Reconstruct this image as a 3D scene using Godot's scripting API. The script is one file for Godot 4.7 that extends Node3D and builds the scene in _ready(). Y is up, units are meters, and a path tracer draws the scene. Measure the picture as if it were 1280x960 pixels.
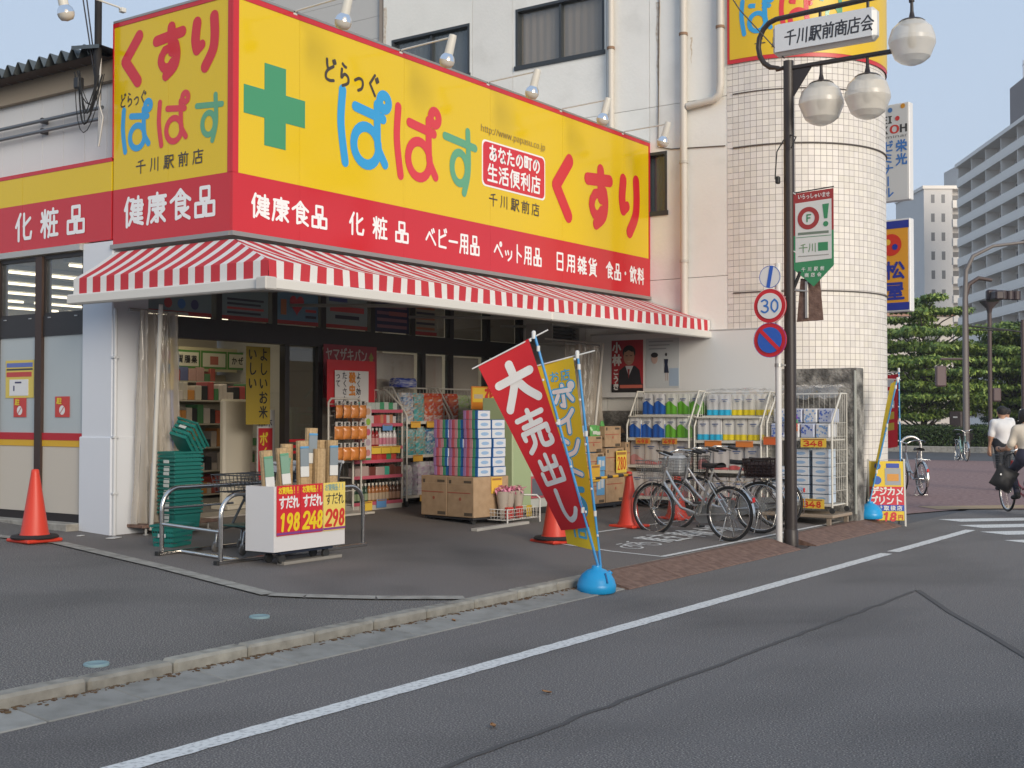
extends Node3D
# Street corner drugstore. x runs along the shop front, y is up, +z is the street. The camera stands at the origin, 1.6 m above the road.

class MB:
	var v := PackedVector3Array()
	var n := PackedVector3Array()
	var uv := PackedVector2Array()
	var c := PackedColorArray()
	var ix := PackedInt32Array()
	var xf := Transform3D.IDENTITY
	var col := Color.WHITE

	func p(q: Vector3, nn: Vector3, u := Vector2.ZERO) -> int:
		v.append(xf * q)
		n.append((xf.basis * nn).normalized())
		uv.append(u)
		c.append(col)
		return v.size() - 1

	func quad(a: Vector3, b: Vector3, cc: Vector3, d: Vector3) -> void:
		var nn := (b - a).cross(d - a)
		if nn.length_squared() < 1e-16:
			nn = (cc - b).cross(d - b)
		nn = nn.normalized()
		var i := p(a, nn, Vector2(0, 1))
		p(b, nn, Vector2(1, 1))
		p(cc, nn, Vector2(1, 0))
		p(d, nn, Vector2(0, 0))
		ix.append_array([i, i + 2, i + 1, i, i + 3, i + 2])

	func tri(a: Vector3, b: Vector3, cc: Vector3) -> void:
		var nn := (b - a).cross(cc - a).normalized()
		var i := p(a, nn, Vector2(0, 1))
		p(b, nn, Vector2(1, 1))
		p(cc, nn, Vector2(1, 0))
		ix.append_array([i, i + 2, i + 1])

	func box(o: Vector3, s: Vector3) -> void:
		var h := s * .5
		var q: Array[Vector3] = []
		for k in 8:
			q.append(o + Vector3(h.x if k & 1 else -h.x, h.y if k & 2 else -h.y, h.z if k & 4 else -h.z))
		quad(q[4], q[5], q[7], q[6])
		quad(q[1], q[0], q[2], q[3])
		quad(q[5], q[1], q[3], q[7])
		quad(q[0], q[4], q[6], q[2])
		quad(q[6], q[7], q[3], q[2])
		quad(q[0], q[1], q[5], q[4])

	func span(a: Vector3, b: Vector3) -> void:
		box((a + b) * .5, (b - a).abs())

	# box with chamfered edges
	func rbox(o: Vector3, s: Vector3, b := .01) -> void:
		var h := s * .5
		b = minf(b, minf(h.x, minf(h.y, h.z)) * .9)
		var ax := [Vector3.RIGHT, Vector3.UP, Vector3.BACK]
		for k in 3:
			var u: Vector3 = ax[(k + 1) % 3]
			var w: Vector3 = ax[(k + 2) % 3]
			var hn: float = h[k]
			var hu: float = h[(k + 1) % 3] - b
			var hw: float = h[(k + 2) % 3] - b
			for sg in [-1.0, 1.0]:
				var nn: Vector3 = ax[k] * sg
				var f := o + nn * hn
				if sg > 0:
					quad(f - u * hu - w * hw, f + u * hu - w * hw, f + u * hu + w * hw, f - u * hu + w * hw)
				else:
					quad(f - w * hw - u * hu, f + w * hw - u * hu, f + w * hw + u * hu, f - w * hw + u * hu)
			# edges along axis k
			for su in [-1.0, 1.0]:
				for sw in [-1.0, 1.0]:
					var e: Vector3 = ax[k] * (hn - b)
					var p1: Vector3 = o + u * su * (hu + b) + w * sw * hw
					var p2: Vector3 = o + u * su * hu + w * sw * (hw + b)
					_edge(p1, p2, e, u * su + w * sw)
		for k in 8:
			var sx := 1.0 if k & 1 else -1.0
			var sy := 1.0 if k & 2 else -1.0
			var sz := 1.0 if k & 4 else -1.0
			var q := Vector3(sx * (h.x - b), sy * (h.y - b), sz * (h.z - b)) + o
			var a1 := q + Vector3(sx * b, 0, 0)
			var a2 := q + Vector3(0, sy * b, 0)
			var a3 := q + Vector3(0, 0, sz * b)
			if sx * sy * sz > 0:
				tri(a1, a2, a3)
			else:
				tri(a1, a3, a2)

	func _edge(p1: Vector3, p2: Vector3, e: Vector3, out: Vector3) -> void:
		if (p2 - p1).cross(e).dot(out) * -1.0 > 0:
			quad(p1 - e, p1 + e, p2 + e, p2 - e)
		else:
			quad(p1 + e, p1 - e, p2 - e, p2 + e)

	func ring(o: Vector3, x: Vector3, y: Vector3, r: float, seg: int) -> Array:
		var a := []
		for k in seg + 1:
			var t := TAU * k / seg
			a.append([o + (x * cos(t) + y * sin(t)) * r, x * cos(t) + y * sin(t)])
		return a

	# round bar through points; r a number or an array of radii
	func tube(pts: Array, r, seg := 8, caps := true) -> void:
		var m := pts.size()
		var d0: Vector3 = (pts[1] - pts[0]).normalized()
		var up := Vector3.UP if absf(d0.y) < .9 else Vector3.RIGHT
		var x := up.cross(d0).normalized()
		var last := -1
		for k in m:
			var d: Vector3
			if k == 0:
				d = d0
			elif k == m - 1:
				d = (pts[k] - pts[k - 1]).normalized()
			else:
				d = ((pts[k] - pts[k - 1]).normalized() + (pts[k + 1] - pts[k]).normalized()).normalized()
			x = (x - d * x.dot(d)).normalized()
			var y := d.cross(x)
			var rr: float = r[k] if r is Array else r
			var first := v.size()
			for q in ring(pts[k], x, y, rr, seg):
				p(q[0], q[1], Vector2(0, k))
			if last >= 0:
				for j in seg:
					ix.append_array([last + j, first + j + 1, last + j + 1, last + j, first + j, first + j + 1])
			if caps and (k == 0 or k == m - 1) and rr > .0004:
				var nn := -d if k == 0 else d
				var o := p(pts[k], nn)
				var f := v.size()
				for q in ring(pts[k], x, y, rr, seg):
					p(q[0], nn)
				for j in seg:
					ix.append_array([o, f + j, f + j + 1] if k == 0 else [o, f + j + 1, f + j])
			last = first

	func bar(a: Vector3, b: Vector3, r: float, seg := 6) -> void:
		tube([a, b], r, seg)

	# profile points (radius, height) turned round y; each band has its own normals
	func lathe(o: Vector3, prof: Array, seg := 16, smooth := true) -> void:
		if prof[0].y > prof[-1].y:
			prof = prof.duplicate()
			prof.reverse()
		for k in prof.size() - 1:
			var a: Vector2 = prof[k]
			var b: Vector2 = prof[k + 1]
			var t := (b - a)
			var nn := Vector2(t.y, -t.x).normalized()
			var na := nn
			var nb := nn
			if smooth:
				if k > 0:
					var t0: Vector2 = a - prof[k - 1]
					var n0 := Vector2(t0.y, -t0.x).normalized()
					if n0.dot(nn) > .5:
						na = (n0 + nn).normalized()
				if k < prof.size() - 2:
					var t1: Vector2 = prof[k + 2] - b
					var n1 := Vector2(t1.y, -t1.x).normalized()
					if n1.dot(nn) > .5:
						nb = (n1 + nn).normalized()
			var f := v.size()
			for j in seg + 1:
				var w := TAU * j / seg
				var e := Vector3(cos(w), 0, sin(w))
				p(o + e * a.x + Vector3.UP * a.y, e * na.x + Vector3.UP * na.y, Vector2(float(j) / seg, 0))
				p(o + e * b.x + Vector3.UP * b.y, e * nb.x + Vector3.UP * nb.y, Vector2(float(j) / seg, 1))
			for j in seg:
				var i := f + j * 2
				ix.append_array([i, i + 2, i + 3, i, i + 3, i + 1])

	func disc(o: Vector3, nn: Vector3, r: float, seg := 16, r2 := -1.0) -> void:
		nn = nn.normalized()
		var up := Vector3.UP if absf(nn.y) < .9 else Vector3.RIGHT
		var x := up.cross(nn).normalized()
		var y := nn.cross(x)
		for k in seg:
			var e0 := x * cos(TAU * k / seg) + y * sin(TAU * k / seg)
			var e1 := x * cos(TAU * (k + 1) / seg) + y * sin(TAU * (k + 1) / seg)
			if r2 > 0:
				quad(o + e0 * r2, o + e0 * r, o + e1 * r, o + e1 * r2)
			else:
				tri(o, o + e0 * r, o + e1 * r)

	func torus(o: Vector3, axis: Vector3, R: float, r: float, seg := 28, rs := 8, a0 := .0, a1 := TAU) -> void:
		var up := Vector3.UP
		var x := up.cross(axis).normalized() if absf(axis.y) < .9 else Vector3.RIGHT
		var y := axis.cross(x).normalized()
		var f := v.size()
		for k in seg + 1:
			var t := lerpf(a0, a1, float(k) / seg)
			var e := x * cos(t) + y * sin(t)
			for j in rs + 1:
				var w := TAU * j / rs
				var nn := e * cos(w) + axis * sin(w)
				p(o + e * R + nn * r, nn)
		for k in seg:
			for j in rs:
				var i := f + k * (rs + 1) + j
				ix.append_array([i, i + 1, i + rs + 2, i, i + rs + 2, i + rs + 1])

	# grid of points rows x cols -> smooth sheet
	func sheet(g: Array, flip := false) -> void:
		var rows := g.size()
		var cols: int = g[0].size()
		var f := v.size()
		for r in rows:
			for k in cols:
				var du: Vector3 = g[r][mini(k + 1, cols - 1)] - g[r][maxi(k - 1, 0)]
				var dv: Vector3 = g[mini(r + 1, rows - 1)][k] - g[maxi(r - 1, 0)][k]
				var nn := du.cross(dv).normalized()
				p(g[r][k], -nn if flip else nn, Vector2(float(k) / (cols - 1), float(r) / (rows - 1)))
		for r in rows - 1:
			for k in cols - 1:
				var i := f + r * cols + k
				if flip:
					ix.append_array([i, i + 1, i + cols + 1, i, i + cols + 1, i + cols])
				else:
					ix.append_array([i, i + cols + 1, i + 1, i, i + cols, i + cols + 1])

	# polygon in x,y extruded from z0 to z1
	func prism(poly: Array, z0: float, z1: float) -> void:
		var pk := PackedVector2Array(poly)
		var area := .0
		for k in pk.size():
			area += pk[k].cross(pk[(k + 1) % pk.size()])
		if area < 0:
			pk.reverse()
		var t := Geometry2D.triangulate_polygon(pk)
		for k in range(0, t.size(), 3):
			var a := pk[t[k]]
			var b := pk[t[k + 1]]
			var d := pk[t[k + 2]]
			if (b - a).cross(d - a) < 0:
				var s := b
				b = d
				d = s
			tri(Vector3(a.x, a.y, z1), Vector3(b.x, b.y, z1), Vector3(d.x, d.y, z1))
			tri(Vector3(a.x, a.y, z0), Vector3(d.x, d.y, z0), Vector3(b.x, b.y, z0))
		for k in pk.size():
			var a := pk[k]
			var b := pk[(k + 1) % pk.size()]
			quad(Vector3(a.x, a.y, z0), Vector3(b.x, b.y, z0), Vector3(b.x, b.y, z1), Vector3(a.x, a.y, z1))

	# soft bag: pillow of width, height and thickness, standing on y = 0, facing +z
	func pillow(w: float, h: float, d: float, crimp := .03) -> void:
		for sg in [1.0, -1.0]:
			var g := []
			for r in 9:
				var row := []
				for k in 7:
					var u := k / 6.0 * 2.0 - 1.0
					var t := r / 8.0 * 2.0 - 1.0
					var e := (1.0 - pow(absf(u), 3.0)) * (1.0 - pow(absf(t), 4.0))
					var wob := sin(r * 2.3 + k * 1.7) * .06 + sin(k * 3.1 + r) * .05
					row.append(Vector3(u * w * .5 * (1.0 - .06 * (1.0 - absf(t))), (t + 1.0) * .5 * h, sg * d * .5 * e * (1.0 + wob)))
				g.append(row)
			sheet(g, sg < 0)

	func mesh() -> ArrayMesh:
		var a := []
		a.resize(Mesh.ARRAY_MAX)
		a[Mesh.ARRAY_VERTEX] = v
		a[Mesh.ARRAY_NORMAL] = n
		a[Mesh.ARRAY_TEX_UV] = uv
		a[Mesh.ARRAY_COLOR] = c
		a[Mesh.ARRAY_INDEX] = ix
		var m := ArrayMesh.new()
		m.add_surface_from_arrays(Mesh.PRIMITIVE_TRIANGLES, a)
		return m


var taken := {}
var mats := {}
var rng := RandomNumberGenerator.new()


func numbered(s: String) -> String:
	if not taken.has(s):
		taken[s] = 0
		return s
	taken[s] += 1
	return "%s_%03d" % [s, taken[s]]


func tag(o: Node, label: String, category: String, group := "") -> void:
	o.set_meta("label", label)
	o.set_meta("category", category)
	if group:
		o.set_meta("group", group)


func thing(called: String, label: String, category: String, at := Vector3.ZERO, turn := .0, group := "") -> Node3D:
	var o := Node3D.new()
	o.name = numbered(called)
	add_child(o)
	o.position = at
	o.rotation.y = turn
	tag(o, label, category, group)
	return o


func part(parent: Node, called: String, m: MB, material: Material) -> MeshInstance3D:
	return part_mesh(parent, called, m.mesh(), material)


func part_mesh(parent: Node, called: String, m: Mesh, material: Material) -> MeshInstance3D:
	var o := MeshInstance3D.new()
	o.name = called
	o.mesh = m
	o.material_override = material
	parent.add_child(o, true)
	return o


func solo(called: String, label: String, category: String, m: Mesh, material: Material, at := Vector3.ZERO, turn := .0, group := "") -> MeshInstance3D:
	var o := MeshInstance3D.new()
	o.name = numbered(called)
	o.mesh = m
	o.material_override = material
	add_child(o)
	o.position = at
	o.rotation.y = turn
	tag(o, label, category, group)
	return o


func struct(called: String, m: MB, material: Material, at := Vector3.ZERO) -> MeshInstance3D:
	var o := MeshInstance3D.new()
	o.name = numbered(called)
	o.mesh = m.mesh()
	o.material_override = material
	o.position = at
	add_child(o)
	o.set_meta("kind", "structure")
	return o


func copy(o: Node3D, called: String, at: Vector3, turn: float, label: String, group := "") -> Node3D:
	var d: Node3D = o.duplicate()
	d.name = numbered(called)
	add_child(d)
	d.position = at
	d.rotation.y = turn
	d.set_meta("label", label)
	if group:
		d.set_meta("group", group)
	return d


# material from linear base colour
func mat(r: float, g: float, b: float, rough := .7, metal := .0) -> StandardMaterial3D:
	var key := "%.3f %.3f %.3f %.2f %.2f" % [r, g, b, rough, metal]
	if not mats.has(key):
		var m := StandardMaterial3D.new()
		m.albedo_color = Color(r, g, b).linear_to_srgb()
		m.roughness = rough
		m.metallic = metal
		m.vertex_color_use_as_albedo = true
		mats[key] = m
	return mats[key]


func noise_tex(seed_: int, freq: float, stops: Array, size := 512, octaves := 4, kind := FastNoiseLite.TYPE_SIMPLEX_SMOOTH) -> NoiseTexture2D:
	var f := FastNoiseLite.new()
	f.seed = seed_
	f.noise_type = kind
	f.frequency = freq
	f.fractal_octaves = octaves
	var t := NoiseTexture2D.new()
	t.width = size
	t.height = size
	t.seamless = true
	t.noise = f
	var g := Gradient.new()
	var off := PackedFloat32Array()
	var cs := PackedColorArray()
	for s in stops:
		off.append(s[0])
		cs.append((s[1] as Color).linear_to_srgb())
	g.offsets = off
	g.colors = cs
	t.color_ramp = g
	return t


func bump_tex(seed_: int, freq: float, strength: float, size := 512, octaves := 4) -> NoiseTexture2D:
	var f := FastNoiseLite.new()
	f.seed = seed_
	f.frequency = freq
	f.fractal_octaves = octaves
	var t := NoiseTexture2D.new()
	t.width = size
	t.height = size
	t.seamless = true
	t.as_normal_map = true
	t.bump_strength = strength
	t.noise = f
	return t


# world-mapped procedural surface; per is metres per texture tile
func ground_mat(key: String, tex: Texture2D, nrm: Texture2D, per: float, rough: float, nscale := 1.0) -> StandardMaterial3D:
	var m := StandardMaterial3D.new()
	m.albedo_texture = tex
	m.roughness = rough
	if nrm:
		m.normal_enabled = true
		m.normal_texture = nrm
		m.normal_scale = nscale
	m.uv1_triplanar = true
	m.uv1_world_triplanar = true
	m.uv1_scale = Vector3.ONE / per
	m.vertex_color_use_as_albedo = true
	mats[key] = m
	return m


const ORD := ["first", "second", "third", "fourth", "fifth", "sixth", "seventh", "eighth", "ninth", "tenth", "eleventh", "twelfth", "thirteenth", "fourteenth", "fifteenth", "sixteenth"]


func colour_word(c: Color) -> String:
	if c.get_luminance() < .04 and c.s < .85:
		return "black"
	if c.s < .35:
		return "white" if c.v > .42 else "grey"
	var h := c.h * 360.0
	return "red" if h < 12 or h > 335 else "orange" if h < 42 else "yellow" if h < 65 else "green" if h < 165 else "teal" if h < 195 else "blue" if h < 255 else "purple"


func gy(z: float) -> float:
	return .1 + .042 * (-6.2 - z)


func V(x: float, y: float, z: float) -> Vector3:
	return Vector3(x, y, z)

# ---- lettering: strokes on a 100 x 100 field, y down; "~" a smooth stroke, "o" a ring (x, y, radius)
const UMA := "12,8 12,62|12,8 45,8|12,26 43,26|12,44 43,44|28,8 28,62|12,62 48,62 44,95 36,92|6,74 4,92|17,74 19,88|28,72 31,85"
const GLYPHS := {
	"千": "72,8 25,17|5,45 95,45|50,13 50,97", "川": "20,8 20,50 8,92|50,10 50,85|82,6 82,97",
	"駅": UMA + "|56,10 92,10 92,42 56,42|56,10 56,50 48,95|68,42 76,70 97,95",
	"前": "30,3 38,16|70,3 62,16|4,20 96,20|14,34 14,95|14,34 46,34 46,95 38,93|14,52 46,52|14,70 46,70|64,34 64,72|86,28 86,95 74,92",
	"店": "52,2 52,14|10,15 95,15|14,15 12,60 3,95|55,25 55,55|55,38 88,38|30,57 84,57 84,92 30,92 30,57",
	"商": "50,2 50,14|5,16 95,16|34,20 40,32|66,20 60,32|10,35 10,96|10,35 90,35 90,96 80,94|42,36 36,50 22,56|58,36 62,50 78,54|32,62 68,62 68,84 32,84 32,62",
	"会": "50,3 28,28 3,45|50,3 72,28 97,45|30,42 70,42|12,60 88,60|45,60 20,90 80,84|68,70 88,95",
	"健": "22,4 4,42|14,26 14,97|32,12 48,12 38,40 50,40 40,70 26,92|34,55 55,82 97,93|56,18 92,18 92,46 56,46|52,32 97,32|56,60 92,60|54,75 95,75|74,4 74,88",
	"康": "52,2 52,12|10,13 95,13|15,13 12,60 3,96|30,25 84,25 84,52 30,52|24,38 95,38|56,18 56,92 46,90|42,58 48,66|24,92 48,74|88,56 64,70|60,66 92,93",
	"食": "50,2 28,22 3,36|50,2 72,22 97,36|50,18 50,28|30,30 72,30 72,62 30,62|30,46 72,46|30,30 30,92 52,86|88,62 62,74|48,62 66,82 95,95",
	"品": "30,6 70,6 70,42 30,42 30,6|6,54 44,54 44,94 6,94 6,54|56,54 94,54 94,94 56,94 56,54",
	"化": "30,4 4,48|20,28 20,97|88,22 50,48|52,5 52,80 58,92 90,92 95,72",
	"粧": "8,12 14,30|42,10 36,30|4,40 46,40|25,4 25,97|24,42 5,75|27,42 46,68|72,2 72,12|52,14 97,14|56,14 55,60 46,96|64,50 94,50|78,28 78,92|60,92 98,92",
	"用": "18,8 18,55 6,96|18,8 86,8 86,95 74,93|18,36 86,36|18,64 86,64|52,8 52,96",
	"日": "20,6 80,6 80,95 20,95 20,6|20,50 80,50",
	"雑": "6,20 46,20 44,36 50,40|24,4 22,28 6,46|4,62 48,62|27,48 27,96|24,64 6,84|30,64 46,80|64,4 50,38|58,28 58,97|80,4 74,22|58,26 96,26|58,48 92,48|58,70 92,70|58,92 98,92|76,26 76,92",
	"貨": "28,2 6,24|18,14 18,34|84,6 52,18|52,2 52,28 60,32 92,32 94,24|24,40 78,40 78,82 24,82 24,40|24,54 78,54|24,68 78,68|38,84 12,97|64,84 90,97",
	"飲": "26,2 3,32|26,2 48,28|14,34 42,34 42,60 14,60|14,47 42,47|14,34 14,90 36,80|30,62 44,86|66,4 52,38|62,20 96,20 90,38|74,26 72,58 50,96|74,56 98,96",
	"料": "10,10 16,30|44,8 38,30|4,40 50,40|27,4 27,97|26,42 6,74|29,42 48,66|60,16 72,28|58,40 70,52|52,72 98,62|86,4 86,97",
	"町": "6,12 46,12 46,76 6,76 6,12|6,44 46,44|26,12 26,76|54,18 98,18|78,18 78,90 66,86",
	"生": "26,4 8,40|22,26 92,26|14,56 88,56|4,92 96,92|52,4 52,92",
	"活": "8,10 22,22|3,36 18,48|6,94 24,62|88,4 40,14|32,34 97,34|64,12 64,58|40,58 90,58 90,94 40,94 40,58",
	"便": "26,4 4,46|16,28 16,97|34,12 97,12|42,26 90,26 90,60 42,60 42,26|42,43 90,43|66,12 64,66 34,95|46,70 97,95",
	"利": "48,4 8,14|4,34 54,34|30,10 30,96|28,36 6,72|32,36 52,60|68,14 68,66|90,4 90,94 76,90",
	"大": "6,36 94,36|~50,5 46,45 6,95|~52,40 70,70 94,95", "売": "8,16 92,16|50,3 50,36|20,36 80,36|8,64 8,50 92,50 92,64|~38,56 34,80 8,96|~62,56 62,88 92,90 93,76",
	"出": "50,4 50,90|20,18 20,44 80,44 80,18|10,58 10,92 90,92 90,58",
	"栄": "22,6 28,20|48,2 50,18|78,4 68,22|8,44 8,28 92,28 92,44|6,56 94,56|50,36 50,98|46,58 10,90|54,58 92,90",
	"光": "50,3 50,40|18,10 28,32|82,8 70,32|4,42 96,42|36,44 32,74 6,95|62,44 62,90 94,92 95,74",
	"松": "4,28 48,28|27,4 27,97|26,32 4,70|29,34 48,58|66,8 52,46|80,8 98,44|70,48 52,88 88,84|80,66 97,95",
	"屋": "14,8 88,8 88,26 14,26|14,8 14,50 4,95|24,40 92,40|50,40 34,58 80,54|68,46 84,62|30,74 86,74|56,60 56,93|20,93 97,93",
	"小": "50,4 50,92 36,86|24,30 6,70|74,28 94,66", "林": "4,28 48,28|27,4 27,97|26,32 4,70|29,34 44,54|52,28 98,28|75,4 75,97|74,32 52,76|77,34 98,76",
	"花": "6,16 94,16|34,4 34,28|66,4 66,28|32,32 6,64|22,52 22,97|90,42 54,62|56,32 56,82 62,92 90,92 95,76", "火": "20,28 26,50|84,22 68,48|~50,4 48,40 8,96|52,46 94,96",
	"買": "12,6 88,6 88,26 12,26 12,6|36,6 36,26|62,6 62,26|24,36 78,36 78,80 24,80 24,36|24,50 78,50|24,65 78,65|38,82 12,97|64,82 90,97",
	"得": "28,4 6,26|30,26 4,54|19,44 19,97|44,6 88,6 88,36 44,36 44,6|44,21 88,21|36,48 97,48|38,64 97,64|80,50 80,94 66,90|48,72 56,84",
	"駐": UMA + "|70,3 78,12|56,20 98,20|58,52 96,52|52,90 98,90|77,20 77,90",
	"輪": "4,16 46,16|10,30 42,30 42,60 10,60 10,30|10,45 42,45|3,74 48,74|26,4 26,97|74,3 52,34|74,3 98,34|62,34 88,34|56,48 56,96|56,48 94,48 94,96 86,94|56,68 94,68|69,48 69,90|81,48 81,90",
	"場": "4,34 40,34|22,10 22,78|3,84 42,72|52,6 92,6 92,36 52,36 52,6|52,21 92,21|44,48 98,48|60,48 42,74|54,60 94,60 86,95 76,92|70,62 46,95|84,62 62,94",
	"受": "84,4 12,12|20,20 26,32|48,18 50,30|80,14 70,32|8,50 8,38 92,38 92,50|22,56 76,56 52,84 8,97|28,58 56,84 94,97",
	"付": "28,4 6,44|18,28 18,97|36,30 98,30|78,4 78,94 62,90|46,50 56,66", "取": "4,10 54,10|14,10 14,78|44,10 44,97|14,32 44,32|14,54 44,54|4,82 54,72|58,18 94,18 80,64 52,96|60,28 76,68 98,95",
	"扱": "4,28 38,28|22,4 22,92 10,90|4,66 40,52|46,10 88,10 80,40 94,40 82,70 46,96|58,12 56,54 40,95|60,40 78,76 98,95", "円": "12,10 12,96|12,10 88,10 88,95 76,94|12,52 88,52|50,10 50,52",
	"倍": "26,4 4,46|16,28 16,97|66,2 66,14|36,16 97,16|48,22 54,38|86,20 78,38|32,42 98,42|44,56 90,56 90,94 44,94 44,56",
	"薬": "6,12 94,12|34,3 34,22|66,3 66,22|32,28 70,28 70,58 32,58 32,28|32,43 70,43|10,30 22,40|8,58 24,48|90,28 78,40|78,48 94,58|4,68 96,68|50,58 50,98|46,70 8,95|54,70 92,95",
	"虫": "50,2 50,92|14,18 86,18 86,50 14,50 14,18|6,92 92,86|78,70 94,96", "木": "6,34 94,34|50,4 50,97|46,38 8,82|54,38 92,82", "米": "20,10 34,32|80,8 66,32|4,46 96,46|50,4 50,97|46,48 10,88|54,48 92,88",
	"効": "4,22 52,22|27,4 27,20|18,30 6,50|36,30 50,46|42,48 6,94|12,52 46,92|52,32 92,32 86,90 74,92|70,8 68,50 48,96",
	"殺": "40,6 10,36|10,8 44,34|4,50 50,50|27,36 27,96|20,60 6,84|34,60 46,78|62,8 60,36 52,44|62,8 84,8 84,34 96,36|56,52 90,52 78,76 50,96|62,56 76,78 97,96",
	"胃": "16,4 84,4 84,44 16,44 16,4|16,24 84,24|50,4 50,44|24,54 24,97|24,54 76,54 76,96 66,94|24,68 76,68|24,82 76,82", "腸": "10,8 10,70 4,96|10,8 38,8 38,96 30,94|10,34 38,34|10,60 38,60|52,6 92,6 92,36 52,36 52,6|52,21 92,21|44,48 98,48|60,48 44,74|54,60 94,60 86,95 76,92|70,62 46,95|84,62 62,94",
	"く": "72,6 28,48 72,95", "す": "6,24 94,24|56,4 57,62|~56,62 46,74 32,66 32,52 44,44 56,52 58,70 50,86 34,97", "り": "~26,10 22,40 26,62 36,50|~70,6 76,36 72,68 46,97",
	"ど": "~30,8 32,30 38,42|~80,30 40,48 22,66 24,84 50,90 82,86|78,8 84,18|90,4 96,14", "ら": "~36,6 50,14 62,16|~30,28 26,62 50,46 78,54 78,78 34,95", "っ": "~18,56 50,44 76,48 82,66 70,84 44,94",
	"ぐ": "66,10 24,50 66,95|74,26 82,38|86,20 94,32", "ぱ": "~10,8 7,50 15,97|34,24 88,30|~76,14 77,60 80,72 92,88|o55,70,24|o90,8,9", "Ｓ": "4,20 96,26|~73,4 75,62 62,98|o48,62,23",
	"あ": "14,22 84,22|~44,4 40,50 46,88|~70,38 50,82 24,90 14,72 40,46 76,50 90,70 80,88 60,96", "な": "8,26 54,26|~34,6 24,40 10,62|~66,18 80,24 90,34|~66,44 66,84 48,94 34,84 46,72 66,76 90,92",
	"た": "8,24 56,24|~34,4 26,50 10,94|50,48 88,46|~52,74 60,90 92,90", "の": "~54,18 46,60 28,80 12,66 20,34 50,16 82,28 90,56 76,84 54,94", "い": "~16,18 18,62 32,86 42,68|~74,22 86,44 90,66",
	"し": "~30,6 28,64 42,92 70,86 88,66", "ゃ": "~10,62 60,44 84,52 76,66 58,68|36,40 56,96|56,36 60,48", "ま": "16,20 86,20|18,42 84,42|52,4 52,74|~52,72 40,92 20,84 30,70 54,72 86,92",
	"せ": "4,40 96,34|~68,8 70,52 60,62|~30,14 28,70 44,88 84,88", "お": "10,26 62,26|~38,5 36,60 36,88 14,80 24,58 64,44 88,62 78,86 56,92|74,14 92,28", "だ": "8,24 56,24|~34,4 26,50 10,94|50,48 88,46|~52,74 60,90 92,90|72,12 80,24|86,6 94,18",
	"れ": "26,4 26,97|8,28 40,26 8,70|~26,50 60,26 70,36 66,80 78,92 96,76", "か": "~8,32 60,28 66,40 58,84 46,92|~38,6 30,50 10,94|~74,24 90,40 94,58", "ぜ": "4,40 96,34|~68,8 70,52 60,62|~30,14 28,70 44,88 84,88|78,2 84,12|90,-2 96,8",
	"よ": "52,28 84,28|52,4 54,74|~54,72 40,92 20,82 32,68 56,72 88,92", "さ": "10,32 90,26|~46,6 60,40 76,62|~30,58 18,76 40,92 76,90", "ん": "~48,6 30,50 8,95|~8,95 36,58 54,54 60,84 74,94 94,62", "て": "8,20 90,14|~90,14 50,34 44,70 58,90 80,92",
	"こ": "~24,22 50,26 76,18|~18,72 30,88 84,84", "う": "~36,8 50,12 64,14|~18,40 60,30 78,48 64,80 36,97", "き": "16,22 84,18|14,42 88,38|~44,4 60,40 76,66|~30,64 20,80 44,94 76,92",
	"ベ": "4,62 36,26 96,80|58,14 66,26|74,8 82,20", "ペ": "4,62 36,26 96,80|o76,18,9", "ビ": "20,8 20,84 88,86|84,24 20,44|70,2 76,14|86,-2 92,10", "ー": "8,50 92,50", "｜": "50,8 50,92", "ッ": "14,50 22,66|42,46 50,62|~86,46 80,74 46,94",
	"ト": "36,6 36,96|36,42 84,62", "・": "o50,50,5", "ゼ": "6,40 90,32 72,56|34,8 34,80 44,90 88,88|70,4 76,14|86,0 92,10", "ミ": "24,10 78,24|26,40 74,52|18,72 80,90", "ナ": "6,34 94,34|~54,5 52,50 22,96", "ル": "~28,14 26,60 4,92|56,8 56,88 96,54",
	"ポ": "8,28 84,28|48,6 48,92 36,88|26,44 10,72|70,44 88,70|o88,10,8", "イ": "~80,6 50,40 8,58|54,36 54,97", "ン": "12,18 38,34|~88,28 64,74 14,90", "デ": "20,14 72,14|6,38 92,38|~50,40 46,70 20,96|78,4 84,16|92,0 98,12",
	"ジ": "22,10 44,24|10,36 32,50|~86,34 64,76 16,92|66,8 74,20|82,2 90,14", "カ": "8,28 84,28 76,88 62,92|~44,4 40,50 8,95", "メ": "~82,6 60,60 10,95|26,30 80,84", "プ": "8,18 80,18|~80,18 70,66 26,95|o92,8,8", "リ": "24,10 24,58|~76,6 76,56 36,96",
	"ヤ": "6,36 90,22 68,54|26,6 50,97", "マ": "6,16 90,16 48,66|30,52 66,92", "ザ": "4,32 92,32|26,8 26,58|~68,8 68,56 34,96|80,2 86,12|92,-2 98,8", "キ": "14,28 84,20|6,62 94,52|42,4 60,97", "パ": "~34,24 30,60 6,90|~62,22 80,50 94,88|o86,12,8",
	"0": "~50,6 22,30 22,70 50,94|~50,94 78,70 78,30 50,6", "1": "34,22 54,6 54,95", "2": "~18,28 34,8 66,8 80,28 66,54 18,93|18,93 84,93", "3": "~20,16 50,6 76,20 70,42 44,48|~44,48 78,58 80,82 50,95 18,84", "4": "62,6 12,68 90,68|66,40 66,96",
	"5": "78,8 30,8 24,46|~24,46 56,38 80,56 76,84 48,95 18,86", "8": "o50,27,20|o50,71,23", "9": "o50,30,22|~72,30 70,60 44,96", "!": "50,4 50,66|50,90 50,94", "F": "24,6 24,95|24,6 80,6|24,48 70,48",
}


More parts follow.
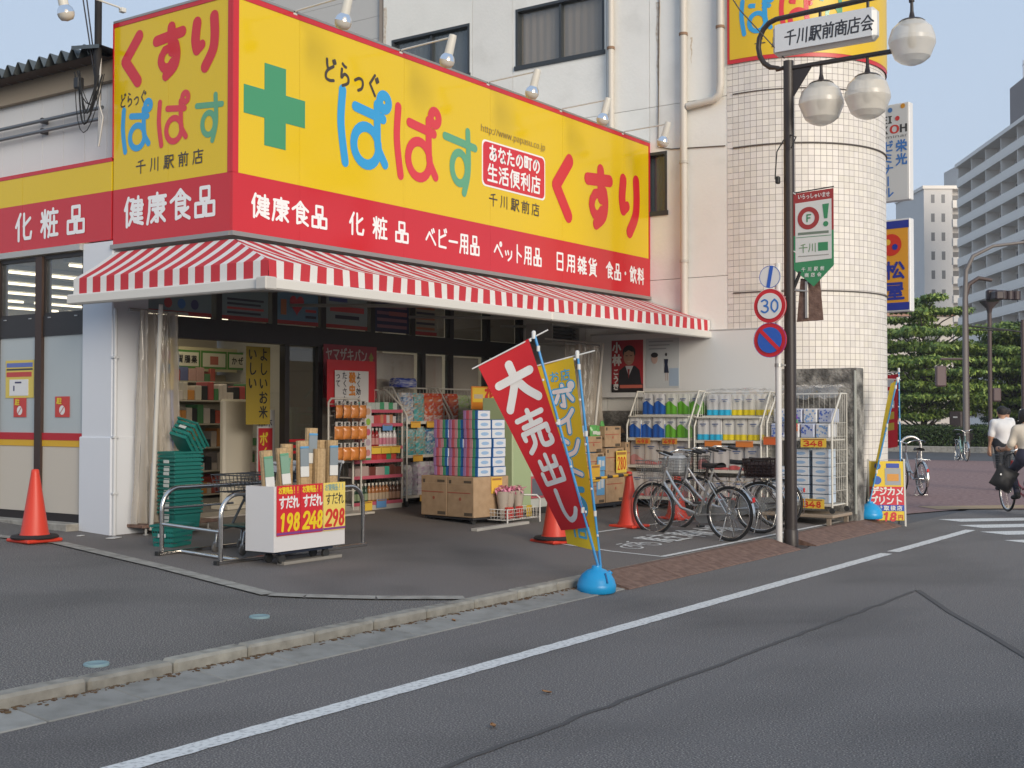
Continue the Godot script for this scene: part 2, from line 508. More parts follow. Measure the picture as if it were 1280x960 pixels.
func strokes_of(ch: String) -> Array:
	var out := []
	for s in (GLYPHS[ch] as String).split("|"):
		var smooth := s.begins_with("~")
		if s.begins_with("o"):
			var q := s.substr(1).split(",")
			var pts := []
			for k in 25:
				var t := TAU * k / 24.0
				pts.append(Vector2(q[0].to_float() + cos(t) * q[2].to_float(), q[1].to_float() + sin(t) * q[2].to_float()))
			out.append([pts, true])
			continue
		var pl := []
		for w in (s.substr(1) if smooth else s).split(" "):
			var q := w.split(",")
			pl.append(Vector2(q[0].to_float(), q[1].to_float()))
		if smooth and pl.size() > 2:
			var sm := []
			for k in pl.size() - 1:
				for j in 5:
					sm.append((pl[k] as Vector2).cubic_interpolate(pl[k + 1], pl[maxi(k - 1, 0)], pl[mini(k + 2, pl.size() - 1)], j / 5.0))
			sm.append(pl[-1])
			pl = sm
		# break at sharp corners so that strips never fold over themselves
		var run := [pl[0]]
		for k in range(1, pl.size()):
			run.append(pl[k])
			if k < pl.size() - 1:
				var a: Vector2 = (pl[k] - pl[k - 1]).normalized()
				var b: Vector2 = (pl[k + 1] - pl[k]).normalized()
				if a.dot(b) < .6:
					out.append([run, false])
					run = [pl[k]]
		out.append([run, false])
	return out


# one stroke as a strip with round ends; f maps (x, y, lift) to a point
func strip(m: MB, pts: Array, closed: bool, hw: float, lift: float, f: Callable) -> void:
	var L := []
	var R := []
	var cnt := pts.size()
	for k in cnt:
		var d: Vector2
		var sc := 1.0
		if k == 0:
			d = (pts[1] - pts[0]).normalized() if not closed else ((pts[1] - pts[0]).normalized() + (pts[0] - pts[cnt - 2]).normalized()).normalized()
		elif k == cnt - 1:
			d = (pts[k] - pts[k - 1]).normalized() if not closed else ((pts[1] - pts[0]).normalized() + (pts[0] - pts[cnt - 2]).normalized()).normalized()
		else:
			var d1: Vector2 = (pts[k] - pts[k - 1]).normalized()
			d = (d1 + (pts[k + 1] - pts[k]).normalized()).normalized()
			sc = 1.0 / maxf(.6, d.dot(d1))
		var w := Vector2(-d.y, d.x) * hw * sc
		L.append(pts[k] + w)
		R.append(pts[k] - w)
	for k in cnt - 1:
		face(m, [L[k], L[k + 1], R[k + 1], R[k]], lift, f)
	if not closed:
		for e in 2:
			var o: Vector2 = pts[0] if e == 0 else pts[cnt - 1]
			var d: Vector2 = (pts[0] - pts[1]).normalized() if e == 0 else (pts[cnt - 1] - pts[cnt - 2]).normalized()
			var fan := []
			for j in 7:
				fan.append(o + d.rotated(PI / 2 - PI * j / 6.0) * hw)
			face(m, fan, lift, f)


func face(m: MB, poly: Array, lift: float, f: Callable) -> void:
	var q := []
	for w in poly:
		q.append(f.call(w.x, w.y, lift))
	for k in range(1, q.size() - 1):
		# y runs down, so the strip is turned to face the reader
		m.tri(q[0], q[k], q[k + 1])


# lettering in a frame: o is the top left corner, ex and ey unit vectors to the right and down; size is the height of one field
func letters(parent: Node, called: String, s: String, o: Vector3, ex: Vector3, ey: Vector3, w: float, h: float, step: float, weight: float, material: Material, down := false, slant := .0) -> MeshInstance3D:
	var nn := -ex.cross(ey).normalized()
	if nn == Vector3.ZERO:
		nn = Vector3.UP
	var at := func(x: float, y: float, lift: float) -> Vector3: return o + ex * x + ey * y + nn * lift
	return letters_on(parent, called, s, at, w, h, step, weight, material, down, slant)


func letters_on(parent: Node, called: String, s: String, at: Callable, w: float, h: float, step: float, weight: float, material: Material, down := false, slant := .0) -> MeshInstance3D:
	var o: MeshInstance3D
	for i in s.length():
		var ch := s[i]
		if not GLYPHS.has(ch):
			continue
		var m := MB.new()
		var ox := .0 if down else i * step
		var oy := i * step if down else .0
		var lift := .0
		for st in strokes_of(ch):
			var pts := []
			for q in st[0]:
				pts.append(Vector2(ox + (q.x / 100.0 + slant * (1.0 - q.y / 100.0)) * w, oy + q.y / 100.0 * h))
			strip(m, pts, st[1], weight * .5 * minf(w, h), lift, at)
			lift += .00025
		o = part(parent, called, m, material)
	return o


# flat panel of a sheet of print: rectangle in a frame, d thick
func plate(parent: Node, called: String, o: Vector3, ex: Vector3, ey: Vector3, x0: float, y0: float, w: float, h: float, lift: float, material: Material, thick := .003) -> MeshInstance3D:
	var nn := -ex.cross(ey).normalized()
	var m := MB.new()
	m.xf = Transform3D(Basis(ex, -ey, nn), o + ex * (x0 + w / 2) + ey * (y0 + h / 2) + nn * (lift - thick / 2))
	m.box(Vector3.ZERO, Vector3(w, h, thick))
	return part(parent, called, m, material)


func latin(parent: Node, called: String, s: String, o: Vector3, ex: Vector3, ey: Vector3, height: float, width: float, material: Material, font_name := "Droid Sans", bold := false) -> MeshInstance3D:
	var t := TextMesh.new()
	var f := SystemFont.new()
	f.font_names = PackedStringArray([font_name])
	f.font_weight = 700 if bold else 400
	t.font = f
	t.text = s
	t.font_size = 64
	t.pixel_size = .01
	t.depth = .002
	t.curve_step = 2.0
	t.horizontal_alignment = HORIZONTAL_ALIGNMENT_LEFT
	t.vertical_alignment = VERTICAL_ALIGNMENT_TOP
	var bb := t.get_aabb()
	var nn := -ex.cross(ey).normalized()
	var mi := part_mesh(parent, called, t, material)
	var kx := width / maxf(bb.size.x, .001)
	var ky := height / maxf(bb.size.y, .001)
	mi.transform = Transform3D(Basis(ex * kx, -ey * ky, nn), o - ex * bb.position.x * kx + ey * (bb.position.y + bb.size.y) * ky + nn * .001)
	return mi


func _ready() -> void:
	rng.seed = 4711
	# ---- camera: level but for 1.36 degrees up, 35 degrees off the line of the shop front
	var cam := Camera3D.new()
	cam.name = "camera"
	cam.fov = 34.12
	cam.near = .1
	cam.far = 1500.0
	add_child(cam)
	cam.position = V(0, 1.6, 0)
	cam.rotation = Vector3(deg_to_rad(1.355), deg_to_rad(34.94 - 90.0), 0)
	cam.current = true
	# ---- sky and sun
	var env := Environment.new()
	var sky := Sky.new()
	var sm := ProceduralSkyMaterial.new()
	sm.sky_top_color = Color(.64, .72, .82)
	sm.sky_horizon_color = Color(.72, .77, .83)
	sm.sky_curve = .22
	sm.ground_bottom_color = Color(.3, .29, .28)
	sm.ground_horizon_color = Color(.62, .63, .64)
	sm.sun_angle_max = 1.0
	sky.sky_material = sm
	env.background_mode = Environment.BG_SKY
	env.sky = sky
	env.background_energy_multiplier = 1.0
	env.tonemap_mode = Environment.TONE_MAPPER_LINEAR
	env.tonemap_exposure = 1.25
	env.sdfgi_enabled = true
	env.ssao_enabled = true
	env.ssil_enabled = true
	env.fog_enabled = true
	env.fog_light_color = Color(.8, .81, .83)
	env.fog_density = .0005
	var we := WorldEnvironment.new()
	we.name = "world_environment"
	we.environment = env
	add_child(we)
	var sun := DirectionalLight3D.new()
	sun.name = "sun"
	sun.light_energy = .85
	sun.light_color = Color(1.0, .955, .89)
	sun.light_angular_distance = 30.0
	sun.shadow_enabled = true
	add_child(sun)
	sun.look_at_from_position(Vector3.ZERO, Vector3(.43, -.26, -.86))

	surfaces()
	build_ground()
	build_shop()
	build_interior()
	build_sign()
	build_awning()
	build_tall_building()
	build_tile_corner()
	build_background()
	build_opposite()
	build_forecourt_things()
	build_racks()
	build_goods()
	build_bicycles()
	build_flags()
	build_lamp_post()
	build_corner_street()
	build_people()
	build_litter()


func surfaces() -> void:
	# asphalt of the road: dark binder, pale grains
	var a1 := noise_tex(11, .16, [[.0, Color(.06, .056, .055)], [.4, Color(.128, .119, .115)], [.6, Color(.175, .162, .155)], [.7, Color(.25, .23, .215)], [.82, Color(.38, .35, .315)], [1.0, Color(.5, .47, .42)]], 1024, 2)
	ground_mat("road", a1, bump_tex(12, .14, 6.0, 1024, 2), 2.2, .9, .45)
	var a2 := noise_tex(13, .17, [[.0, Color(.05, .047, .045)], [.4, Color(.122, .113, .108)], [.6, Color(.19, .177, .167)], [.7, Color(.28, .26, .235)], [.82, Color(.4, .37, .32)], [1.0, Color(.5, .46, .4)]], 1024, 2)
	ground_mat("old_asphalt", a2, bump_tex(14, .14, 8.0, 1024, 2), 2.4, .92, .6)
	var a3 := noise_tex(15, .15, [[.0, Color(.07, .062, .057)], [.45, Color(.155, .138, .128)], [.68, Color(.195, .175, .162)], [.8, Color(.24, .22, .2)], [1.0, Color(.36, .33, .3)]], 1024, 3)
	ground_mat("court", a3, bump_tex(16, .12, 4.0, 1024, 3), 2.3, .88, .4)
	var con := noise_tex(21, .012, [[.0, Color(.17, .155, .135)], [.3, Color(.27, .255, .225)], [.6, Color(.32, .305, .27)], [1.0, Color(.38, .36, .32)]], 512, 6)
	ground_mat("kerb", con, bump_tex(22, .06, 3.0, 512, 4), 1.1, .9, .3)
	var gtx := noise_tex(23, .01, [[.0, Color(.22, .215, .2)], [.5, Color(.29, .285, .27)], [1.0, Color(.34, .335, .32)]], 512, 6)
	ground_mat("gutter", gtx, null, 1.3, .9)
	var rust := noise_tex(31, .014, [[.0, Color(.1, .055, .04)], [.5, Color(.17, .1, .075)], [1.0, Color(.25, .16, .12)]], 512, 6)
	ground_mat("rust", rust, bump_tex(32, .05, 4.0), .8, .7, .6)
	var wash := noise_tex(33, .03, [[.0, Color(.48, .37, .27)], [.5, Color(.62, .55, .46)], [1.0, Color(.74, .7, .63)]], 256, 5)
	ground_mat("rust_wash", wash, null, .5, .9)
	var wall := noise_tex(41, .006, [[.0, Color(.74, .73, .69)], [.35, Color(.82, .81, .77)], [1.0, Color(.86, .85, .81)]], 512, 6)
	ground_mat("wall", wall, bump_tex(42, .08, 2.0), 3.0, .85, .12)
	var stain := noise_tex(51, .008, [[.0, Color(.045, .043, .04)], [.35, Color(.13, .125, .115)], [.6, Color(.26, .25, .23)], [1.0, Color(.36, .35, .32)]], 512, 6)
	ground_mat("stained", stain, bump_tex(52, .05, 6.0), 1.4, .9, .7)
	var brick := noise_tex(61, .03, [[.0, Color(.16, .09, .085)], [.5, Color(.24, .145, .13)], [1.0, Color(.33, .22, .2)]], 512, 5)
	ground_mat("brick_paving", brick, null, 2.0, .9)
	var card := noise_tex(71, .02, [[.0, Color(.34, .225, .13)], [.5, Color(.4, .27, .16)], [1.0, Color(.45, .31, .19)]], 256, 4)
	ground_mat("carton", card, null, .8, .85)
	var bark := noise_tex(81, .02, [[.0, Color(.03, .025, .02)], [1.0, Color(.11, .09, .07)]], 256, 4)
	ground_mat("bark", bark, bump_tex(82, .04, 8.0, 256), .6, .9)
	var bam := noise_tex(91, .03, [[.0, Color(.36, .24, .12)], [1.0, Color(.56, .4, .22)]], 256, 4)
	ground_mat("bamboo", bam, null, .25, .7)
	mats["glass"] = glass(.1, Color(.5, .55, .55))
	mats["dark_glass"] = glass(.45, Color(.1, .1, .1))
	mats["vinyl"] = glass(.4, Color(.8, .76, .7), .18)
	mats["film"] = glass(.12, Color(.9, .92, .94), .08)
	mats["globe"] = glass(.62, Color(.86, .84, .8), .25)


func glass(alpha: float, c: Color, rough := .03) -> StandardMaterial3D:
	var m := StandardMaterial3D.new()
	c.a = alpha
	m.albedo_color = c
	m.roughness = rough
	m.transparency = BaseMaterial3D.TRANSPARENCY_ALPHA
	m.metallic_specular = .5
	m.cull_mode = BaseMaterial3D.CULL_DISABLED
	return m


# ---------------------------------------------------------------- ground
func patchy(m: MB, x0: float, x1: float, z0: float, z1: float, step: float, h: Callable, seed_: int, amp: float) -> void:
	var f := FastNoiseLite.new()
	f.seed = seed_
	f.frequency = .35
	f.fractal_octaves = 4
	var nx := int(ceil((x1 - x0) / step))
	var nz := int(ceil((z1 - z0) / step))
	var first := m.v.size()
	for j in nz + 1:
		for i in nx + 1:
			var x := minf(x0 + i * step, x1)
			var z := minf(z0 + j * step, z1)
			var k := 1.0 + amp * f.get_noise_2d(x, z * 1.6) * 2.0
			m.col = Color(k, k, k)
			m.p(V(x, h.call(x, z), z), Vector3.UP)
	m.col = Color.WHITE
	for j in nz:
		for i in nx:
			var q := first + j * (nx + 1) + i
			m.ix.append_array([q, q + 1, q + nx + 2, q, q + nx + 2, q + nx + 1])


func strip_on(m: MB, pts: Array, w: float, y: Callable) -> void:
	for k in pts.size() - 1:
		var a: Vector2 = pts[k]
		var b: Vector2 = pts[k + 1]
		var d := (b - a).normalized()
		var s := Vector2(-d.y, d.x) * w * .5
		var q := [a - s, a + s, b + s, b - s]
		m.quad(V(q[0].x, y.call(q[0].y), q[0].y), V(q[1].x, y.call(q[1].y), q[1].y), V(q[2].x, y.call(q[2].y), q[2].y), V(q[3].x, y.call(q[3].y), q[3].y))


func build_ground() -> void:
	var m := MB.new()
	m.quad(V(-400, -.08, 400), V(900, -.08, 400), V(900, -.08, -700), V(-400, -.08, -700))
	struct("ground", m, mat(.09, .088, .085, .95))
	m = MB.new()
	patchy(m, -12, 48, -5.72, 9, .3, func(_x, _z): return .0, 5, .26)
	struct("road", m, mats.road)
	# older, darker asphalt laid in a patch beside the tar seam
	# forecourt: sloping up to the shop
	m = MB.new()
	patchy(m, -6, 17.05, -21, -6.14, .3, func(_x, z): return gy(z) - .004, 6, .28)
	struct("side_lane", m, mats.old_asphalt)
	var edge := [Vector2(7.55, -11.8), Vector2(7.72, -10.96), Vector2(7.44, -9.02), Vector2(7.13, -7.35), Vector2(7.28, -7.1), Vector2(7.63, -6.66), Vector2(8.15, -6.16)]
	m = MB.new()
	var poly := edge.duplicate()
	poly.append_array([Vector2(17.0, -6.16), Vector2(17.0, -11.66), Vector2(8.5, -11.66), Vector2(8.5, -11.8)])
	var pk := PackedVector2Array(poly)
	var blot := FastNoiseLite.new()
	blot.seed = 8
	blot.frequency = .5
	blot.fractal_octaves = 5
	for i in 82:
		for j in 50:
			var a := Vector2(7.1 + i * .121, -11.8 + j * .113)
			if not Geometry2D.is_point_in_polygon(a + Vector2(.06, .056), pk):
				continue
			var f0 := m.v.size()
			for e in [Vector2.ZERO, Vector2(.121, 0), Vector2(.121, .113), Vector2(0, .113)]:
				var w: Vector2 = a + e
				var kk := 1.0 + .5 * blot.get_noise_2d(w.x, w.y)
				m.col = Color(kk, kk, kk)
				m.p(V(w.x, gy(w.y) + .002, w.y), Vector3.UP)
			m.ix.append_array([f0, f0 + 1, f0 + 2, f0, f0 + 2, f0 + 3])
	m.col = Color.WHITE
	struct("forecourt", m, mats.court)
	# concrete edging strip between the two, in pieces
	var strip_root := Node3D.new()
	strip_root.name = "edging"
	add_child(strip_root)
	strip_root.set_meta("kind", "structure")
	for k in edge.size() - 1:
		var a: Vector2 = edge[k]
		var b: Vector2 = edge[k + 1]
		var cnt := maxi(1, int(round(a.distance_to(b) / .6)))
		for j in cnt:
			m = MB.new()
			var g := .006 / a.distance_to(b)
			strip_on(m, [a.lerp(b, float(j) / cnt + g), a.lerp(b, float(j + 1) / cnt - g)], .15, func(z): return gy(z) + .009)
			part(strip_root, "edging_block", m, mats.kerb)
	# kerb stones and gutter slabs
	var kerb := Node3D.new()
	kerb.name = "kerb"
	add_child(kerb)
	kerb.set_meta("kind", "structure")
	var gut := Node3D.new()
	gut.name = "gutter"
	add_child(gut)
	gut.set_meta("kind", "structure")
	var x := 1.4
	while x < 17.6:
		var w := .61
		var kk := rng.randf_range(.82, 1.08)
		var low := .0
		m = MB.new()
		m.col = Color(kk, kk * .99, kk * .96)
		m.xf = Transform3D(Basis(Vector3.UP, rng.randf_range(-.006, .006)), V(x + w / 2, .028 + rng.randf_range(-.003, .004), -6.09))
		m.rbox(Vector3.ZERO, V(w - rng.randf_range(.006, .016), .155 - low, .14), .018)
		part(kerb, "kerb_stone", m, mats.kerb)
		if x < 9.9:
			kk = rng.randf_range(.78, 1.0)
			m = MB.new()
			m.col = Color(kk, kk, kk * .98)
			m.xf = Transform3D(Basis(Vector3.RIGHT, .1), V(x + w / 2 + .13, -.012, -5.86))
			m.rbox(Vector3.ZERO, V(w - .008, .07, .31), .006)
			part(gut, "gutter_slab", m, mats.gutter)
		x += w
	# grit and dead leaves swept into the joint between kerb and gutter
	m = MB.new()
	for k in 700:
		var gx := rng.randf_range(2.0, 9.8)
		var gs := rng.randf_range(.004, .016)
		m.col = Color(.7, .6, .5).lerp(Color(1.3, 1.1, .9), rng.randf())
		m.xf = Transform3D(Basis(Vector3.UP, rng.randf() * TAU), V(gx, .034 + gs * .2, -6.015 + absf(rng.randfn()) * .03))
		m.box(Vector3.ZERO, V(gs * 2.0, gs * .5, gs))
	var grit := struct("gutter_grit", m, mat(.12, .08, .05, .95))
	grit.set_meta("kind", "stuff")
	grit.set_meta("label", "brown grit and leaf crumbs along the foot of the kerb")
	grit.set_meta("category", "grit")
	# white edge line, a little worn
	m = MB.new()
	var f := FastNoiseLite.new()
	f.seed = 77
	f.frequency = 1.3
	for seg in [[-6.0, 14.2], [14.42, 17.72]]:
		var xx: float = seg[0]
		while xx < seg[1] - .01:
			var xn := minf(xx + .1, seg[1])
			var e0 := f.get_noise_1d(xx * 9.0) * .012
			var e1 := f.get_noise_1d(xn * 9.0) * .012
			var d0 := f.get_noise_1d(xx * 9.0 + 400) * .012
			var d1 := f.get_noise_1d(xn * 9.0 + 400) * .012
			m.quad(V(xx, .004, -4.63 + e0), V(xn, .004, -4.63 + e1), V(xn, .004, -4.77 + d1), V(xx, .004, -4.77 + d0))
			xx = xn
	var worn := noise_tex(101, .05, [[.0, Color(.3, .3, .3)], [.3, Color(.5, .5, .49)], [.45, Color(.66, .66, .64)], [1.0, Color(.74, .74, .72)]], 512, 5)
	ground_mat("paint", worn, null, 1.1, .7)
	struct("edge_line", m, mats.paint)
	# crossing
	var dir := Vector2(.73, .69)
	var across := Vector2(-.69, .73)
	var starts := [Vector2(19.2, -5.55), Vector2(18.35, -5.02), Vector2(17.5, -4.5), Vector2(16.5, -3.95), Vector2(15.75, -3.3), Vector2(14.9, -2.75)]
	var zebra := Node3D.new()
	zebra.name = "crossing"
	add_child(zebra)
	zebra.set_meta("kind", "structure")
	for s in starts:
		m = MB.new()
		var q0: Vector2 = s - across * .04
		var q1: Vector2 = s + across * .42 + dir * .1
		m.quad(V(q1.x, .004, q1.y), V(q1.x + dir.x * 7, .004, q1.y + dir.y * 7), V(q0.x + dir.x * 7, .004, q0.y + dir.y * 7), V(q0.x, .004, q0.y))
		part(zebra, "stripe", m, mats.paint)
	# tar seams
	m = MB.new()
	var seam := []
	for k in 60:
		seam.append(Vector2(2.0 + k * .158, -3.51 + f.get_noise_1d(k * 3.0) * .03))
	strip_on(m, seam, .035, func(_z): return .004)
	strip_on(m, [Vector2(11.42, -3.5), Vector2(10.9, -3.22), Vector2(10.3, -2.9), Vector2(9.4, -2.36), Vector2(7.2, -1.1)], .05, func(_z): return .005)
	struct("tar_seam", m, mat(.085, .08, .078, .9))
	# parking bay for bicycles
	m = MB.new()
	strip_on(m, [Vector2(11.74, -7.84), Vector2(11.6, -6.8), Vector2(11.66, -6.2)], .05, func(z): return gy(z) + .006)
	strip_on(m, [Vector2(11.7, -7.84), Vector2(16.0, -7.74)], .05, func(z): return gy(z) + .007)
	strip_on(m, [Vector2(11.66, -6.22), Vector2(16.9, -6.22)], .06, func(z): return gy(z) + .008)
	struct("bay_lines", m, mats.paint)
	var mark := Node3D.new()
	mark.name = "ground_marking"
	add_child(mark)
	mark.set_meta("kind", "structure")
	var onground := func(x2: float, y2: float, lift: float) -> Vector3: return V(12.75 + x2, gy(-7.25 + y2) + .006 + lift, -7.25 + y2)
	letters_on(mark, "lettering", "駐輪場", onground, .62, .55, .72, .09, mats.paint)
	var icon := MB.new()
	var at := func(x2: float, y2: float, lift: float) -> Vector3: return V(11.95 + x2, gy(-7.05 + y2) + .006 + lift, -7.05 + y2)
	var lift := .0
	for c in [Vector2(.13, .22), Vector2(.55, .22)]:
		var pts := []
		for k in 17:
			pts.append(c + Vector2(cos(TAU * k / 16), sin(TAU * k / 16)) * .12)
		strip(icon, pts, true, .014, lift, at)
		lift += .0003
	for s in [[Vector2(.13, .22), Vector2(.24, .05), Vector2(.46, .05)], [Vector2(.24, .05), Vector2(.34, .22)], [Vector2(.34, .22), Vector2(.47, .06)], [Vector2(.55, .22), Vector2(.45, -.02), Vector2(.52, -.05)], [Vector2(.18, .0), Vector2(.28, .0)]]:
		strip(icon, s, false, .014, lift, at)
		lift += .0003
	part(mark, "bicycle_symbol", icon, mats.paint)
	# rusty steel ramps over the gutter
	for r in [[9.95, 14.02, "long rusty steel ramp plate at the kerb beside the twin flag base"], [14.5, 17.75, "shorter rusty steel ramp plate at the kerb in front of the tiled corner"]]:
		var t := thing("kerb_ramp", r[2], "ramp", V(r[0], 0, -6.0), 0, "steel ramps along the kerb")
		var n2 := int(round((r[1] - r[0]) / 1.0))
		var pw: float = (r[1] - r[0]) / n2
		for k in n2:
			var mm := MB.new()
			var xa := k * pw + .004
			var xb := (k + 1) * pw - .004
			mm.xf = Transform3D.IDENTITY
			mm.quad(V(xa, .012, .34), V(xb, .012, .34), V(xb, .112, -.02), V(xa, .112, -.02))
			mm.quad(V(xa, .112, -.02), V(xb, .112, -.02), V(xb, .112, -.1), V(xa, .112, -.1))
			mm.quad(V(xa, .002, .345), V(xb, .002, .345), V(xb, .012, .34), V(xa, .012, .34))
			mm.tri(V(xa, .0, .34), V(xa, .012, .34), V(xa, .112, -.02))
			mm.tri(V(xa, .0, .34), V(xa, .112, -.02), V(xa, .0, -.02))
			mm.tri(V(xb, .0, .34), V(xb, .112, -.02), V(xb, .012, .34))
			mm.tri(V(xb, .0, .34), V(xb, .0, -.02), V(xb, .112, -.02))
			part(t, "ramp_plate", mm, mats.rust)
	# valve covers
	for q in [[6.44, -6.74, "round pale blue valve cover in the rough asphalt near the edging bend"], [4.73, -6.33, "round pale blue valve cover close to the end of the kerb"]]:
		m = MB.new()
		m.lathe(Vector3.ZERO, [Vector2(.075, -.01), Vector2(.075, .006), Vector2(.07, .01), Vector2(.05, .01), Vector2(.048, .007), Vector2(.0, .008)], 18)
		solo("valve_cover", q[2], "valve cover", m.mesh(), mat(.2, .3, .32, .6), V(q[0], gy(q[1]), q[1]), 0, "valve covers")
	# pavement beyond the corner, in red brick, with a strip of guiding slabs
	m = MB.new()
	var bp := [Vector2(19.4, -6.4), Vector2(21.6, -5.75), Vector2(22.6, -3.6), Vector2(43.5, -6.0), Vector2(43.5, -22.0), Vector2(20.05, -22.0), Vector2(20.05, -7.6)]
	var tr := Geometry2D.triangulate_polygon(PackedVector2Array(bp))
	for k in range(0, tr.size(), 3):
		var q := []
		for j in 3:
			var w: Vector2 = bp[tr[k + j]]
			q.append(V(w.x, .012, w.y))
		if (q[1] - q[0]).cross(q[2] - q[0]).y < 0:
			q.reverse()
		m.tri(q[0], q[1], q[2])
	struct("brick_pavement", m, mats.brick_paving)
	m = MB.new()
	strip_on(m, [Vector2(21.3, -6.35), Vector2(23.0, -4.6), Vector2(26.0, -1.5)], .7, func(_z): return .017)
	struct("guiding_strip", m, mat(.36, .25, .14, .85))
	m = MB.new()
	m.quad(V(43.6, .006, 12), V(52.5, .006, 12), V(52.5, .006, -60), V(43.6, .006, -60))
	m.quad(V(56, .006, 12), V(90, .006, 12), V(90, .006, -90), V(56, .006, -90))
	m.quad(V(16.9, -.004, -5.7), V(21.2, -.004, -5.7), V(20.3, -.004, -8.6), V(16.9, -.004, -8.6))
	struct("cross_street", m, mat(.085, .085, .09, .9))


# ---------------------------------------------------------------- the shop
func build_shop() -> void:
	var t := thing("drugstore_building", "low drugstore with cream and grey side panels, dark shop front and corrugated roof", "building")
	var white := mat(.62, .64, .68, .55)
	var dark := mat(.022, .018, .017, .45)
	var cream := mat(.52, .47, .4, .7)
	var greyp := mat(.4, .44, .45, .35)
	var redp := mat(.42, .012, .02, .45)
	var yel := mat(.62, .36, .02, .45)
	var m := MB.new()
	# corner pillar
	m.rbox(V(8.72, 1.9, -11.38), V(.48, 3.1, .52), .012)
	m.rbox(V(8.71, .8, -11.38), V(.5, 1.1, .545), .01)
	part(t, "corner_pillar", m, white)
	m = MB.new()
	m.bar(V(8.5, .3, -11.09), V(8.5, 2.72, -11.09), .022, 10)
	for y in [.75, 1.35, 2.2]:
		m.rbox(V(8.5, y, -11.095), V(.07, .025, .06), .004)
	part(t, "rain_pipe", m, mat(.56, .57, .58, .4))
	# side wall, bay by bay
	var z := -11.64
	var bay := 0
	while z > -19.0:
		var z1 := z - .72
		m = MB.new()
		m.span(V(8.5, .5, z1), V(8.58, 1.235, z))
		part(t, "wall_panel", m, cream)
		m = MB.new()
		m.span(V(8.492, 1.235, z1), V(8.58, 1.305, z))
		part(t, "yellow_stripe", m, yel)
		m = MB.new()
		m.span(V(8.488, 1.305, z1), V(8.58, 1.385, z))
		part(t, "red_stripe", m, redp)
		m = MB.new()
		m.span(V(8.51, 1.385, z1), V(8.56, 2.47, z))
		part(t, "film_pane", m, greyp)
		var w := MB.new()
		w.span(V(8.52, 2.72, z1 + .03), V(8.528, 3.34, z - .03))
		var win := part(t, "window_pane", w, mats.glass)
		var fr := MB.new()
		fr.span(V(8.5, 2.7, z1), V(8.55, 2.73, z))
		fr.span(V(8.5, 3.33, z1), V(8.55, 3.37, z))
		fr.span(V(8.5, 2.73, z1), V(8.55, 3.33, z1 + .03))
		fr.span(V(8.5, 2.73, z - .03), V(8.55, 3.33, z))
		part(win, "frame", fr, dark)
		for kz in [.12, .6]:
			var clip := MB.new()
			clip.rbox(V(8.49, 2.675, z - kz), V(.02, .014, .05), .004)
			part(win, "catch", clip, mat(.5, .5, .5, .3, .8))
		m = MB.new()
		m.span(V(8.47, .5, z1 - .12), V(8.6, 3.37, z1))
		part(t, "mullion", m, mat(.045, .024, .016, .5))
		z = z1 - .12
		bay += 1
	m = MB.new()
	m.span(V(8.49, 2.47, -19.0), V(8.6, 2.7, -11.64))
	part(t, "side_beam", m, dark)
	m = MB.new()
	m.span(V(8.49, .25, -19.0), V(8.6, .5, -11.64))
	part(t, "plinth", m, mat(.018, .013, .012, .7))
	m = MB.new()
	m.rbox(V(8.42, .33, -15.3), V(.22, .16, 7.3), .01)
	part(t, "footing", m, mats.kerb)
	m = MB.new()
	m.span(V(8.44, 3.385, -19.0), V(8.52, 3.45, -11.64))
	part(t, "window_head", m, mat(.45, .44, .42, .4, .4))
	# wall above the sign band, vertical siding boards
	z = -11.14
	while z > -19.0:
		m = MB.new()
		m.span(V(8.7, 4.2, z - .385), V(8.76, 5.26, z))
		part(t, "siding_board", m, mat(.66, .65, .64, .6))
		z -= .392
	m = MB.new()
	m.span(V(8.72, 4.2, -19.0), V(8.765, 5.3, -11.15))
	part(t, "siding_backing", m, mat(.3, .29, .28, .8))
	m = MB.new()
	m.span(V(8.62, 5.24, -19.0), V(8.8, 5.5, -11.3))
	part(t, "eave_board", m, mat(.33, .27, .2, .8))
	# folded sheet roof
	m = MB.new()
	var pitch := .2
	z = -19.0
	var k := 0
	while z < -11.5:
		var pr := [[z, .0], [z + .02, .0], [z + .1, .12], [z + .125, .12], [z + .2, .0]]
		for j in 4:
			var a: Array = pr[j]
			var b: Array = pr[j + 1]
			var h0 := 5.47
			m.quad(V(8.36, h0 + a[1], a[0]), V(8.36, h0 + b[1], b[0]), V(16.9, h0 - .4 + b[1], b[0]), V(16.9, h0 - .4 + a[1], a[0]))
			m.quad(V(8.36, h0 + a[1] - .012, a[0]), V(8.36, h0 + b[1] - .012, b[0]), V(8.36, h0 + b[1], b[0]), V(8.36, h0 + a[1], a[0]))
		z += pitch
		k += 1
	m.quad(V(8.3, 5.58, -11.62), V(8.3, 5.52, -11.14), V(16.9, 5.1, -11.14), V(16.9, 5.16, -11.62))
	m.quad(V(8.3, 5.54, -11.62), V(8.3, 5.48, -11.14), V(8.3, 5.52, -11.14), V(8.3, 5.58, -11.62))
	part(t, "roof", m, mat(.1, .115, .12, .45, .3))
	m = MB.new()
	m.quad(V(8.38, 5.455, -19.0), V(8.38, 5.455, -11.3), V(8.75, 5.47, -11.3), V(8.75, 5.47, -19.0))
	part(t, "soffit", m, mat(.1, .085, .07, .9))
	# roof behind the sign and the far walls close the room
	m = MB.new()
	m.span(V(8.76, 3.42, -19.0), V(16.98, 3.5, -11.0))
	part(t, "ceiling_slab", m, mat(.5, .49, .46, .8))
	m = MB.new()
	m.span(V(8.5, .25, -19.1), V(16.98, 5.3, -19.0))
	part(t, "back_wall", m, mat(.55, .5, .42, .8))
	m = MB.new()
	m.span(V(8.6, .2, -19.0), V(16.98, .35, -11.68))
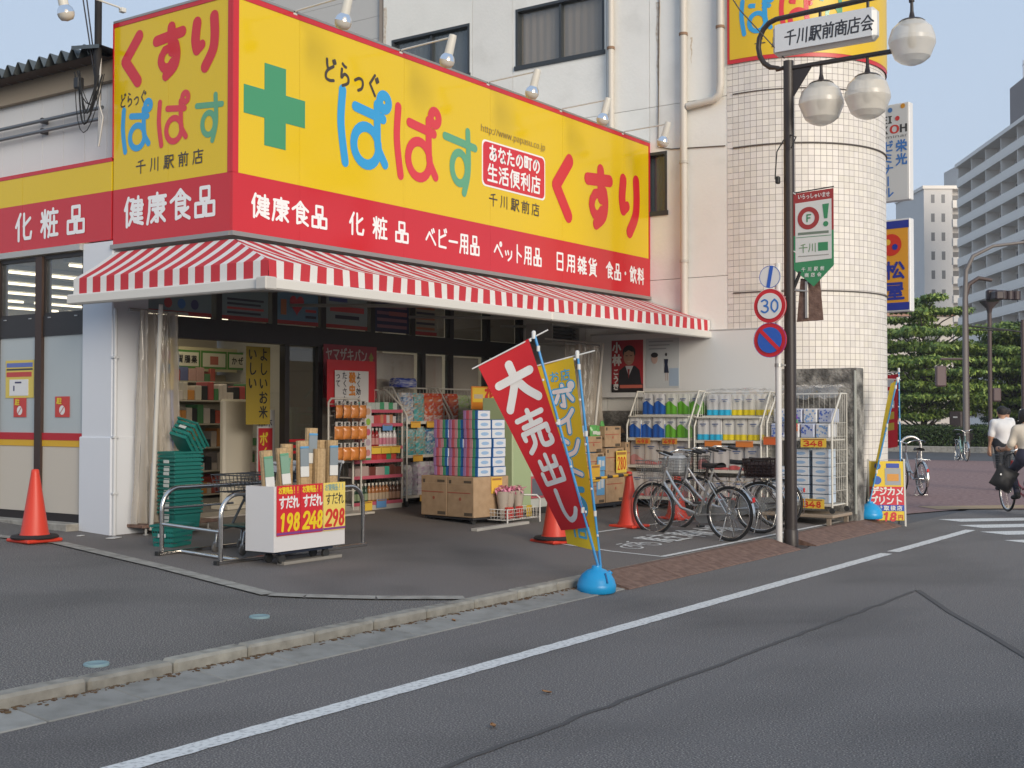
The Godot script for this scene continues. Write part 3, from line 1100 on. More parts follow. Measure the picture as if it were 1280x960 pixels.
	part(t, "floor", m, mat(.38, .35, .31, .35))
	# shop front: beam, mullions, transom lights, panes
	m = MB.new()
	m.span(V(8.96, 2.49, -11.74), V(16.95, 2.74, -11.62))
	part(t, "front_beam", m, dark)
	m = MB.new()
	m.span(V(8.96, 3.35, -11.74), V(16.95, 3.42, -11.62))
	part(t, "front_head", m, dark)
	for x in [8.99, 10.42, 11.35, 12.25, 13.24, 14.13, 15.05, 16.0, 16.92]:
		m = MB.new()
		m.span(V(x - .045, 2.74, -11.73), V(x + .045, 3.35, -11.625))
		part(t, "transom_post", m, dark)
	for x in [9.05, 11.58, 12.19, 13.26, 14.38, 15.05, 15.98, 16.92]:
		m = MB.new()
		m.span(V(x - .04, .33, -11.73), V(x + .04, 2.49, -11.63))
		part(t, "front_post", m, dark)
	var xs := [8.99, 10.42, 11.35, 12.25, 13.24, 14.13, 15.05, 16.0, 16.92]
	for j in xs.size() - 1:
		m = MB.new()
		m.span(V(xs[j] + .045, 2.74, -11.69), V(xs[j + 1] - .045, 3.35, -11.682))
		part(t, "transom_pane", m, mats.glass)
	var ps := [11.58, 12.19, 13.26, 14.38, 15.05, 15.98, 16.92]
	for j in ps.size() - 1:
		m = MB.new()
		m.span(V(ps[j] + .04, .4, -11.69), V(ps[j + 1] - .04, 2.49, -11.682))
		part(t, "front_pane", m, mats.dark_glass if j == 0 else mats.glass)
		if j > 0:
			m = MB.new()
			m.span(V(ps[j] + .05, .4, -11.8), V(ps[j + 1] - .05, 2.47, -11.78))
			part(t, "blind", m, mat(.5, .43, .36, .85))
	for j in 3:
		m = MB.new()
		m.span(V(11.63, 1.08 + j * .075, -11.68), V(12.14, 1.115 + j * .075, -11.676))
		part(t, "red_door_stripe", m, redp)
	m = MB.new()
	m.span(V(11.44, .3, -11.72), V(16.95, .4, -11.6))
	part(t, "front_sill", m, dark)
	# transom panes east of the notices have paper blinds
	for j in [5, 6, 7]:
		m = MB.new()
		m.span(V(xs[j] + .06, 2.76, -11.74), V(xs[j + 1] - .06, 3.34, -11.735))
		part(t, "transom_blind", m, mat(.36, .31, .22, .85))
	# pipes on the siding
	var pt := thing("conduit_pair", "two grey pipes clipped along the white siding above the yellow band", "pipe", V(8.62, 4.9, -11.5))
	for y in [.06, -.06]:
		m = MB.new()
		m.bar(V(0, y, 0), V(0, y, -7.3), .021, 10)
		part(pt, "pipe", m, mat(.2, .215, .23, .35, .5))
		for zz in [-1.1, -2.4, -4.0, -5.6]:
			m = MB.new()
			m.rbox(V(.03, y, zz), V(.09, .065, .04), .006)
			part(pt, "clip", m, mat(.05, .05, .055, .5, .4))
	# black service pole and loops of cable beside the sign
	var sp := thing("service_pole", "black service pole with hanging loops of cable at the back edge of the side sign", "pole", V(8.36, 4.45, -11.24))
	m = MB.new()
	m.bar(V(0, .5, 0), V(0, 5.0, 0), .038, 12)
	part(sp, "pole", m, mat(.01, .009, .01, .8))
	m = MB.new()
	for j in 7:
		var pts := []
		var ph := j * 1.3
		for q in 11:
			var u := q / 10.0
			pts.append(V(-.03 - .05 * sin(u * PI) * (1.0 if j % 2 else .4), .85 - sin(u * PI) * (.35 + .1 * (j % 4)) - .1 * u, -.32 + .42 * u + .05 * sin(ph + u * 4)))
		m.tube(pts, .005 + .002 * (j % 3), 6)
	part(sp, "cable_loop", m, mat(.012, .012, .013, .8))
	m = MB.new()
	for j in 3:
		m.tube([V(.02, .95, .02), V(-.02, .6, .06 - .04 * j), V(.0, .3, .03 + .03 * j), V(.0, .0, .02)], .012, 6)
	part(sp, "white_cable", m, mat(.4, .39, .38, .5))
	m = MB.new()
	m.rbox(V(-.02, .72, -.3), V(.08, .12, .09), .01)
	part(sp, "junction_box", m, mat(.015, .015, .017, .5))
	m = MB.new()
	m.tube([V(0, .75, -.05), V(.0, 2.4, -.45), V(.2, 6.0, -1.35)], .008, 5)
	m.tube([V(0, .75, -.02), V(.0, 2.4, -.36), V(.2, 6.0, -1.05)], .008, 5)
	part(sp, "overhead_cable", m, mat(.02, .018, .022, .5))
	# ventilator box high in the inner corner
	var vb := thing("ventilator_box", "grey ventilator box with dark grille under the awning in the inner corner", "ventilator", V(16.4, 2.68, -10.66))
	m = MB.new()
	m.span(V(-.42, 0, -.24), V(.56, .03, .24))
	m.span(V(-.42, .27, -.24), V(.56, .3, .24))
	m.span(V(-.42, .03, -.24), V(-.39, .27, .24))
	m.span(V(.37, .03, -.24), V(.56, .27, .24))
	part(vb, "casing", m, mat(.3, .29, .275, .5))
	m = MB.new()
	m.span(V(-.39, .03, -.22), V(.37, .27, .1))
	part(vb, "recess", m, mat(.1, .1, .1, .8))
	for j in 4:
		m = MB.new()
		m.xf = Transform3D(Basis(Vector3.RIGHT, .6), V(-.01, .06 + j * .058, .17))
		m.box(Vector3.ZERO, V(.75, .006, .05))
		part(vb, "slat", m, mat(.1, .1, .1, .5))
	# notices behind the transom lights
	var notices := [
		[9.05, 10.33, "pale blue transom notice with red, blue and dark round emblems", Color(.16, .21, .23), 0], [10.5, 11.27, "pale transom notice with red lines of print above the entrance", Color(.17, .22, .23), 1],
		[11.42, 12.18, "blue transom notice with a red heart shape and small cup", Color(.1, .19, .27), 2], [12.33, 13.16, "white transom notice with large red line and black line of print", Color(.22, .26, .26), 3],
		[13.32, 14.07, "navy transom notice banded with pink lines of print", Color(.02, .022, .07), 4], [14.19, 14.72, "narrow cream transom notice printed in orange beside the paper blinds", Color(.25, .22, .17), 5]]
	for q in notices:
		var w: float = q[1] - q[0]
		var nt := thing("transom_notice", q[2], "notice", V(q[0], 3.33, -11.665), 0, "notices in the transom windows")
		var X := Vector3.RIGHT
		var Y := Vector3.DOWN
		plate(nt, "sheet", Vector3.ZERO, X, Y, 0, 0, w, .57, .0, mat(q[3].r, q[3].g, q[3].b, .5), .004)
		if q[4] != 4:
			plate(nt, "red_border", Vector3.ZERO, X, Y, 0, .52, w, .05, .003, mat(.33, .03, .03, .5))
		var ink := mat(.03, .03, .05, .6)
		var redk := mat(.42, .05, .05, .6)
		match int(q[4]):
			0:
				var cc := [Color(.35, .05, .05), Color(.05, .14, .35), Color(.05, .05, .14)]
				for j in 3:
					var mm := MB.new()
					mm.disc(V(.62 + j * .2, -.43, .004), Vector3.BACK, .06, 16)
					part(nt, "emblem", mm, mat(cc[j].r, cc[j].g, cc[j].b, .5))
			1:
				for j in 4:
					plate(nt, "print_line", Vector3.ZERO, X, Y, .08, .3 + j * .055, w - .16 - .05 * (j % 2), .028, .004, redk if j == 2 else ink)
			2:
				var mm := MB.new()
				var hp := []
				for j in 24:
					var a := TAU * j / 24.0
					hp.append(Vector2(pow(sin(a), 3.0) * .13, (13 * cos(a) - 5 * cos(2 * a) - 2 * cos(3 * a) - cos(4 * a)) * .009))
				mm.xf = Transform3D(Basis.IDENTITY, V(.36, -.3, .003))
				mm.prism(hp, 0, .003)
				part(nt, "heart", mm, mat(.42, .04, .05, .5))
				mm = MB.new()
				mm.rbox(V(.12, -.35, .004), V(.1, .2, .004), .001)
				part(nt, "cup", mm, mat(.33, .12, .05, .5))
				for j in 3:
					plate(nt, "print_line", Vector3.ZERO, X, Y, .52, .28 + j * .08, .2, .035, .004, ink if j != 1 else redk)
			3:
				plate(nt, "print_line", Vector3.ZERO, X, Y, .08, .27, .68, .075, .004, redk)
				plate(nt, "print_line", Vector3.ZERO, X, Y, .18, .39, .48, .05, .004, ink)
				plate(nt, "print_box", Vector3.ZERO, X, Y, .06, .05, .36, .16, .004, mat(.06, .08, .22, .5))
			4:
				for j in 4:
					plate(nt, "print_line", Vector3.ZERO, X, Y, .05, .18 + j * .095, w - .1, .045, .004, mat(.22, .1, .13, .6))
				plate(nt, "print_box", Vector3.ZERO, X, Y, .3, .27, .4, .06, .008, mat(.3, .1, .1, .6))
			5:
				for j in 6:
					plate(nt, "print_line", Vector3.ZERO, X, Y, .05, .08 + j * .075, w - .1, .035, .004, mat(.34, .1, .04, .6) if j % 2 else ink)
	# stickers on the side wall
	side_sticker("yellow notice sheet with a white paper taped on the grey side pane", -13.08, 2.21, .54, .43, true)
	side_sticker("red and yellow no parking sticker under the yellow notice sheet", -12.92, 1.78, .24, .22, false)
	side_sticker("red and yellow no parking sticker alone on the pane beside the white pillar", -12.14, 1.79, .26, .23, false)
	build_curtains()


func side_sticker(label: String, z: float, y: float, w: float, h: float, notice: bool) -> void:
	var X := Vector3.BACK
	var Y := Vector3.DOWN
	var t := thing("wall_sticker", label, "sticker", V(8.505, y, z), 0, "stickers on the side panes")
	if notice:
		plate(t, "sheet", Vector3.ZERO, X, Y, 0, 0, w, h, .004, mat(.62, .48, .1, .5))
		plate(t, "print_line", Vector3.ZERO, X, Y, .02, .03, w - .04, .05, .006, mat(.12, .16, .42, .5))
		plate(t, "print_line", Vector3.ZERO, X, Y, .02, .095, w - .04, .02, .006, mat(.05, .05, .05, .5))
		plate(t, "print_line", Vector3.ZERO, X, Y, .02, .135, w - .06, .055, .006, mat(.48, .06, .05, .5))
		plate(t, "taped_paper", Vector3.ZERO, X, Y, .08, .22, .36, .185, .007, mat(.66, .66, .66, .7))
		plate(t, "print_line", Vector3.ZERO, X, Y, .19, .245, .12, .018, .01, mat(.05, .05, .12, .6))
		plate(t, "print_line", Vector3.ZERO, X, Y, .16, .29, .02, .06, .01, mat(.05, .05, .12, .6))
	else:
		plate(t, "sheet", Vector3.ZERO, X, Y, 0, 0, w, h, .004, mat(.5, .05, .04, .5))
		letters(t, "lettering", "駐止", V(-.006, -.015, .03), X, Y, w * .36, .07, w * .42, .16, mat(.66, .5, .03, .5))
		var mm := MB.new()
		mm.disc(V(-.006, -h * .66, w / 2), Vector3.LEFT, .052, 18)
		part(t, "white_disc", mm, mat(.68, .66, .64, .5))
		mm = MB.new()
		mm.xf = Transform3D(Basis(Vector3.RIGHT, -.8), V(-.008, -h * .66, w / 2))
		mm.box(Vector3.ZERO, V(.002, .012, .1))
		part(t, "slash", mm, mat(.45, .2, .2, .5))


func folded(w: float, h: float, folds: int, depth: float, seed_: float) -> MB:
	var g := []
	for r in 15:
		var row := []
		var v := r / 14.0
		for k in folds * 6 + 1:
			var u := float(k) / (folds * 6)
			var a := u * folds * TAU
			var am := depth * (.6 + .4 * sin(seed_ + u * 7.0)) * (.75 + .35 * v)
			row.append(V((u - .5) * w * (.86 + .2 * v) + .02 * sin(a * .5 + v * 3.0 + seed_), h * (1.0 - v), am * sin(a + .5 * sin(v * 4.0 + seed_ + u * 9.0)) + .01 * sin(v * 25.0 + k * 1.7)))
		g.append(row)
	var m := MB.new()
	m.sheet(g)
	return m


func build_curtains() -> void:
	var t := thing("vinyl_curtain", "clear vinyl weather curtain drawn together beside the white corner pillar", "curtain", V(8.98, .42, -10.98))
	part(t, "sheet", folded(.62, 2.3, 7, .075, .4), mats.vinyl)
	var b := folded(.5, 2.3, 5, .06, 2.1)
	var o := part(t, "sheet", b, mats.vinyl)
	o.position = V(.06, 0, -.16)
	b = folded(.44, 2.28, 5, .05, 4.4)
	o = part(t, "sheet", b, mats.vinyl)
	o.position = V(.02, 0, -.28)
	var m := MB.new()
	m.bar(V(-.35, 2.3, -.06), V(.45, 2.3, -.06), .016, 8)
	part(t, "rail", m, mat(.4, .4, .4, .4, .6))
	m = MB.new()
	m.bar(V(8.8, .36, -10.86), V(8.45, 2.72, -10.3), .022, 10)
	var pole := thing("curtain_pole", "white pole leaning against the drawn vinyl curtain by the corner pillar", "pole")
	part(pole, "upper_tube", m, mat(.62, .6, .55, .4))
	m = MB.new()
	m.bar(V(8.827, .35, -10.903), V(8.72, 1.07, -10.732), .027, 10)
	part(pole, "lower_sleeve", m, mat(.5, .47, .42, .4))
	t = thing("curtain_weight", "rusty steel plate on little feet under the vinyl curtain", "plate", V(9.2, .3, -11.1))
	m = MB.new()
	m.rbox(V(0, .095, 0), V(1.05, .035, .5), .006)
	part(t, "plate", m, mats.rust)
	for q in [V(-.44, 0, .2), V(.42, 0, .2), V(-.44, 0, -.2), V(.42, 0, -.2)]:
		m = MB.new()
		m.lathe(q, [Vector2(.03, .0), Vector2(.03, .01), Vector2(.014, .015), Vector2(.014, .08)], 10)
		part(t, "foot", m, mat(.5, .49, .46, .4, .5))
	m = MB.new()
	m.tube([V(-.3, .06, .25), V(-.27, .0, .3), V(-.3, -.025, .33), V(-.2, -.02, .34), V(-.28, .03, .28)], .006, 5)
	part(t, "string", m, mat(.6, .58, .54, .8))
	t = thing("vinyl_curtain", "clear vinyl curtain hanging dim in the far inner corner below the ventilator", "curtain", V(16.35, .6, -10.0))
	part(t, "sheet", folded(.8, 2.05, 8, .07, 1.0), mats.vinyl)
	o = part(t, "sheet", folded(.6, 2.05, 6, .06, 3.0), mats.vinyl)
	o.position = V(-.1, 0, -.2)
	m = MB.new()
	m.bar(V(-.5, 2.06, -.1), V(.5, 2.06, -.1), .016, 8)
	part(t, "rail", m, mat(.4, .4, .4, .4, .6))
	m = MB.new()
	m.bar(V(16.35, 2.66, -9.74), V(15.75, .5, -9.62), .022, 10)
	m.bar(V(16.35, 2.66, -9.74), V(15.9, 2.74, -10.5), .014, 8)
	solo("curtain_pole", "pale slanting pole in front of the curtain in the inner corner", "pole", m.mesh(), mat(.5, .48, .44, .4))


# ---------------------------------------------------------------- inside the shop
func cube_mesh() -> ArrayMesh:
	if not mats.has("cube_mesh"):
		var m := MB.new()
		m.rbox(V(0, .5, 0), Vector3.ONE, .04)
		mats["cube_mesh"] = m.mesh()
	return mats["cube_mesh"]


func goods(called: String, label: String, group: String, x0: float, x1: float, y: float, z: float, hmin: float, hmax: float, wmin: float, wmax: float, depth: float, cols: Array, along_z := false) -> void:
	var x := x0
	while x < x1 - wmin:
		var w := rng.randf_range(wmin, wmax)
		var h := rng.randf_range(hmin, hmax)
		var c: Color = cols[rng.randi() % cols.size()]
		var at := V(z, y, x + w / 2) if along_z else V(x + w / 2, y, z)
		var o := solo(called, label.replace("%s", colour_word(c)), "package", cube_mesh(), mat(c.r, c.g, c.b, .45), at, 0, group)
		o.scale = V(depth, h, w * .94) if along_z else V(w * .94, h, depth)
		x += w


func build_interior() -> void:
	var tubes := [-12.6, -13.8, -15.0, -16.2, -17.4, -18.5]
	for iz in 6:
		for ix in 5:
			var z: float = tubes[iz]
			var x := 9.6 + 1.4 * ix
			var t := thing("ceiling_lamp", "lit ceiling tube, %s row from the shop front, %s from the side windows" % [ORD[iz], ORD[ix]], "ceiling lamp", V(x, 3.42, z), 0, "fluorescent lamps inside the shop")
			var m := MB.new()
			m.rbox(V(0, -.03, 0), V(1.28, .055, .14), .01)
			part(t, "housing", m, mat(.6, .6, .58, .5))
			m = MB.new()
			m.tube([V(-.6, -.085, 0), V(.6, -.085, 0)], .017, 8)
			part(t, "tube", m, lamp_mat())
	for z in [-13.2, -15.6, -17.8]:
		var a := AreaLight3D.new()
		a.name = numbered("tube_light")
		a.area_size = Vector2(6.8, .3)
		a.light_energy = 2.2
		a.light_color = Color(1.0, .94, .8)
		a.area_range = 14.0
		a.shadow_enabled = true
		add_child(a)
		a.position = V(12.4, 3.3, z)
		a.rotation.x = -PI / 2
	# wall shelves along the back with lit header boards
	var m := MB.new()
	var t := thing("wall_shelf", "long cream wall shelf with green edged header boards at the back of the shop", "shelf", V(12.0, .35, -18.2))
	m.span(V(-2.6, 0, -.5), V(4.9, 2.0, -.46))
	part(t, "back_panel", m, mat(.42, .38, .3, .7))
	for k in 5:
		m = MB.new()
		m.span(V(-2.6, .15 + k * .42, -.46), V(4.9, .18 + k * .42, 0))
		part(t, "shelf_board", m, mat(.48, .45, .38, .6))
	m = MB.new()
	m.span(V(-2.6, 2.05, -.2), V(4.9, 2.5, -.14))
	part(t, "header", m, mat(.5, .45, .3, .6))
	for k in 3:
		var o := V(3.33 + k * .66, 2.44, -.135)
		plate(t, "sign_border", o, Vector3.RIGHT, Vector3.DOWN, 0, 0, .64, .34, .003, mat(.08, .24, .05, .5))
		plate(t, "sign_board", o, Vector3.RIGHT, Vector3.DOWN, .04, .04, .56, .26, .007, mat(.62, .6, .5, .5))
		if k == 1:
			plate(t, "print_line", o, Vector3.RIGHT, Vector3.DOWN, .22, .1, .2, .16, .01, mat(.4, .12, .08, .6))
			continue
		letters(t, "lettering", "胃腸薬" if k == 0 else "かぜ薬", o + V(.1, -.1, .01), Vector3.RIGHT, Vector3.DOWN, .13, .14, .16, .14, mat(.02, .02, .02, .6))
	var med := [Color(.55, .52, .46), Color(.42, .1, .08), Color(.1, .22, .1), Color(.5, .36, .18), Color(.12, .14, .3), Color(.5, .3, .28)]
	for k in 5:
		goods("medicine_box", "small %s medicine box on the " + ORD[k] + " shelf from the floor at the shop's back wall", "medicine on the back wall shelf", 9.6, 16.4, .53 + k * .42, -18.38, .12, .3, .1, .22, .2, med)
	# gondola near the entrance
	t = thing("gondola", "cream gondola of hanging packages just inside the entrance", "shelf", V(11.5, .35, -14.0))
	m = MB.new()
	m.span(V(-1.4, 0, -.05), V(1.6, 1.55, .0))
	part(t, "back_panel", m, mat(.4, .36, .28, .7))
	for k in 5:
		m = MB.new()
		m.span(V(-1.4, .1 + k * .33, 0), V(1.6, .12 + k * .33, .38))
		part(t, "shelf_board", m, mat(.45, .42, .36, .6))
	var mix := [Color(.5, .46, .4), Color(.45, .08, .05), Color(.5, .22, .05), Color(.02, .02, .025), Color(.06, .2, .08), Color(.55, .5, .48), Color(.35, .06, .06)]
	for k in 5:
		goods("shop_package", "small %s package on the " + ORD[k] + " shelf from the floor of the entrance gondola", "packages on the entrance gondola", 10.12, 13.08, .47 + k * .33, -13.82, .1, .27, .075, .13, .26, mix)
	# white board beside the door, stacked boxes, standing banner
	m = MB.new()
	m.rbox(V(0, .72, 0), V(.58, 1.44, .1), .03)
	m.rbox(V(0, .03, 0), V(.64, .06, .3), .01)
	solo("display_panel", "blank cream display panel standing inside the entrance", "panel", m.mesh(), mat(.52, .48, .4, .6), V(11.47, .35, -12.45), .1)
	for k in 5:
		var o := solo("shop_box", "small grey and pink box stacked beside the display panel", "box", cube_mesh(), mat(.4, .34, .33, .6), V(11.78 + .03 * (k % 2), .35 + k * .12, -12.35), .1, "boxes stacked by the display panel")
		o.scale = V(.26 - .02 * k, .118, .24)
	t = thing("standing_banner", "narrow red point card banner standing inside the shop door", "banner", V(11.42, .35, -12.0))
	plate(t, "board", V(0, 1.3, 0), Vector3.RIGHT, Vector3.DOWN, 0, 0, .3, 1.3, .0, mat(.5, .5, .5, .5), .02)
	plate(t, "red_field", V(0, 1.3, 0), Vector3.RIGHT, Vector3.DOWN, .01, .24, .25, 1.05, .003, mat(.42, .02, .03, .5))
	letters(t, "lettering", "木木", V(.02, 1.2, .004), Vector3.RIGHT, Vector3.DOWN, .1, .12, .13, .14, mat(.03, .04, .1, .6))
	letters(t, "lettering", "ポイント", V(.03, 1.0, .006), Vector3.RIGHT, Vector3.DOWN, .14, .17, .19, .17, mat(.6, .45, .03, .6), true)
	t = thing("hanging_banner", "dark yellow rice banner with black writing hanging behind the door glass", "banner", V(11.12, 2.46, -11.9))
	plate(t, "cloth", Vector3.ZERO, Vector3.RIGHT, Vector3.DOWN, 0, 0, .42, 1.0, .0, mat(.36, .26, .03, .7))
	letters(t, "lettering", "よしいお米", V(.22, -.02, .004), Vector3.RIGHT, Vector3.DOWN, .15, .16, .185, .13, mat(.02, .02, .02, .6), true)
	letters(t, "lettering", "いしい", V(.03, -.02, .004), Vector3.RIGHT, Vector3.DOWN, .15, .16, .185, .13, mat(.02, .02, .02, .6), true)
	t = thing("entrance_sign", "tall yellow and blue sign strip at the left jamb of the entrance", "sign", V(9.3, 1.3, -11.58))
	plate(t, "yellow_board", V(0, 1.18, 0), Vector3.RIGHT, Vector3.DOWN, 0, 0, .4, .6, .0, mat(.58, .4, .03, .5), .02)
	plate(t, "red_field", V(0, 1.18, 0), Vector3.RIGHT, Vector3.DOWN, .14, .15, .2, .1, .003, mat(.48, .04, .04, .5))
	plate(t, "blue_field", V(0, 1.18, 0), Vector3.RIGHT, Vector3.DOWN, .14, .3, .2, .11, .003, mat(.05, .25, .42, .5))
	plate(t, "blue_board", V(0, .57, 0), Vector3.RIGHT, Vector3.DOWN, 0, 0, .4, .9, .0, mat(.03, .1, .36, .5), .02)
	plate(t, "white_field", V(0, .57, 0), Vector3.RIGHT, Vector3.DOWN, .02, .04, .32, .8, .003, mat(.55, .56, .58, .5))


func lamp_mat() -> StandardMaterial3D:
	if not mats.has("lamp"):
		var m := StandardMaterial3D.new()
		m.albedo_color = Color(.95, .93, .86)
		m.emission_enabled = true
		m.emission = Color(1.0, .95, .82)
		m.emission_energy_multiplier = 2.2
		mats["lamp"] = m
	return mats["lamp"]


# ---------------------------------------------------------------- the big sign
func build_sign() -> void:
	var t := thing("shop_sign", "large yellow and red drugstore fascia sign wrapping the corner", "sign")
	var yel := mat(.69, .475, .006, .13)
	var red := mat(.52, .018, .026, .13)
	var trim := mat(.36, .34, .32, .4, .6)
	var m := MB.new()
	m.span(V(8.49, 3.4, -11.12), V(16.99, 5.79, -9.3))
	part(t, "sign_box", m, mat(.4, .4, .4, .7))
	# yellow panels, front
	var xs := [8.55, 9.4, 11.1, 12.8, 14.5, 16.2, 16.955]
	for k in xs.size() - 1:
		m = MB.new()
		m.span(V(xs[k] + .0015, 3.985, -9.3), V(xs[k + 1] - .0015, 5.72, -9.28))
		part(t, "yellow_panel", m, yel)
		m = MB.new()
		m.span(V(xs[k] + .001 if k else 8.48, 3.4, -9.3), V(xs[k + 1] - .001 if k < 5 else 17.0, 3.984, -9.278))
		part(t, "red_panel", m, red)
	# yellow panels, side
	for q in [[-9.35, -10.24], [-10.24, -11.12]]:
		m = MB.new()
		m.span(V(8.48, 3.985, q[1] + .0015), V(8.495, 5.73, q[0] - .0015))
		part(t, "yellow_panel", m, yel)
	m = MB.new()
	m.span(V(8.478, 3.4, -11.12), V(8.495, 3.984, -9.3))
	part(t, "red_panel", m, red)
	# frame
	for q in [[V(8.478, 5.72, -9.3), V(17.0, 5.775, -9.274)], [V(8.474, 3.984, -9.3), V(8.55, 5.72, -9.274)], [V(16.955, 3.984, -9.3), V(17.0, 5.72, -9.274)], [V(8.474, 3.984, -9.35), V(8.5, 5.73, -9.302)], [V(8.474, 5.73, -11.12), V(8.5, 5.775, -9.302)], [V(8.474, 4.33, -11.14), V(8.5, 5.775, -11.121)]]:
		m = MB.new()
		m.span(q[0], q[1])
		part(t, "red_frame", m, red)
	m = MB.new()
	m.span(V(8.47, 5.776, -11.13), V(17.0, 5.8, -9.27))
	part(t, "top_cap", m, trim)
	m = MB.new()
	m.span(V(8.46, 3.355, -9.3), V(17.0, 3.399, -9.255))
	m.span(V(8.455, 3.355, -11.14), V(8.5, 3.399, -9.301))
	part(t, "bottom_trim", m, trim)
	m = MB.new()
	m.span(V(8.5, 3.36, -11.12), V(16.99, 3.39, -9.301))
	part(t, "underside", m, mat(.4, .4, .4, .7))
	# lower band along the side wall
	var z := -11.15
	while z > -19:
		m = MB.new()
		m.span(V(8.482, 3.985, z - 1.6), V(8.6, 4.3, z - .002))
		part(t, "yellow_band", m, yel)
		m = MB.new()
		m.span(V(8.481, 3.46, z - 1.6), V(8.6, 3.984, z - .002))
		part(t, "red_band", m, red)
		m = MB.new()
		m.span(V(8.478, 4.301, z - 1.6), V(8.6, 4.345, z - .002))
		part(t, "red_edge", m, red)
		z -= 1.602
	# green cross
	var green := mat(.055, .27, .13, .2)
	m = MB.new()
	m.xf = Transform3D(Basis.IDENTITY, V(9.05, 4.738, -9.28))
	m.prism([Vector2(-.15, -.42), Vector2(.15, -.42), Vector2(.15, -.142), Vector2(.43, -.142), Vector2(.43, .145), Vector2(.15, .145), Vector2(.15, .42), Vector2(-.15, .42), Vector2(-.15, .145), Vector2(-.43, .145), Vector2(-.43, -.142), Vector2(-.15, -.142)], .0, .004)
	part(t, "green_cross", m, green)
	var blue := mat(.035, .31, .62, .2)
	var redl := mat(.62, .04, .05, .2)
	var redk := mat(.58, .02, .03, .2)
	var brown := mat(.055, .04, .03, .3)
	var wht := mat(.8, .8, .8, .3)
	var X := Vector3.RIGHT
	var Y := Vector3.DOWN
	var zf := -9.276
	letters(t, "lettering", "どらっぐ", V(9.75, 5.43, zf), X, Y, .2, .27, .235, .17, brown)
	letters(t, "blue_lettering", "ぱ", V(9.97, 5.2, zf), X, Y, .86, .88, 1.0, .135, blue)
	letters(t, "red_lettering", "ぱ", V(10.91, 5.2, zf), X, Y, .84, .88, 1.0, .135, redl)
	letters(t, "green_lettering", "Ｓ", V(11.84, 5.12, zf), X, Y, .66, .82, 1.0, .15, mat(.11, .34, .19, .2))
	latin(t, "web_address", "http://www.papasu.co.jp", V(12.6, 5.24, zf), X, Y, .115, 1.46, mat(.25, .17, .06, .4))
	# red plate with white rim
	for q in [[.0, wht, .003], [.022, redk, .006]]:
		m = MB.new()
		var pl := []
		var r := .07
		var w: float = .72 - q[0]
		var h: float = .295 - q[0]
		for c in [[w - r, h - r, .0], [-w + r, h - r, PI / 2], [-w + r, -h + r, PI], [w - r, -h + r, 1.5 * PI]]:
			for j in 7:
				var a: float = c[2] + PI / 2 * j / 6.0
				pl.append(Vector2(c[0] + cos(a) * r, c[1] + sin(a) * r))
		m.xf = Transform3D(Basis.IDENTITY, V(13.34, 4.765, -9.28))
		m.prism(pl, .0, q[2])
		part(t, "slogan_plate", m, q[1])
	letters(t, "lettering", "あなたの町の", V(12.76, 5.01, -9.271), X, Y, .175, .2, .198, .17, wht)
	letters(t, "lettering", "生活便利店", V(12.73, 4.77, -9.271), X, Y, .215, .235, .248, .135, wht)
	letters(t, "lettering", "千川駅前店", V(12.77, 4.405, zf), X, Y, .185, .17, .242, .1, brown)
	# the three large signs at the end
	heavy(t, V(14.2, 5.19, zf), X, Y, .72, .94, .9, redk)
	var bands := [["健康食品", 8.73, .24, .283], ["化粧品", 10.17, .24, .385], ["ベビー用品", 11.5, .19, .218], ["ペット用品", 12.88, .19, .224], ["日用雑貨", 14.31, .235, .288], ["食品・飲料", 15.67, .19, .232]]
	for b in bands:
		letters(t, "white_lettering", b[0], V(b[1], 3.815, zf), X, Y, b[2], .25, b[3], .125 if b[2] > .2 else .15, wht)
	# side face; the reader's right is +z
	X = Vector3.BACK
	var xf := 8.477
	heavy(t, V(xf, 5.62, -11.02), X, Y, .47, .58, .55, redk)
	letters(t, "lettering", "どらっぐ", V(xf, 5.0, -11.02), X, Y, .1, .155, .11, .16, brown)
	letters(t, "blue_lettering", "ぱ", V(xf, 4.86, -11.0), X, Y, .49, .5, 1.0, .135, blue)
	letters(t, "red_lettering", "ぱ", V(xf, 4.86, -10.42), X, Y, .49, .5, 1.0, .135, redl)
	letters(t, "green_lettering", "Ｓ", V(xf, 4.8, -9.82), X, Y, .4, .48, 1.0, .15, mat(.11, .34, .19, .2))
	letters(t, "lettering", "千川駅前店", V(xf, 4.265, -10.75), X, Y, .16, .15, .222, .1, brown)
	letters(t, "white_lettering", "健康食品", V(xf - .002, 3.885, -10.93), X, Y, .31, .32, .367, .125, wht)
	letters(t, "white_lettering", "化粧品", V(xf, 3.89, -12.88), X, Y, .32, .32, .48, .125, wht)
	# lamps on arms
	for k in 5:
		sign_lamp(V(9.33 + 1.7075 * k, 5.8, -9.3), .0, ORD[k] + " reflector lamp from the corner along the long face of the yellow sign")
	sign_lamp(V(8.48, 5.92, -10.99), -PI / 2, "reflector lamp on an arm above the side face of the yellow sign")


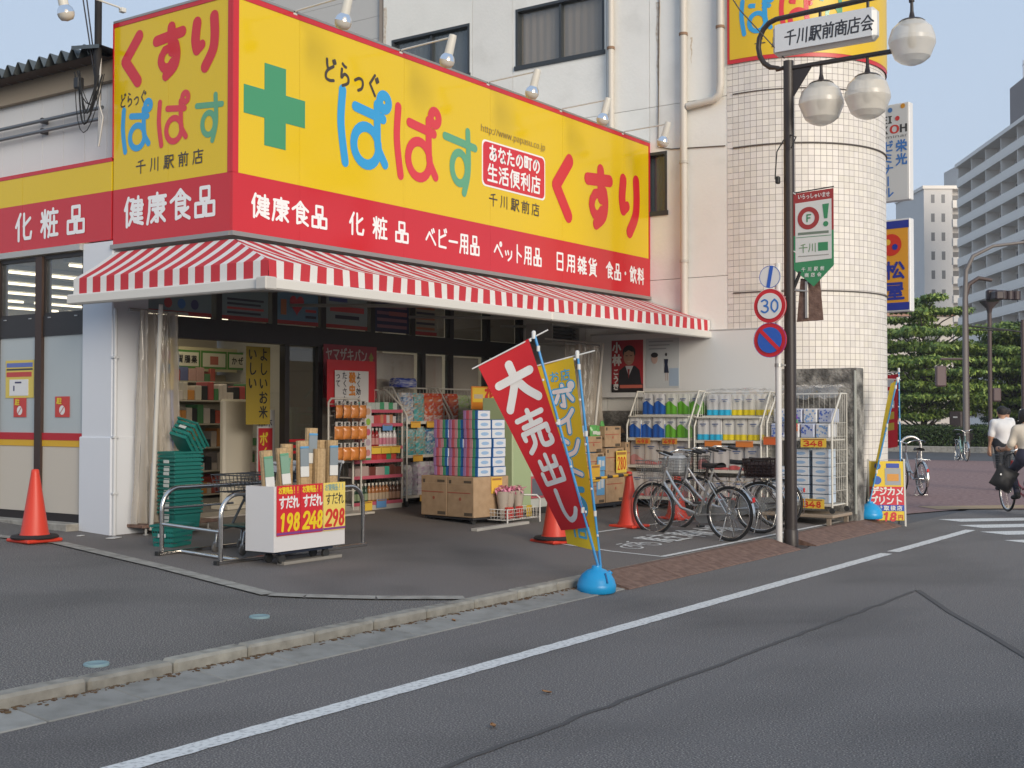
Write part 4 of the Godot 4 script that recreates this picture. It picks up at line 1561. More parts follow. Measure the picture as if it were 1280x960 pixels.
func heavy(t: Node, o: Vector3, X: Vector3, Y: Vector3, w: float, h: float, step: float, material: Material) -> void:
	# three bulky rounded signs drawn as outlines of varying stroke width
	var at := func(x: float, y: float, lift: float) -> Vector3: return o + X * x + Y * y - X.cross(Y) * lift
	var set_ := [
		[[[[66, 8], [18, 49]], 28], [[[18, 49], [62, 90]], 28]],
		[[[[8, 26], [94, 20]], 25], [[[58, 8], [60, 50]], 27], [[[36, 46], [66, 42]], 20], [[[72, 40], [76, 58], [68, 78], [40, 92]], 24], [[[26, 56], [24, 66], [34, 77], [50, 78], [62, 70]], 22], [[[36, 46], [26, 56]], 20]],
		[[[[24, 12], [19, 40], [24, 58]], 28], [[[24, 60], [40, 52]], 22], [[[78, 8], [80, 40], [74, 66], [50, 92]], 27]]]
	for i in 3:
		var m := MB.new()
		var lift := .0
		for s in set_[i]:
			var pts := []
			for q in s[0]:
				pts.append(Vector2(i * step + q[0] / 100.0 * w, q[1] / 100.0 * h))
			if pts.size() > 2:
				var sm := []
				for k in pts.size() - 1:
					for j in 5:
						sm.append((pts[k] as Vector2).cubic_interpolate(pts[k + 1], pts[maxi(k - 1, 0)], pts[mini(k + 2, pts.size() - 1)], j / 5.0))
				sm.append(pts[-1])
				pts = sm
			strip(m, pts, false, s[1] / 200.0 * w, lift, at)
			lift += .0003
		part(t, "large_red_lettering", m, material)


func sign_lamp(at: Vector3, turn: float, labels: String) -> void:
	var t := thing("sign_lamp", labels, "lamp", at, turn, "reflector lamps along the sign")
	var m := MB.new()
	m.tube([V(0, -.03, .0), V(0, .0, .05), V(0, .02, .76)], .011, 8)
	m.rbox(V(0, -.02, .0), V(.06, .05, .06), .006)
	part(t, "arm", m, mat(.6, .59, .55, .4))
	m = MB.new()
	m.xf = Transform3D(Basis(Vector3.RIGHT, .3), V(0, .03, .78))
	m.lathe(Vector3.ZERO, [Vector2(.0, .02), Vector2(.04, .015), Vector2(.045, -.02), Vector2(.05, -.19), Vector2(.05, -.2), Vector2(.0, -.2)], 14)
	part(t, "lamp_holder", m, mat(.62, .6, .54, .45))
	m = MB.new()
	m.xf = Transform3D(Basis(Vector3.RIGHT, .3), V(0, .03, .78))
	m.lathe(Vector3.ZERO, [Vector2(.05, -.2), Vector2(.078, -.235), Vector2(.088, -.275)], 18)
	part(t, "mirrored_bulb", m, mat(.8, .8, .82, .08, 1.0))
	m = MB.new()
	m.xf = Transform3D(Basis(Vector3.RIGHT, .3), V(0, .03, .78))
	m.lathe(Vector3.ZERO, [Vector2(.088, -.275), Vector2(.082, -.31), Vector2(.06, -.345), Vector2(.0, -.36)], 18)
	part(t, "bulb_front", m, mat(.55, .52, .46, .2))


# ---------------------------------------------------------------- awning
func build_awning() -> void:
	var t := thing("awning", "red and white striped awning around the shop corner", "awning")
	var red := Color(.5, .035, .045)
	var wht := Color(.68, .67, .65)
	var fab := StandardMaterial3D.new()
	fab.vertex_color_use_as_albedo = true
	fab.albedo_color = Color.WHITE
	fab.roughness = .75
	fab.backlight_enabled = true
	fab.backlight = Color(.25, .22, .2)
	fab.cull_mode = BaseMaterial3D.CULL_DISABLED
	var yt := 3.32
	var yb := 2.99
	var yv := 2.83
	var zf := -8.26
	var zt := -9.27
	var xl := 7.98
	var xt := 8.49
	var m := MB.new()
	var v := MB.new()
	var period := .2205
	var x := xl
	var k := 0
	while x < 16.98:
		var w := .125 if k % 2 == 0 else .0955
		if k == 0:
			w = .1
		var xn := minf(x + w, 16.98)
		m.col = red if k % 2 == 0 else wht
		v.col = m.col
		# a shallow sag between the bars
		for j in 6:
			var s0 := j / 6.0
			var s1 := (j + 1) / 6.0
			var q := []
			for e in [[x, s0], [xn, s0], [xn, s1], [x, s1]]:
				var h := clampf((e[0] - xl) / (xt - xl), 0, 1)
				var s: float = e[1] * h
				var sag := (-.03 * sin(PI * e[1]) * (.7 + .4 * sin(e[0] * 2.1)) + .006 * sin(e[0] * 11.0 + e[1] * 7.0) * sin(PI * e[1])) * h
				q.append(V(e[0], lerpf(yb, yt, s) + sag, lerpf(zf, zt, s)))
			m.quad(q[0], q[1], q[2], q[3])
		v.quad(V(x, yv + .004 * sin(x * 7), zf + .012 * sin(x * 5)), V(xn, yv + .004 * sin(xn * 7), zf + .012 * sin(xn * 5)), V(xn, yb, zf), V(x, yb, zf))
		x = xn
		k += 1
	var z := zf
	k = 0
	while z > -11.1:
		var w := .125 if k % 2 == 0 else .0955
		if k == 0:
			w = .1
		var zn := maxf(z - w, -11.12)
		m.col = red if k % 2 == 0 else wht
		v.col = m.col
		for j in 6:
			var q := []
			for e in [[zn, j / 6.0], [z, j / 6.0], [z, (j + 1) / 6.0], [zn, (j + 1) / 6.0]]:
				var h := clampf((zf - e[0]) / (zf - zt), 0, 1)
				var s: float = e[1] * h
				var sag := -.012 * sin(PI * e[1]) * h
				q.append(V(lerpf(xl, xt, s), lerpf(yb, yt, s) + sag, e[0]))
			m.quad(q[0], q[1], q[2], q[3])
		v.quad(V(xl, yv, zn), V(xl, yv, z), V(xl, yb, z), V(xl, yb, zn))
		z = zn
		k += 1
	part(t, "canopy", m, fab)
	part(t, "valance", v, fab)
	var white := mat(.62, .6, .56, .5)
	for q in [[7.94, 12.6], [12.605, 16.98]]:
		m = MB.new()
		m.rbox(V((q[0] + q[1]) / 2, 2.775, -8.27), V(q[1] - q[0], .105, .11), .015)
		part(t, "front_bar", m, white)
	m = MB.new()
	m.rbox(V(7.98, 2.775, -9.74), V(.1, .105, 2.83), .015)
	part(t, "side_bar", m, white)
	m = MB.new()
	m.rbox(V(7.965, 2.775, -8.27), V(.14, .12, .14), .012)
	part(t, "corner_joint", m, mat(.5, .48, .45, .5))
	for xx in [9.2, 11.6, 14.0, 16.3]:
		m = MB.new()
		m.tube([V(xx, 2.8, -8.33), V(xx + .4, 2.9, -9.2), V(xx, 3.0, -11.6)], .022, 8)
		part(t, "folding_arm", m, mat(.3, .29, .27, .5))
	m = MB.new()
	m.bar(V(8.0, 2.84, -11.0), V(8.49, 3.3, -11.0), .015, 8)
	m.bar(V(16.95, 2.84, -8.3), V(16.95, 3.3, -9.28), .015, 8)
	part(t, "rafter", m, white)


# ---------------------------------------------------------------- neighbour building: grey side wall
func build_tall_building() -> void:
	var t := thing("grey_building", "tall pale grey concrete building beside the drugstore with sliding windows and drain pipes", "building")
	var grey := t
	var dark := mat(.035, .04, .045, .4)
	# wall slabs between joints, with openings left for the windows (z0, z1, y0, y1)
	var joints := [-7.93, -9.28, -10.05, -11.86, -12.7, -14.72]
	var rows := [-.1, 3.65, 6.33, 9.1, 12.0]
	var wins := [[-14.5, -12.76, 7.37, 8.27], [-11.8, -10.09, 7.32, 8.32], [-9.9, -8.98, 4.66, 5.62]]
	for j in joints.size() - 1:
		for r in rows.size() - 1:
			var z0: float = joints[j + 1] + .004
			var z1: float = joints[j] - .004
			var y0: float = rows[r] + .004
			var y1: float = rows[r + 1] - .004
			var cuts := [[z0, z1, y0, y1]]
			for w in wins:
				var nxt := []
				for c in cuts:
					if w[0] >= c[1] or w[1] <= c[0] or w[2] >= c[3] or w[3] <= c[2]:
						nxt.append(c)
						continue
					var a := maxf(w[0], c[0])
					var b := minf(w[1], c[1])
					if a > c[0]:
						nxt.append([c[0], a, c[2], c[3]])
					if b < c[1]:
						nxt.append([b, c[1], c[2], c[3]])
					if w[2] > c[2]:
						nxt.append([a, b, c[2], w[2]])
					if w[3] < c[3]:
						nxt.append([a, b, w[3], c[3]])
				cuts = nxt
			var m := MB.new()
			var kk := rng.randf_range(.93, 1.03)
			m.col = Color(kk, kk * .995, kk * .985)
			for c in cuts:
				m.span(V(17.0, c[2], c[0]), V(17.16, c[3], c[1]))
			part(t, "wall_panel", m, mats.wall)
	var m := MB.new()
	m.span(V(17.16, -.1, -14.72), V(17.3, 12.0, -7.9))
	part(t, "wall_core", m, mats.wall)
	# wing further back with horizontal boards
	var y := .0
	while y < 9.62:
		m = MB.new()
		m.span(V(17.05, y, -19.2), V(17.2, y + .395, -14.74))
		part(t, "wing_board", m, mat(.5, .49, .47, .7))
		y += .4
	m = MB.new()
	m.span(V(17.1, 0, -19.15), V(17.25, 9.58, -14.8))
	part(t, "wing_backing", m, mat(.5, .49, .47, .7))
	m = MB.new()
	m.span(V(17.0, .0, -14.8), V(17.06, 12.0, -14.7))
	part(t, "corner_strip", m, mat(.3, .25, .21, .8))
	m = MB.new()
	m.span(V(17.3, -.1, -19.1), V(20.0, 9.5, -8.0))
	part(t, "core", m, mat(.4, .39, .37, .8))
	m = MB.new()
	m.span(V(17.16, 11.7, -14.7), V(20.0, 12.2, -7.7))
	part(t, "roof", m, mat(.4, .39, .37, .8))
	for w in wins:
		var fr := MB.new()
		var zc: float = (w[0] + w[1]) / 2
		fr.span(V(17.0 - .025, w[2] - .02, w[0] - .02), V(17.12, w[2] + .05, w[1] + .02))
		fr.span(V(17.0 - .01, w[3] - .04, w[0]), V(17.12, w[3] + .005, w[1]))
		fr.span(V(17.0 - .008, w[2] + .05, w[0]), V(17.12, w[3] - .04, w[0] + .04))
		fr.span(V(17.0 - .008, w[2] + .05, w[1] - .04), V(17.12, w[3] - .04, w[1]))
		fr.span(V(17.03, w[2] + .05, zc - .022), V(17.11, w[3] - .04, zc + .022))
		var f := part(t, "window_frame", fr, dark)
		for s in 2:
			m = MB.new()
			var za: float = w[0] + .04 if s == 0 else zc + .022
			var zb: float = zc - .022 if s == 0 else w[1] - .04
			m.span(V(17.08, w[2] + .05, za), V(17.085, w[3] - .04, zb))
			part(f, "pane", m, mats.glass)
		m = MB.new()
		var g := []
		for r in 2:
			var row := []
			for q in 41:
				row.append(V(17.135 + .012 * sin(q * 1.9), w[2] + (w[3] - w[2]) * r, lerpf(w[0], w[1], q / 40.0)))
			g.append(row)
		m.sheet(g)
		part(f, "curtain", m, mat(.3, .24, .19, .9) if w[2] > 7.31 and w[2] < 7.35 else mat(.1, .11, .12, .9))
	# drain pipes
	for q in [[-9.93, 3.4, 12.0, .05, "cream drain pipe on the grey wall beside the wide curtained window"], [-8.66, 2.9, 12.0, .055, "cream drain pipe with rusty clamp running the full height of the grey wall"], [-8.05, 6.35, 12.0, .055, "thick cream drain pipe that turns into an elbow near the tiled corner"]]:
		var p := thing("drain_pipe", q[4], "pipe", V(16.93, 0, q[0]), 0, "drain pipes on the grey wall")
		m = MB.new()
		if q[1] > 6.0:
			m.tube([V(0, q[2], 0), V(0, 6.5, 0), V(0, 6.35, -.02), V(0, 6.28, -.1), V(0, 6.24, -.55)], q[3], 12)
		else:
			m.bar(V(0, q[1], 0), V(0, q[2], 0), q[3], 12)
		part(p, "pipe", m, mat(.56, .52, .46, .5))
		for yy in [3.9, 5.4, 7.35, 9.2]:
			if yy < q[1]:
				continue
			m = MB.new()
			m.lathe(V(0, yy, 0), [Vector2(q[3], -.02), Vector2(q[3] + .012, -.02), Vector2(q[3] + .012, .02), Vector2(q[3], .02)], 12, false)
			m.box(V(.04, yy, 0), V(.06, .03, .03))
			part(p, "clamp", m, mat(.25, .15, .09, .7) if yy > 7 else mat(.45, .42, .37, .5))
	m = MB.new()
	m.tube([V(16.985, 8.1, -9.1), V(16.985, 6.4, -9.12), V(16.985, 5.7, -9.13), V(16.985, 5.64, -8.9), V(16.985, 5.58, -8.0)], .008, 5)
	solo("wall_cable", "thin brown cable running down the grey wall to the tiled corner", "cable", m.mesh(), mat(.1, .07, .05, .7))
	# rust that has run down the wall below old fixings
	for q in [[-9.13, 7.95, 1.3, .045], [-8.56, 7.3, .4, .02], [-14.66, 8.9, 1.6, .05]]:
		m = MB.new()
		var pl := []
		var back := []
		for k in 9:
			var v := k / 8.0
			var w: float = q[3] * (1.0 - v * .7) * rng.randf_range(.5, 1.0)
			pl.append(Vector2(q[0] - w + .01 * sin(k * 1.7), q[1] - v * q[2]))
			back.append(Vector2(q[0] + w + .01 * sin(k * 1.7), q[1] - v * q[2]))
		back.reverse()
		pl.append_array(back)
		m.xf = Transform3D(Basis(Vector3.BACK, Vector3.UP, Vector3.LEFT), V(17.0, 0, 0))
		m.prism(pl, 0, .002)
		part(grey, "rust_stain", m, mats.rust_wash)
	# white painted lower wall and stained footing
	t = thing("white_wall_panel", "white painted lower wall panel behind the paper goods racks", "wall")
	m = MB.new()
	m.rbox(V(16.97, 2.34, -8.73), V(.06, .98, 3.16), .004)
	part(t, "panel", m, mat(.68, .68, .675, .5))
	m = MB.new()
	m.rbox(V(16.97, 2.84, -8.73), V(.075, .02, 3.18), .004)
	part(t, "top_edge", m, mat(.45, .45, .44, .5))
	t = thing("stained_wall", "mould stained concrete base of the wall under the white panel", "wall")
	for k in 4:
		m = MB.new()
		m.rbox(V(16.975, .25 + k * .4, -9.9), V(.05, .392, 3.5), .008)
		part(t, "concrete_course", m, mats.stained)
	# concrete stub at the tiled corner
	t = thing("concrete_stub", "dark stained concrete wall stub standing against the tiled corner", "wall")
	m = MB.new()
	m.rbox(V(17.14, 1.1, -6.62), V(.28, 2.28, 1.18), .01)
	part(t, "slab", m, mats.stained)
	m = MB.new()
	m.rbox(V(17.09, 1.2, -6.055), V(.2, 2.0, .035), .006)
	part(t, "edge_strip", m, mat(.42, .44, .4, .7))
	# posters on the white panel
	portrait_poster()
	sketch_poster()


func portrait_poster() -> void:
	var X := Vector3.BACK
	var Y := Vector3.DOWN
	var t := thing("portrait_poster", "red poster of a person in a dark suit on the white wall panel", "poster", V(16.935, 2.74, -9.93))
	plate(t, "sheet", Vector3.ZERO, X, Y, 0, 0, .56, .81, .0, mat(.36, .02, .03, .4))
	plate(t, "black_field", Vector3.ZERO, X, Y, .0, .68, .56, .13, .003, mat(.015, .013, .015, .4))
	plate(t, "print_line", Vector3.ZERO, X, Y, .15, .695, .4, .05, .006, mat(.5, .12, .08, .4))
	var n := Vector3.LEFT
	var flat := func(pts: Array, lift: float, called: String, material: Material) -> void:
		var m := MB.new()
		m.xf = Transform3D(Basis(X, -Y, n), n * lift)
		m.prism(pts, 0, .002)
		part(t, called, m, material)
	flat.call([Vector2(.12, -.68), Vector2(.14, -.47), Vector2(.24, -.4), Vector2(.42, -.4), Vector2(.5, -.47), Vector2(.53, -.68)], .002, "jacket", mat(.016, .015, .02, .5))
	flat.call([Vector2(.25, -.4), Vector2(.31, -.56), Vector2(.39, -.4)], .005, "shirt", mat(.5, .5, .52, .5))
	flat.call([Vector2(.29, -.45), Vector2(.31, -.6), Vector2(.33, -.45)], .008, "tie", mat(.25, .03, .03, .5))
	var head := []
	var hair := []
	for k in 24:
		var a := TAU * k / 24
		head.append(Vector2(.315 + cos(a) * .095, -.26 + sin(a) * .13))
		hair.append(Vector2(.315 + cos(a) * .115, -.19 + sin(a) * .11))
	flat.call(hair, .003, "hair", mat(.012, .01, .01, .5))
	flat.call(head, .006, "face", mat(.36, .2, .13, .5))
	flat.call([Vector2(.25, -.19), Vector2(.31, -.155), Vector2(.38, -.19), Vector2(.4, -.13), Vector2(.31, -.105), Vector2(.23, -.13)], .009, "fringe", mat(.012, .01, .01, .5))
	for sx in [.275, .355]:
		flat.call([Vector2(sx - .022, -.238), Vector2(sx + .022, -.238), Vector2(sx + .018, -.25), Vector2(sx - .018, -.25)], .009, "eye", mat(.03, .02, .02, .5))
	flat.call([Vector2(.28, -.33), Vector2(.35, -.33), Vector2(.335, -.343), Vector2(.295, -.343)], .009, "mouth", mat(.45, .3, .26, .5))
	letters(t, "lettering", "小林", V(-.004, -.03, .02), X, Y, .15, .17, .19, .19, mat(.66, .64, .62, .5), true)
	letters(t, "lettering", "こうき", V(-.004, -.44, .03), X, Y, .1, .1, .115, .19, mat(.66, .64, .62, .5), true)


func sketch_poster() -> void:
	var X := Vector3.BACK
	var Y := Vector3.DOWN
	var t := thing("sketch_poster", "pale poster with a drawn head and a small figure in a navy dress", "poster", V(16.935, 2.75, -9.32))
	plate(t, "sheet", Vector3.ZERO, X, Y, 0, 0, .57, .76, .0, mat(.5, .53, .55, .3))
	for k in 3:
		plate(t, "print_line", Vector3.ZERO, X, Y, .05, .04 + k * .055, .42 - .06 * k, .018, .003, mat(.28, .31, .34, .4))
	var n := Vector3.LEFT
	for q in [["hair", [.15, -.255, .062, .04], Color(.02, .02, .025), .003], ["face", [.15, -.315, .055, .075], Color(.5, .36, .32), .002], ["small_head", [.35, -.25, .018, .026], Color(.03, .025, .025), .003]]:
		var m := MB.new()
		var pl := []
		for k in 18:
			pl.append(Vector2(q[1][0] + cos(TAU * k / 18) * q[1][2], q[1][1] + sin(TAU * k / 18) * q[1][3]))
		m.xf = Transform3D(Basis(X, -Y, n), n * q[3])
		m.prism(pl, 0, .002)
		part(t, q[0], m, mat(q[2].r, q[2].g, q[2].b, .5))
	var m := MB.new()
	m.xf = Transform3D(Basis(X, -Y, n), n * .002)
	m.prism([Vector2(.315, -.32), Vector2(.385, -.32), Vector2(.375, -.4), Vector2(.395, -.53), Vector2(.315, -.53), Vector2(.325, -.4)], 0, .002)
	part(t, "dress", m, mat(.015, .022, .05, .5))
	for sx in [.338, .368]:
		plate(t, "leg", Vector3.ZERO, X, Y, sx, .53, .012, .12, .003, mat(.4, .32, .3, .5))
	plate(t, "blue_wash", Vector3.ZERO, X, Y, .4, .46, .16, .27, .002, mat(.33, .42, .54, .4))


# ---------------------------------------------------------------- tiled round corner
func build_tile_corner() -> void:
	var t := thing("tiled_corner", "rounded building corner faced with small cream tiles in dark joints", "building")
	var c := Vector2(18.5, -7.68)
	var R := 1.5
	# plan outline of the face: flat, arc, flat
	var path := []
	path.append(Vector2(17.0, -7.975))
	for k in 49:
		var a := PI + (-PI) * k / 48.0
		path.append(c + Vector2(cos(a), sin(a)) * R)
	path.append(Vector2(20.0, -14.0))
	# backing wall
	var m := MB.new()
	var y1 := 10.4
	for k in path.size() - 1:
		var a: Vector2 = path[k]
		var b: Vector2 = path[k + 1]
		m.quad(V(a.x, -.05, a.y), V(b.x, -.05, b.y), V(b.x, y1, b.y), V(a.x, y1, a.y))
	part(t, "joint_mortar", m, mat(.3, .265, .27, .9))
	m = MB.new()
	var poly := []
	for q in path:
		poly.append(Vector2(q.x, -q.y))
	m.xf = Transform3D(Basis(Vector3.RIGHT, -PI / 2), Vector3.ZERO)
	m.prism(poly, y1 - .3, y1)
	part(t, "roof", m, mat(.4, .39, .37, .8))
	# resample along the path
	var pitch := .0925
	var gap := .006
	var lens := [.0]
	for k in path.size() - 1:
		lens.append(lens[-1] + (path[k] as Vector2).distance_to(path[k + 1]))
	var total: float = lens[-1]
	var at := func(s: float) -> Vector2:
		var k := 0
		while k < lens.size() - 2 and lens[k + 1] < s:
			k += 1
		return (path[k] as Vector2).lerp(path[k + 1], (s - lens[k]) / (lens[k + 1] - lens[k]))
	var cols := int(total / pitch)
	var edges := []
	for k in cols:
		var a: Vector2 = at.call(k * pitch + gap / 2)
		var b: Vector2 = at.call((k + 1) * pitch - gap / 2)
		edges.append([a, b])
	m = MB.new()
	var rows := int(y1 / pitch)
	var d := .006
	for r in rows:
		var ya := r * pitch + gap / 2 - .02
		var yb := (r + 1) * pitch - gap / 2 - .02
		for e in edges:
			var a: Vector2 = e[0]
			var b: Vector2 = e[1]
			var o := Vector2(-(b - a).y, (b - a).x).normalized() * -d
			if o.dot(a - c) < 0:
				o = -o
			var k := rng.randf_range(.9, 1.04)
			m.col = Color(.7 * k, .66 * k, .61 * k * rng.randf_range(.97, 1.02))
			var a0 := V(a.x, ya, a.y)
			var b0 := V(b.x, ya, b.y)
			var ov := V(o.x, 0, o.y)
			var up := V(0, yb - ya, 0)
			m.quad(a0 + ov, b0 + ov, b0 + ov + up, a0 + ov + up)
			m.quad(a0 + ov + up, b0 + ov + up, b0 + up, a0 + up)
			m.quad(a0, a0 + ov, a0 + ov + up, a0 + up)
			m.quad(b0 + ov, b0, b0 + up, b0 + ov + up)
	var tm := mat(1.0, 1.0, 1.0, .5)
	var o2 := part(t, "tiles", m, tm)
	o2.set_meta("kind", "stuff")
	# cables round the corner
	for q in [[6.33, .008, "thin dark cable line round the tiled corner just under the curved sign"], [5.53, .012, "grey cable strapped round the tiled corner above the banner"], [3.38, .01, "dark cable strapped round the tiled corner behind the road signs"]]:
		var pts := []
		for k in 30:
			var s := .1 + k * (total * .45) / 29.0
			var w: Vector2 = at.call(s)
			var out := (w - c).normalized() * .02
			pts.append(V(w.x + out.x, q[0] - (.28 * pow(maxf(.0, (k - 18) / 11.0), 2.0) if q[0] < 6 else .0), w.y + out.y))
		m = MB.new()
		m.tube(pts, q[1], 6)
		solo("corner_cable", q[2], "cable", m.mesh(), mat(.1, .085, .075, .6), Vector3.ZERO, 0, "cables on the tiled corner")
	# second company sign wrapped high on the corner
	t = thing("corner_sign", "curved yellow drugstore sign with red edge high on the tiled corner", "sign")
	var sheet := func(s0: float, s1: float, ya: float, yb: float, off: float) -> MB:
		var mm := MB.new()
		var g := []
		for r in 2:
			var row := []
			for k in 31:
				var s := lerpf(s0, s1, k / 30.0)
				var w: Vector2 = at.call(s)
				var w2: Vector2 = at.call(s + .01)
				var nn := Vector2(-(w2 - w).y, (w2 - w).x).normalized()
				if nn.dot(w - c) < 0:
					nn = -nn
				row.append(V(w.x + nn.x * off, yb if r else ya, w.y + nn.y * off))
			g.append(row)
		mm.sheet(g)
		return mm
	part(t, "red_edge", sheet.call(.02, 4.3, 6.78, 8.6, .03), mat(.52, .02, .026, .4))
	part(t, "yellow_field", sheet.call(.06, 4.26, 6.84, 8.6, .034), mat(.67, .44, .01, .4))
	var on := func(x: float, y: float, lift: float) -> Vector3:
		var w: Vector2 = at.call(x)
		var w2: Vector2 = at.call(x + .01)
		var nn := Vector2(-(w2 - w).y, (w2 - w).x).normalized()
		if nn.dot(w - c) < 0:
			nn = -nn
		return V(w.x + nn.x * (.038 + lift), y, w.y + nn.y * (.038 + lift))
	var flip := func(x: float, y: float, lift: float) -> Vector3: return on.call(x, 7.72 - y, lift)
	var shift1 := func(x: float, y: float, lift: float) -> Vector3: return flip.call(x + .22, y, lift)
	var shift2 := func(x: float, y: float, lift: float) -> Vector3: return flip.call(x + .8, y, lift)
	var shift3 := func(x: float, y: float, lift: float) -> Vector3: return flip.call(x + 1.38, y, lift)
	letters_on(t, "blue_lettering", "ぱ", shift1, .5, .55, 1.0, .135, mat(.035, .31, .62, .2))
	letters_on(t, "red_lettering", "ぱ", shift2, .5, .55, 1.0, .135, mat(.62, .04, .05, .2))
	letters_on(t, "green_lettering", "Ｓ", shift3, .42, .5, 1.0, .14, mat(.11, .34, .19, .2))
	var low := func(x: float, y: float, lift: float) -> Vector3: return on.call(x + .45, 7.09 - y, lift)
	letters_on(t, "lettering", "千川駅前店", low, .16, .16, .24, .1, mat(.055, .04, .03, .3))
	var dora := func(x: float, y: float, lift: float) -> Vector3: return on.call(x + .12, 7.9 - y, lift)
	letters_on(t, "lettering", "どらっぐ", dora, .12, .15, .13, .16, mat(.055, .04, .03, .3))
	# projecting signs on the far side of the corner
	var X := Vector3(-.12, 0, 1).normalized()
	var Y := Vector3.DOWN
	t = thing("projecting_sign", "white projecting sign with blue writing and coloured dots beyond the tiled corner", "sign", V(21.55, 5.27, -7.4))
	sign_case(t, X, .78, 1.68, mat(.6, .61, .62, .3), mat(.66, .66, .66, .4))
	var o := V(-.085, 1.68, 0)
	latin(t, "lettering", "EI", o + X * .29 + Y * .2, X, Y, .13, .17, mat(.05, .05, .05, .4), "Droid Sans", true)
	latin(t, "lettering", "K", o + X * .27 + Y * .37, X, Y, .14, .12, mat(.05, .05, .05, .4), "Droid Sans", true)
	latin(t, "red_letter", "O", o + X * .42 + Y * .365, X, Y, .15, .17, mat(.55, .05, .04, .4), "Droid Sans", true)
	latin(t, "lettering", "H", o + X * .605 + Y * .37, X, Y, .14, .13, mat(.05, .05, .05, .4), "Droid Sans", true)
	latin(t, "lettering", "Seminar", o + X * .18 + Y * .54, X, Y, .05, .56, mat(.22, .22, .22, .4))
	for q in [[.43, .1, Color(.08, .2, .45)], [.66, .06, Color(.62, .28, .03)], [.56, .26, Color(.55, .05, .05)]]:
		m = MB.new()
		m.disc(o + X * q[0] + Y * q[1] + Vector3.LEFT * .003, X.cross(Vector3.UP), .042, 16)
		part(t, "dot", m, mat(q[2].r, q[2].g, q[2].b, .4))
	var blue := mat(.06, .19, .52, .35)
	letters(t, "lettering", "栄光", o + X * .53 + Y * .64 + Vector3.LEFT * .003, X, Y, .2, .2, .235, .14, blue, true)
	letters(t, "lettering", "ゼミナ｜ル", o + X * .29 + Y * .64 + Vector3.LEFT * .003, X, Y, .19, .18, .2, .14, blue, true)
	t = thing("projecting_sign", "orange projecting sign with navy ends and a round red emblem beyond the tiled corner", "sign", V(21.55, 3.35, -7.4))
	sign_case(t, X, .78, 1.6, mat(.72, .33, .03, .3), mat(.66, .66, .66, .4))
	o = V(-.085, 1.6, 0)
	var navy := mat(.025, .04, .3, .35)
	plate(t, "navy_band", o, X, Y, .03, .03, .72, .13, .004, navy)
	plate(t, "navy_band", o, X, Y, .03, 1.44, .72, .13, .004, navy)
	for q in [[.43, .44, .19, Color(.62, .04, .02), .004], [.37, .39, .052, Color(.75, .45, .05), .008], [.5, .48, .052, Color(.02, .04, .32), .008]]:
		m = MB.new()
		m.disc(o + X * q[0] + Y * q[1] + Vector3.LEFT * q[4], X.cross(Vector3.UP), q[2], 22)
		part(t, "emblem", m, mat(q[3].r, q[3].g, q[3].b, .35))
	letters(t, "lettering", "松屋", o + X * .28 + Y * .73 + Vector3.LEFT * .004, X, Y, .38, .3, .36, .15, navy, true)


func sign_case(t: Node, X: Vector3, w: float, h: float, faced: Material, rim: Material) -> void:
	var b := Basis(X, Vector3.UP, X.cross(Vector3.UP))
	var m := MB.new()
	m.xf = Transform3D(b, X * w / 2 + V(0, h / 2, 0))
	m.rbox(Vector3.ZERO, V(w, h, .16), .012)
	part(t, "case", m, rim)
	m = MB.new()
	m.xf = Transform3D(b, X * w / 2 + V(0, h / 2, 0))
	m.box(V(0, 0, .0815), V(w - .07, h - .07, .003))
	part(t, "front", m, faced)
	for y in [.25, h - .25]:
		m = MB.new()
		m.bar(V(0, y, .02), V(-1.55, y, -.35), .03, 8)
		part(t, "bracket", m, mat(.3, .3, .3, .5, .5))


# ---------------------------------------------------------------- beyond the crossing
func leaf_mass(m: MB, o: Vector3, r: Vector3, count: int, size: float, dark: Color, light: Color) -> void:
	for k in count:
		var d := Vector3(rng.randfn(), rng.randfn(), rng.randfn()).normalized()
		var q := o + d * r * pow(rng.randf(), .45)
		var n := (d * .6 + Vector3(rng.randf_range(-1, 1), rng.randf_range(.2, 1.3), rng.randf_range(-1, 1))).normalized()
		var u := n.cross(Vector3(rng.randf_range(-1, 1), rng.randf_range(-.3, .3), rng.randf_range(-1, 1))).normalized()
		var w := n.cross(u)
		var s := size * rng.randf_range(.6, 1.3)
		m.col = dark.lerp(light, rng.randf())
		var i := m.p(q - u * s * .6, n)
		m.p(q + w * s * .28, n)
		m.p(q + u * s * .7, n)
		m.p(q - w * s * .28, n)
		m.ix.append_array([i, i + 1, i + 2, i, i + 2, i + 3])
	m.col = Color.WHITE


func leaf_mat() -> StandardMaterial3D:
	if not mats.has("leaf"):
		var l := StandardMaterial3D.new()
		l.vertex_color_use_as_albedo = true
		l.albedo_color = Color.WHITE
		l.roughness = .55
		l.backlight_enabled = true
		l.backlight = Color(.25, .33, .1)
		l.cull_mode = BaseMaterial3D.CULL_DISABLED
		mats["leaf"] = l
	return mats["leaf"]


